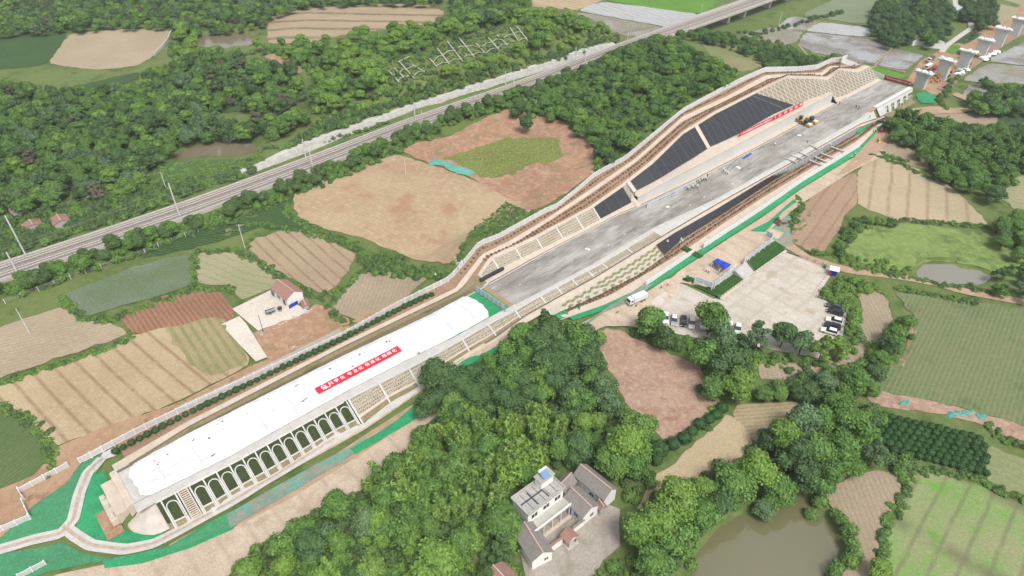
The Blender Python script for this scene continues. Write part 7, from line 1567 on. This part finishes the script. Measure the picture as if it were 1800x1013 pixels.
def rect3(B, X, Y, z, zbase):      # B corner, X along the long side, Y the other; pixels at height z
    b, x, y = g(*B, z), g(*X, z), g(*Y, z); e = (x-b)[:2]; L = np.linalg.norm(e); e = e/L; n = np.array([-e[1], e[0]]); Wd = np.dot((y-b)[:2], n); return (b[0], b[1], zbase), math.atan2(e[1], e[0]), L, Wd
def gable(name, label, B, X, Y, ze, zr_, zb, wall, tile, doors=(), wins=(), over=.35, cat='house'):
    loc, az, L, Wd = rect3(B, X, Y, ze, zb); o = thing(name, label, cat, loc, az); sg = 1 if Wd > 0 else -1; Wd = abs(Wd); h, r = ze-zb, zr_-zb
    if sg < 0: o.scale = (1, -1, 1)
    mb = MB(); mb.hexa([(0,0,-.5),(L,0,-.5),(L,Wd,-.5),(0,Wd,-.5),(0,0,h),(L,0,h),(L,Wd,h),(0,Wd,h)]); mb.poly([(0,0,h),(0,Wd,h),(0,Wd/2,r-.05)]); mb.poly([(L,0,h),(L,Wd/2,r-.05),(L,Wd,h)]); mb.build('wall', wall, o)
    sl = (r-h)/(Wd/2); e = over; mb = MB()
    for s_ in (0, 1):
        y0, y1 = (-e, Wd/2) if s_ == 0 else (Wd+e, Wd/2); z0, z1 = h-sl*e, r
        mb.hexa([(-.15,y0,z0),(L+.15,y0,z0),(L+.15,y1,z1),(-.15,y1,z1),(-.15,y0,z0+.14),(L+.15,y0,z0+.14),(L+.15,y1,z1+.14),(-.15,y1,z1+.14)])
    rf = mb.build('roof', tile, o); MB().box(-.15,L+.15,Wd/2-.14,Wd/2+.14,r+.08,r+.3).build('ridge', R_ridge, rf)
    for (face, u, v, w_, hh_, m_, nm) in list(doors)+list(wins):
        mb = MB()
        if face == 'x0': mb.box(-.04,.06,u,u+w_,v,v+hh_)
        elif face == 'x1': mb.box(L-.06,L+.04,u,u+w_,v,v+hh_)
        elif face == 'y0': mb.box(u,u+w_,-.04,.06,v,v+hh_)
        else: mb.box(u,u+w_,Wd-.06,Wd+.04,v,v+hh_)
        q = mb.build(nm, m_, o)
        if nm == 'window':
            mb = MB(); c_ = dict(x0=(-.07,-.04), x1=(L+.04,L+.07), y0=(-.07,-.04), y1=(Wd+.04,Wd+.07))[face]
            for a0, a1, b0, b1 in ((u-.06,u+w_+.06,v-.08,v),(u-.06,u+w_+.06,v+hh_,v+hh_+.08),(u-.06,u,v,v+hh_),(u+w_,u+w_+.06,v,v+hh_),(u+w_/2-.03,u+w_/2+.03,v,v+hh_)):
                if face[0] == 'x': mb.box(c_[0],c_[1],a0,a1,b0,b1)
                else: mb.box(a0,a1,c_[0],c_[1],b0,b1)
            mb.build('frame', P_white, q)
    return o, L, Wd
P_bdoor = paint('blue_door', (.03,.13,.42), .5); P_wood = simple('brown_wood', (.2,.1,.07), (.15,.08,.05), 3)
# main house
loc, az, L, Wd = rect3((928.4,904),(990.4,857.8),(897.9,878.9),7.0,0); mh = thing('white_house', 'white two storey house with flat grey roof and a roof tower carrying a solar heater', 'house', loc, az); Wd = abs(Wd); y_ = 1
MB().box(0,L,0,Wd,-.3,6.8).build('wall', W_white, mh); mb = MB(); mb.box(-.35,L+.35,-.35,Wd+.35,6.8,7.0); rf = mb.build('roof', R_slab, mh)
mb = MB(); mb.box(-.35,L+.35,-.35,-.15,7.0,7.35); mb.box(-.35,L+.35,Wd+.15,Wd+.35,7.0,7.35); mb.box(-.35,-.15,-.15,Wd+.15,7.0,7.35); mb.box(L+.15,L+.35,-.15,Wd+.15,7.0,7.35); mb.build('parapet', W_old, rf)
mb = MB(); 
for q in range(1, 6): mb.box(L*q/6-.05,L*q/6+.05,.3,Wd*.95,7.0,7.06)
mb.box(.2,L*.62,Wd*.48,Wd*.54,7.0,7.12); mb.box(L*.3,L*.33,.4,Wd*.8,7.0,7.14); mb.box(L*.6,L*.63,.4,Wd*.7,7.0,7.13); mb.build('roof_seams', P_dark, rf)
for q in range(3):
    for v in (4.4,):
        w_ = MB().box(L*(.1+.33*q),L*(.1+.33*q)+1.6,-.05,.05,v,v+1.3).build('window', P_glass, mh); mb = MB(); mb.box(L*(.1+.33*q)-.1,L*(.1+.33*q)+1.7,-.1,-.05,v-.1,v); mb.box(L*(.1+.33*q)+.75,L*(.1+.33*q)+.85,-.1,-.05,v,v+1.3); mb.box(L*(.1+.33*q)-.1,L*(.1+.33*q)+1.7,-.1,-.05,v+1.3,v+1.4); mb.build('frame', P_white, w_)
MB().box(-.2,L+.2,-2.4,-.0,3.15,3.4).build('porch_slab', W_old, mh); mb = MB(); mb.box(-.2,L+.2,-2.5,-2.3,3.4,4.1); mb.build('porch_parapet', W_white, mh)
for q in range(5): MB().box(L*q/4-.15 if q else 0,(L*q/4 if q else .3),-2.4,-2.1,0,3.15).build('porch_pillar', W_white, mh)
for q in range(3): MB().box(L*(.14+.3*q),L*(.14+.3*q)+1.2,-.06,.04,0,2.2).build('door', P_wood, mh)
MB().box(0,L,-3.2,-2.4,0,.25).build('step', m_beige, mh)
tw = MB().box(L*.6,L*.95,Wd*.55,Wd*.95,7.0,9.3).build('roof_tower', W_white, mh); MB().box(L*.57,L*.98,Wd*.5,Wd,9.3,9.5).build('tower_roof', R_slab, tw); MB().box(L*.62,L*.62+.1,Wd*.6,Wd*.75,7.3,9).build('tower_door', P_bdoor, tw)
sh = thing('solar_heater', 'blue solar water heater with white tank standing on the roof tower', 'solar heater', tuple(Vector(loc)+Matrix.Rotation(az, 3, 'Z')@Vector((L*.77, Wd*.75, 9.5))), az)
MB().quad((-.9,-1.0,.15),(.9,-1.0,.15),(.9,.5,1.25),(-.9,.5,1.25)).build('collector', paint('solar_glass', (.15,.25,.4), .15), sh); MB().tube((-1.1,.65,1.35),(1.1,.65,1.35),.28,.28,12).build('tank', P_white, sh)
mb = MB(); [mb.tube((x,.6,0),(x,.6,1.3),.04,.04,5) for x in (-.8,.8)]; mb.build('stand', P_grey, sh)
for x in (-.8, .8): pass
gable('tiled_house', 'grey tiled house with blue doors and white gable between the courtyard and the back house', (1025.1,909.4),(990.4,875.7),(1050.4,887.3),3.2,4.7,0,W_white,T_grey,
  doors=[('y0',3.5,0,1.1,2.2,P_bdoor,'door'),('y0',8,0,1.1,2.2,P_bdoor,'door')], wins=[('x0',2.2,1.2,.9,1.1,P_glass,'window'),('y0',1.5,1.1,1.2,1.1,P_bdoor,'window')])
gable('tiled_house', 'long grey tiled back house with white gable touching the wood', (1063,877.8),(1009.4,833.7),(1085.1,861),3.8,5.4,0,W_white,T_grey, wins=[('y0',3,1.2,1.2,1.1,P_glass,'window')])
gable('tiled_house', 'short grey tiled wing joining the white house and the back house', (992.5,866),(1012.5,845.2),(981,847),3.4,4.7,0,W_old,T_grey)
gable('tiled_house', 'brown grey tiled front house with white gable and small dark window left of the gate', (935.7,987.2),(904.2,934.6),(965.2,960.9),3.2,4.8,0,W_white,T_grey, wins=[('x0',2.8,1.3,.9,.9,P_wood,'window')])
gable('tiled_house', 'reddish old tiled roof cut by the bottom edge of the photo', (918,1024),(884,988),(880,1048),3.0,4.4,0,W_old,T_red2)
gable('shed', 'small pinkish roofed annex between the two grey tiled houses', (1056,896),(1048,884),(1064,889),2.6,3.2,0,W_old,T_red2, cat='shed')
# courtyard walls and gate
def wallrun(pa, pb, h, label, cap=None):
    a, b = g(*pa, .1), g(*pb, .1); L = np.linalg.norm(b-a); o = thing('courtyard_wall', label, 'wall', tuple(a), math.atan2(b[1]-a[1], b[0]-a[0])); MB().box(0,L,-.12,.12,-.3,h).build('wall', W_white, o); MB().prism([(-.01,h)]*0+[(0,h),(L,h),(L,h+.12),(0,h+.12)], -.3, .3).build('coping', cap or T_red2, o); return a, b
wallrun((966,972),(988,956),2.4,'white courtyard wall with red tiled coping left of the gate'); wallrun((1006,938),(1026,923),2.0,'white courtyard wall with grey coping right of the gate', T_grey)
a, b = g(989,957,0), g(1006,944,0); c_ = (a+b)/2; gp = thing('gate_pavilion', 'small red roofed gate pavilion on posts between the two courtyard walls', 'gate', tuple(c_), math.atan2(b[1]-a[1], b[0]-a[0]))
gp.scale = (.78,.78,.78); MB().box(-1.9,1.9,-2.6,1.2,0,.3).build('plinth', W_old, gp, bevel=.03)
for x in (-1.3, 1.3):
    for y in (-1.7, .6): MB().box(x-.15,x+.15,y-.15,y+.15,.3,3.0).build('pillar', paint('red_pillar', (.4,.15,.11), .7), gp)
mb = MB(); mb.hexa([(-2,-2.2,2.9),(0,-2.2,4.1),(0,1.2,4.1),(-2,1.2,2.9),(-2,-2.2,3.05),(0,-2.2,4.25),(0,1.2,4.25),(-2,1.2,3.05)]); mb.hexa([(0,-2.2,4.1),(2,-2.2,2.9),(2,1.2,2.9),(0,1.2,4.1),(0,-2.2,4.25),(2,-2.2,3.05),(2,1.2,3.05),(0,1.2,4.25)]); mb.build('roof', T_red, gp); MB().poly([(-1.6,-2.1,3.05),(1.6,-2.1,3.05),(0,-2.1,4.0)]).build('gable_board', W_white, gp); MB().box(-.9,.9,.5,.6,.3,2.6).build('gate_leaf', P_wood, gp)
# farmhouse and sheds
fh, L, Wd = gable('farmhouse', 'farmhouse with faded red tiled roof and white gable at the corner of the pale yard', (504.2,527),(476.5,506),(533.5,514.5),4.5,6.0,1.2,W_white,T_red, doors=[('y0',1.5,0,1.2,2.2,P_wood,'door'),('y0',7.5,0,1.6,2.3,P_dark,'door')], wins=[('y0',4.3,1,1.5,1.2,P_glass,'window')])
sp_ = world_thing('leaning_tarpaulin', 'blue sheet leaning against the white gable of the farmhouse', 'tarpaulin', g(516,539,1.4)); sp_.rotation_euler = (0, 0, fh.rotation_euler[2]+math.pi/2); MB().hexa([(-1.5,0,0),(1.5,0,0),(1.5,.05,0),(-1.5,.05,0),(-1.5,.5,1.7),(1.5,.5,1.7),(1.5,.55,1.7),(-1.5,.55,1.7)]).build('sheet', P_blue, sp_); MB().box(-.05,.05,-.4,-.3,0,2.6).build('prop', P_pole, sp_)
gable('shed', 'tiny red roofed hutch beside the farmhouse gable', (534,540),(529,530),(541,534),2.2,2.6,1.1,W_old,T_red2, cat='shed')
tr = world_thing('farm_trailer', 'small grey walking tractor with flat trailer parked on the farmhouse yard', 'tractor', g(483,548,1.45)); tr.rotation_euler[2] = math.radians(30)
MB().box(-2.6,.2,-.7,.7,.6,.7).build('trailer_bed', P_grey, tr); mb = MB(); mb.box(-2.6,.2,-.75,-.7,.7,1.0); mb.box(-2.6,.2,.7,.75,.7,1.0); mb.box(-2.6,-2.5,-.7,.7,.7,1.0); mb.build('trailer_sides', P_dark, tr); MB().box(.9,2.2,-.35,.35,.5,1.1).build('engine', P_dark, tr, bevel=.05); mb = MB(); mb.tube((1,-.3,1.1),(0,-.4,1.4),.04); mb.tube((1,.3,1.1),(0,.4,1.4),.04); mb.build('handlebar', P_grey, tr)
for x, r in ((-1.4,.35),(1.5,.42)):
    for y in (-.7,.7): wheel(tr, x, y, r, .2)
for B, X, Y, l in (((44,404),(38,395),(70,388),'small pink roofed shed nearest to the tall catenary mast'),((95,396),(88,385),(118,382),'red brown roofed shed half hidden in scrub above the tracks'),((22,376),(16,368),(46,364),'shed with weathered roof under a rounded tree at the left edge')): gable('shed', l, B, X, Y, 3.6, 4.4, 1.4, W_old, T_red2, cat='shed')
gable('tiled_house', 'small dark roofed house of the hamlet among the flooded paddies', (1606,72),(1592,66),(1618,66),-1.5,.2,-4.5,W_white,T_grey)
gable('tiled_house', 'white house at the far end of the country road', (1682,20),(1672,14),(1694,14),-1.2,.6,-4.5,W_white,paint('pale_sheet_roof',(.55,.6,.62),.5))
tn = world_thing('green_tent', 'tiny green tarpaulin heap in the hamlet yard', 'tarpaulin', g(1626,78,-4.3)); MB().dome((0,0,0),2,1.6,1.4,7,3,jit=.15,rn=random.Random(1)).build('sheet', paint('pale_green_sheet',(.2,.5,.33),.7), tn)
car((1609,78),(1613,77),-4.3,P_white,'white car parked in the hamlet yard')
# retaining edge of the tan field, old slope frames on the hill
mb = MB(); pp = [at(302,58), at(296,72), at(286,85), at(272,98)]; mb.ribbon(pp, .5, 1.6); tag(mb.build('field_wall', m_palec), 'pale low retaining wall at the right edge of the tan field', 'wall')
RB = [((250,385),(305,445)),((280,370),(340,430)),((305,335),(385,425)),((375,355),(440,390)),((465,320),(505,365)),((505,265),(570,350)),((560,230),(640,335)),((620,210),(700,310)),((710,240),(765,298)),((765,200),(830,272)),((820,195),(875,250)),((885,150),(940,240)),((925,150),(980,222))]
m_oldc = simple('weathered_concrete', (.44,.42,.37), (.28,.28,.2), .5, .9, c3=(.16,.18,.1))
of = thing('old_slope_frame', 'weathered pale slope frame of ribs and arches half buried in scrub on the hill', 'slope frame', tuple(at(820,100))); prevb = None
for k_, (a, b) in enumerate(RB):
    A_, B_ = (600+a[0]/3, a[1]/3), (600+b[0]/3, b[1]/3); mb = MB(); mb.ribbon([at(A_[0]+(B_[0]-A_[0])*f, A_[1]+(B_[1]-A_[1])*f)+np.array([0,0,1.0]) for f in (0,.35,.7,1)], .6, .25); P2(of, mb, 'rib', m_oldc)
    if prevb is not None and k_ != 4:
        for f in (.45, .9):
            p = [prevb[0][0]+(prevb[1][0]-prevb[0][0])*f, prevb[0][1]+(prevb[1][1]-prevb[0][1])*f]; q = [A_[0]+(B_[0]-A_[0])*f, A_[1]+(B_[1]-A_[1])*f]; m_ = [(p[0]+q[0])/2, (p[1]+q[1])/2-4]; P3 = smooth_out([tuple(p), tuple(m_), tuple(q)], 2, False)
            mb = MB(); mb.ribbon([at(*c)+np.array([0,0,.9]) for c in P3], .35, .2); P2(of, mb, 'arch', m_oldc)
    prevb = (A_, B_)
mb = MB(); mb.ribbon([at(x, y)+np.array([0,0,1.0]) for x, y in ((700,113),(720,103))], .6, .25); P2(of, mb, 'cap_beam', m_oldc)
# ------------------------------------------------------------------ haze
hz = MB().box(-1200,1200,-300,1500,-8,140).build('haze', None); tag(hz, kind='stuff')
hm = bpy.data.materials.new('haze'); hm.use_nodes = True; t_ = hm.node_tree; t_.nodes.remove(t_.nodes['Principled BSDF']); pv = t_.nodes.new('ShaderNodeVolumePrincipled'); pv.inputs['Density'].default_value = .00013; pv.inputs['Color'].default_value = (.85,.9,.95,1); t_.links.new(pv.outputs[0], t_.nodes['Material Output'].inputs['Volume']); hz.data.materials.append(hm)
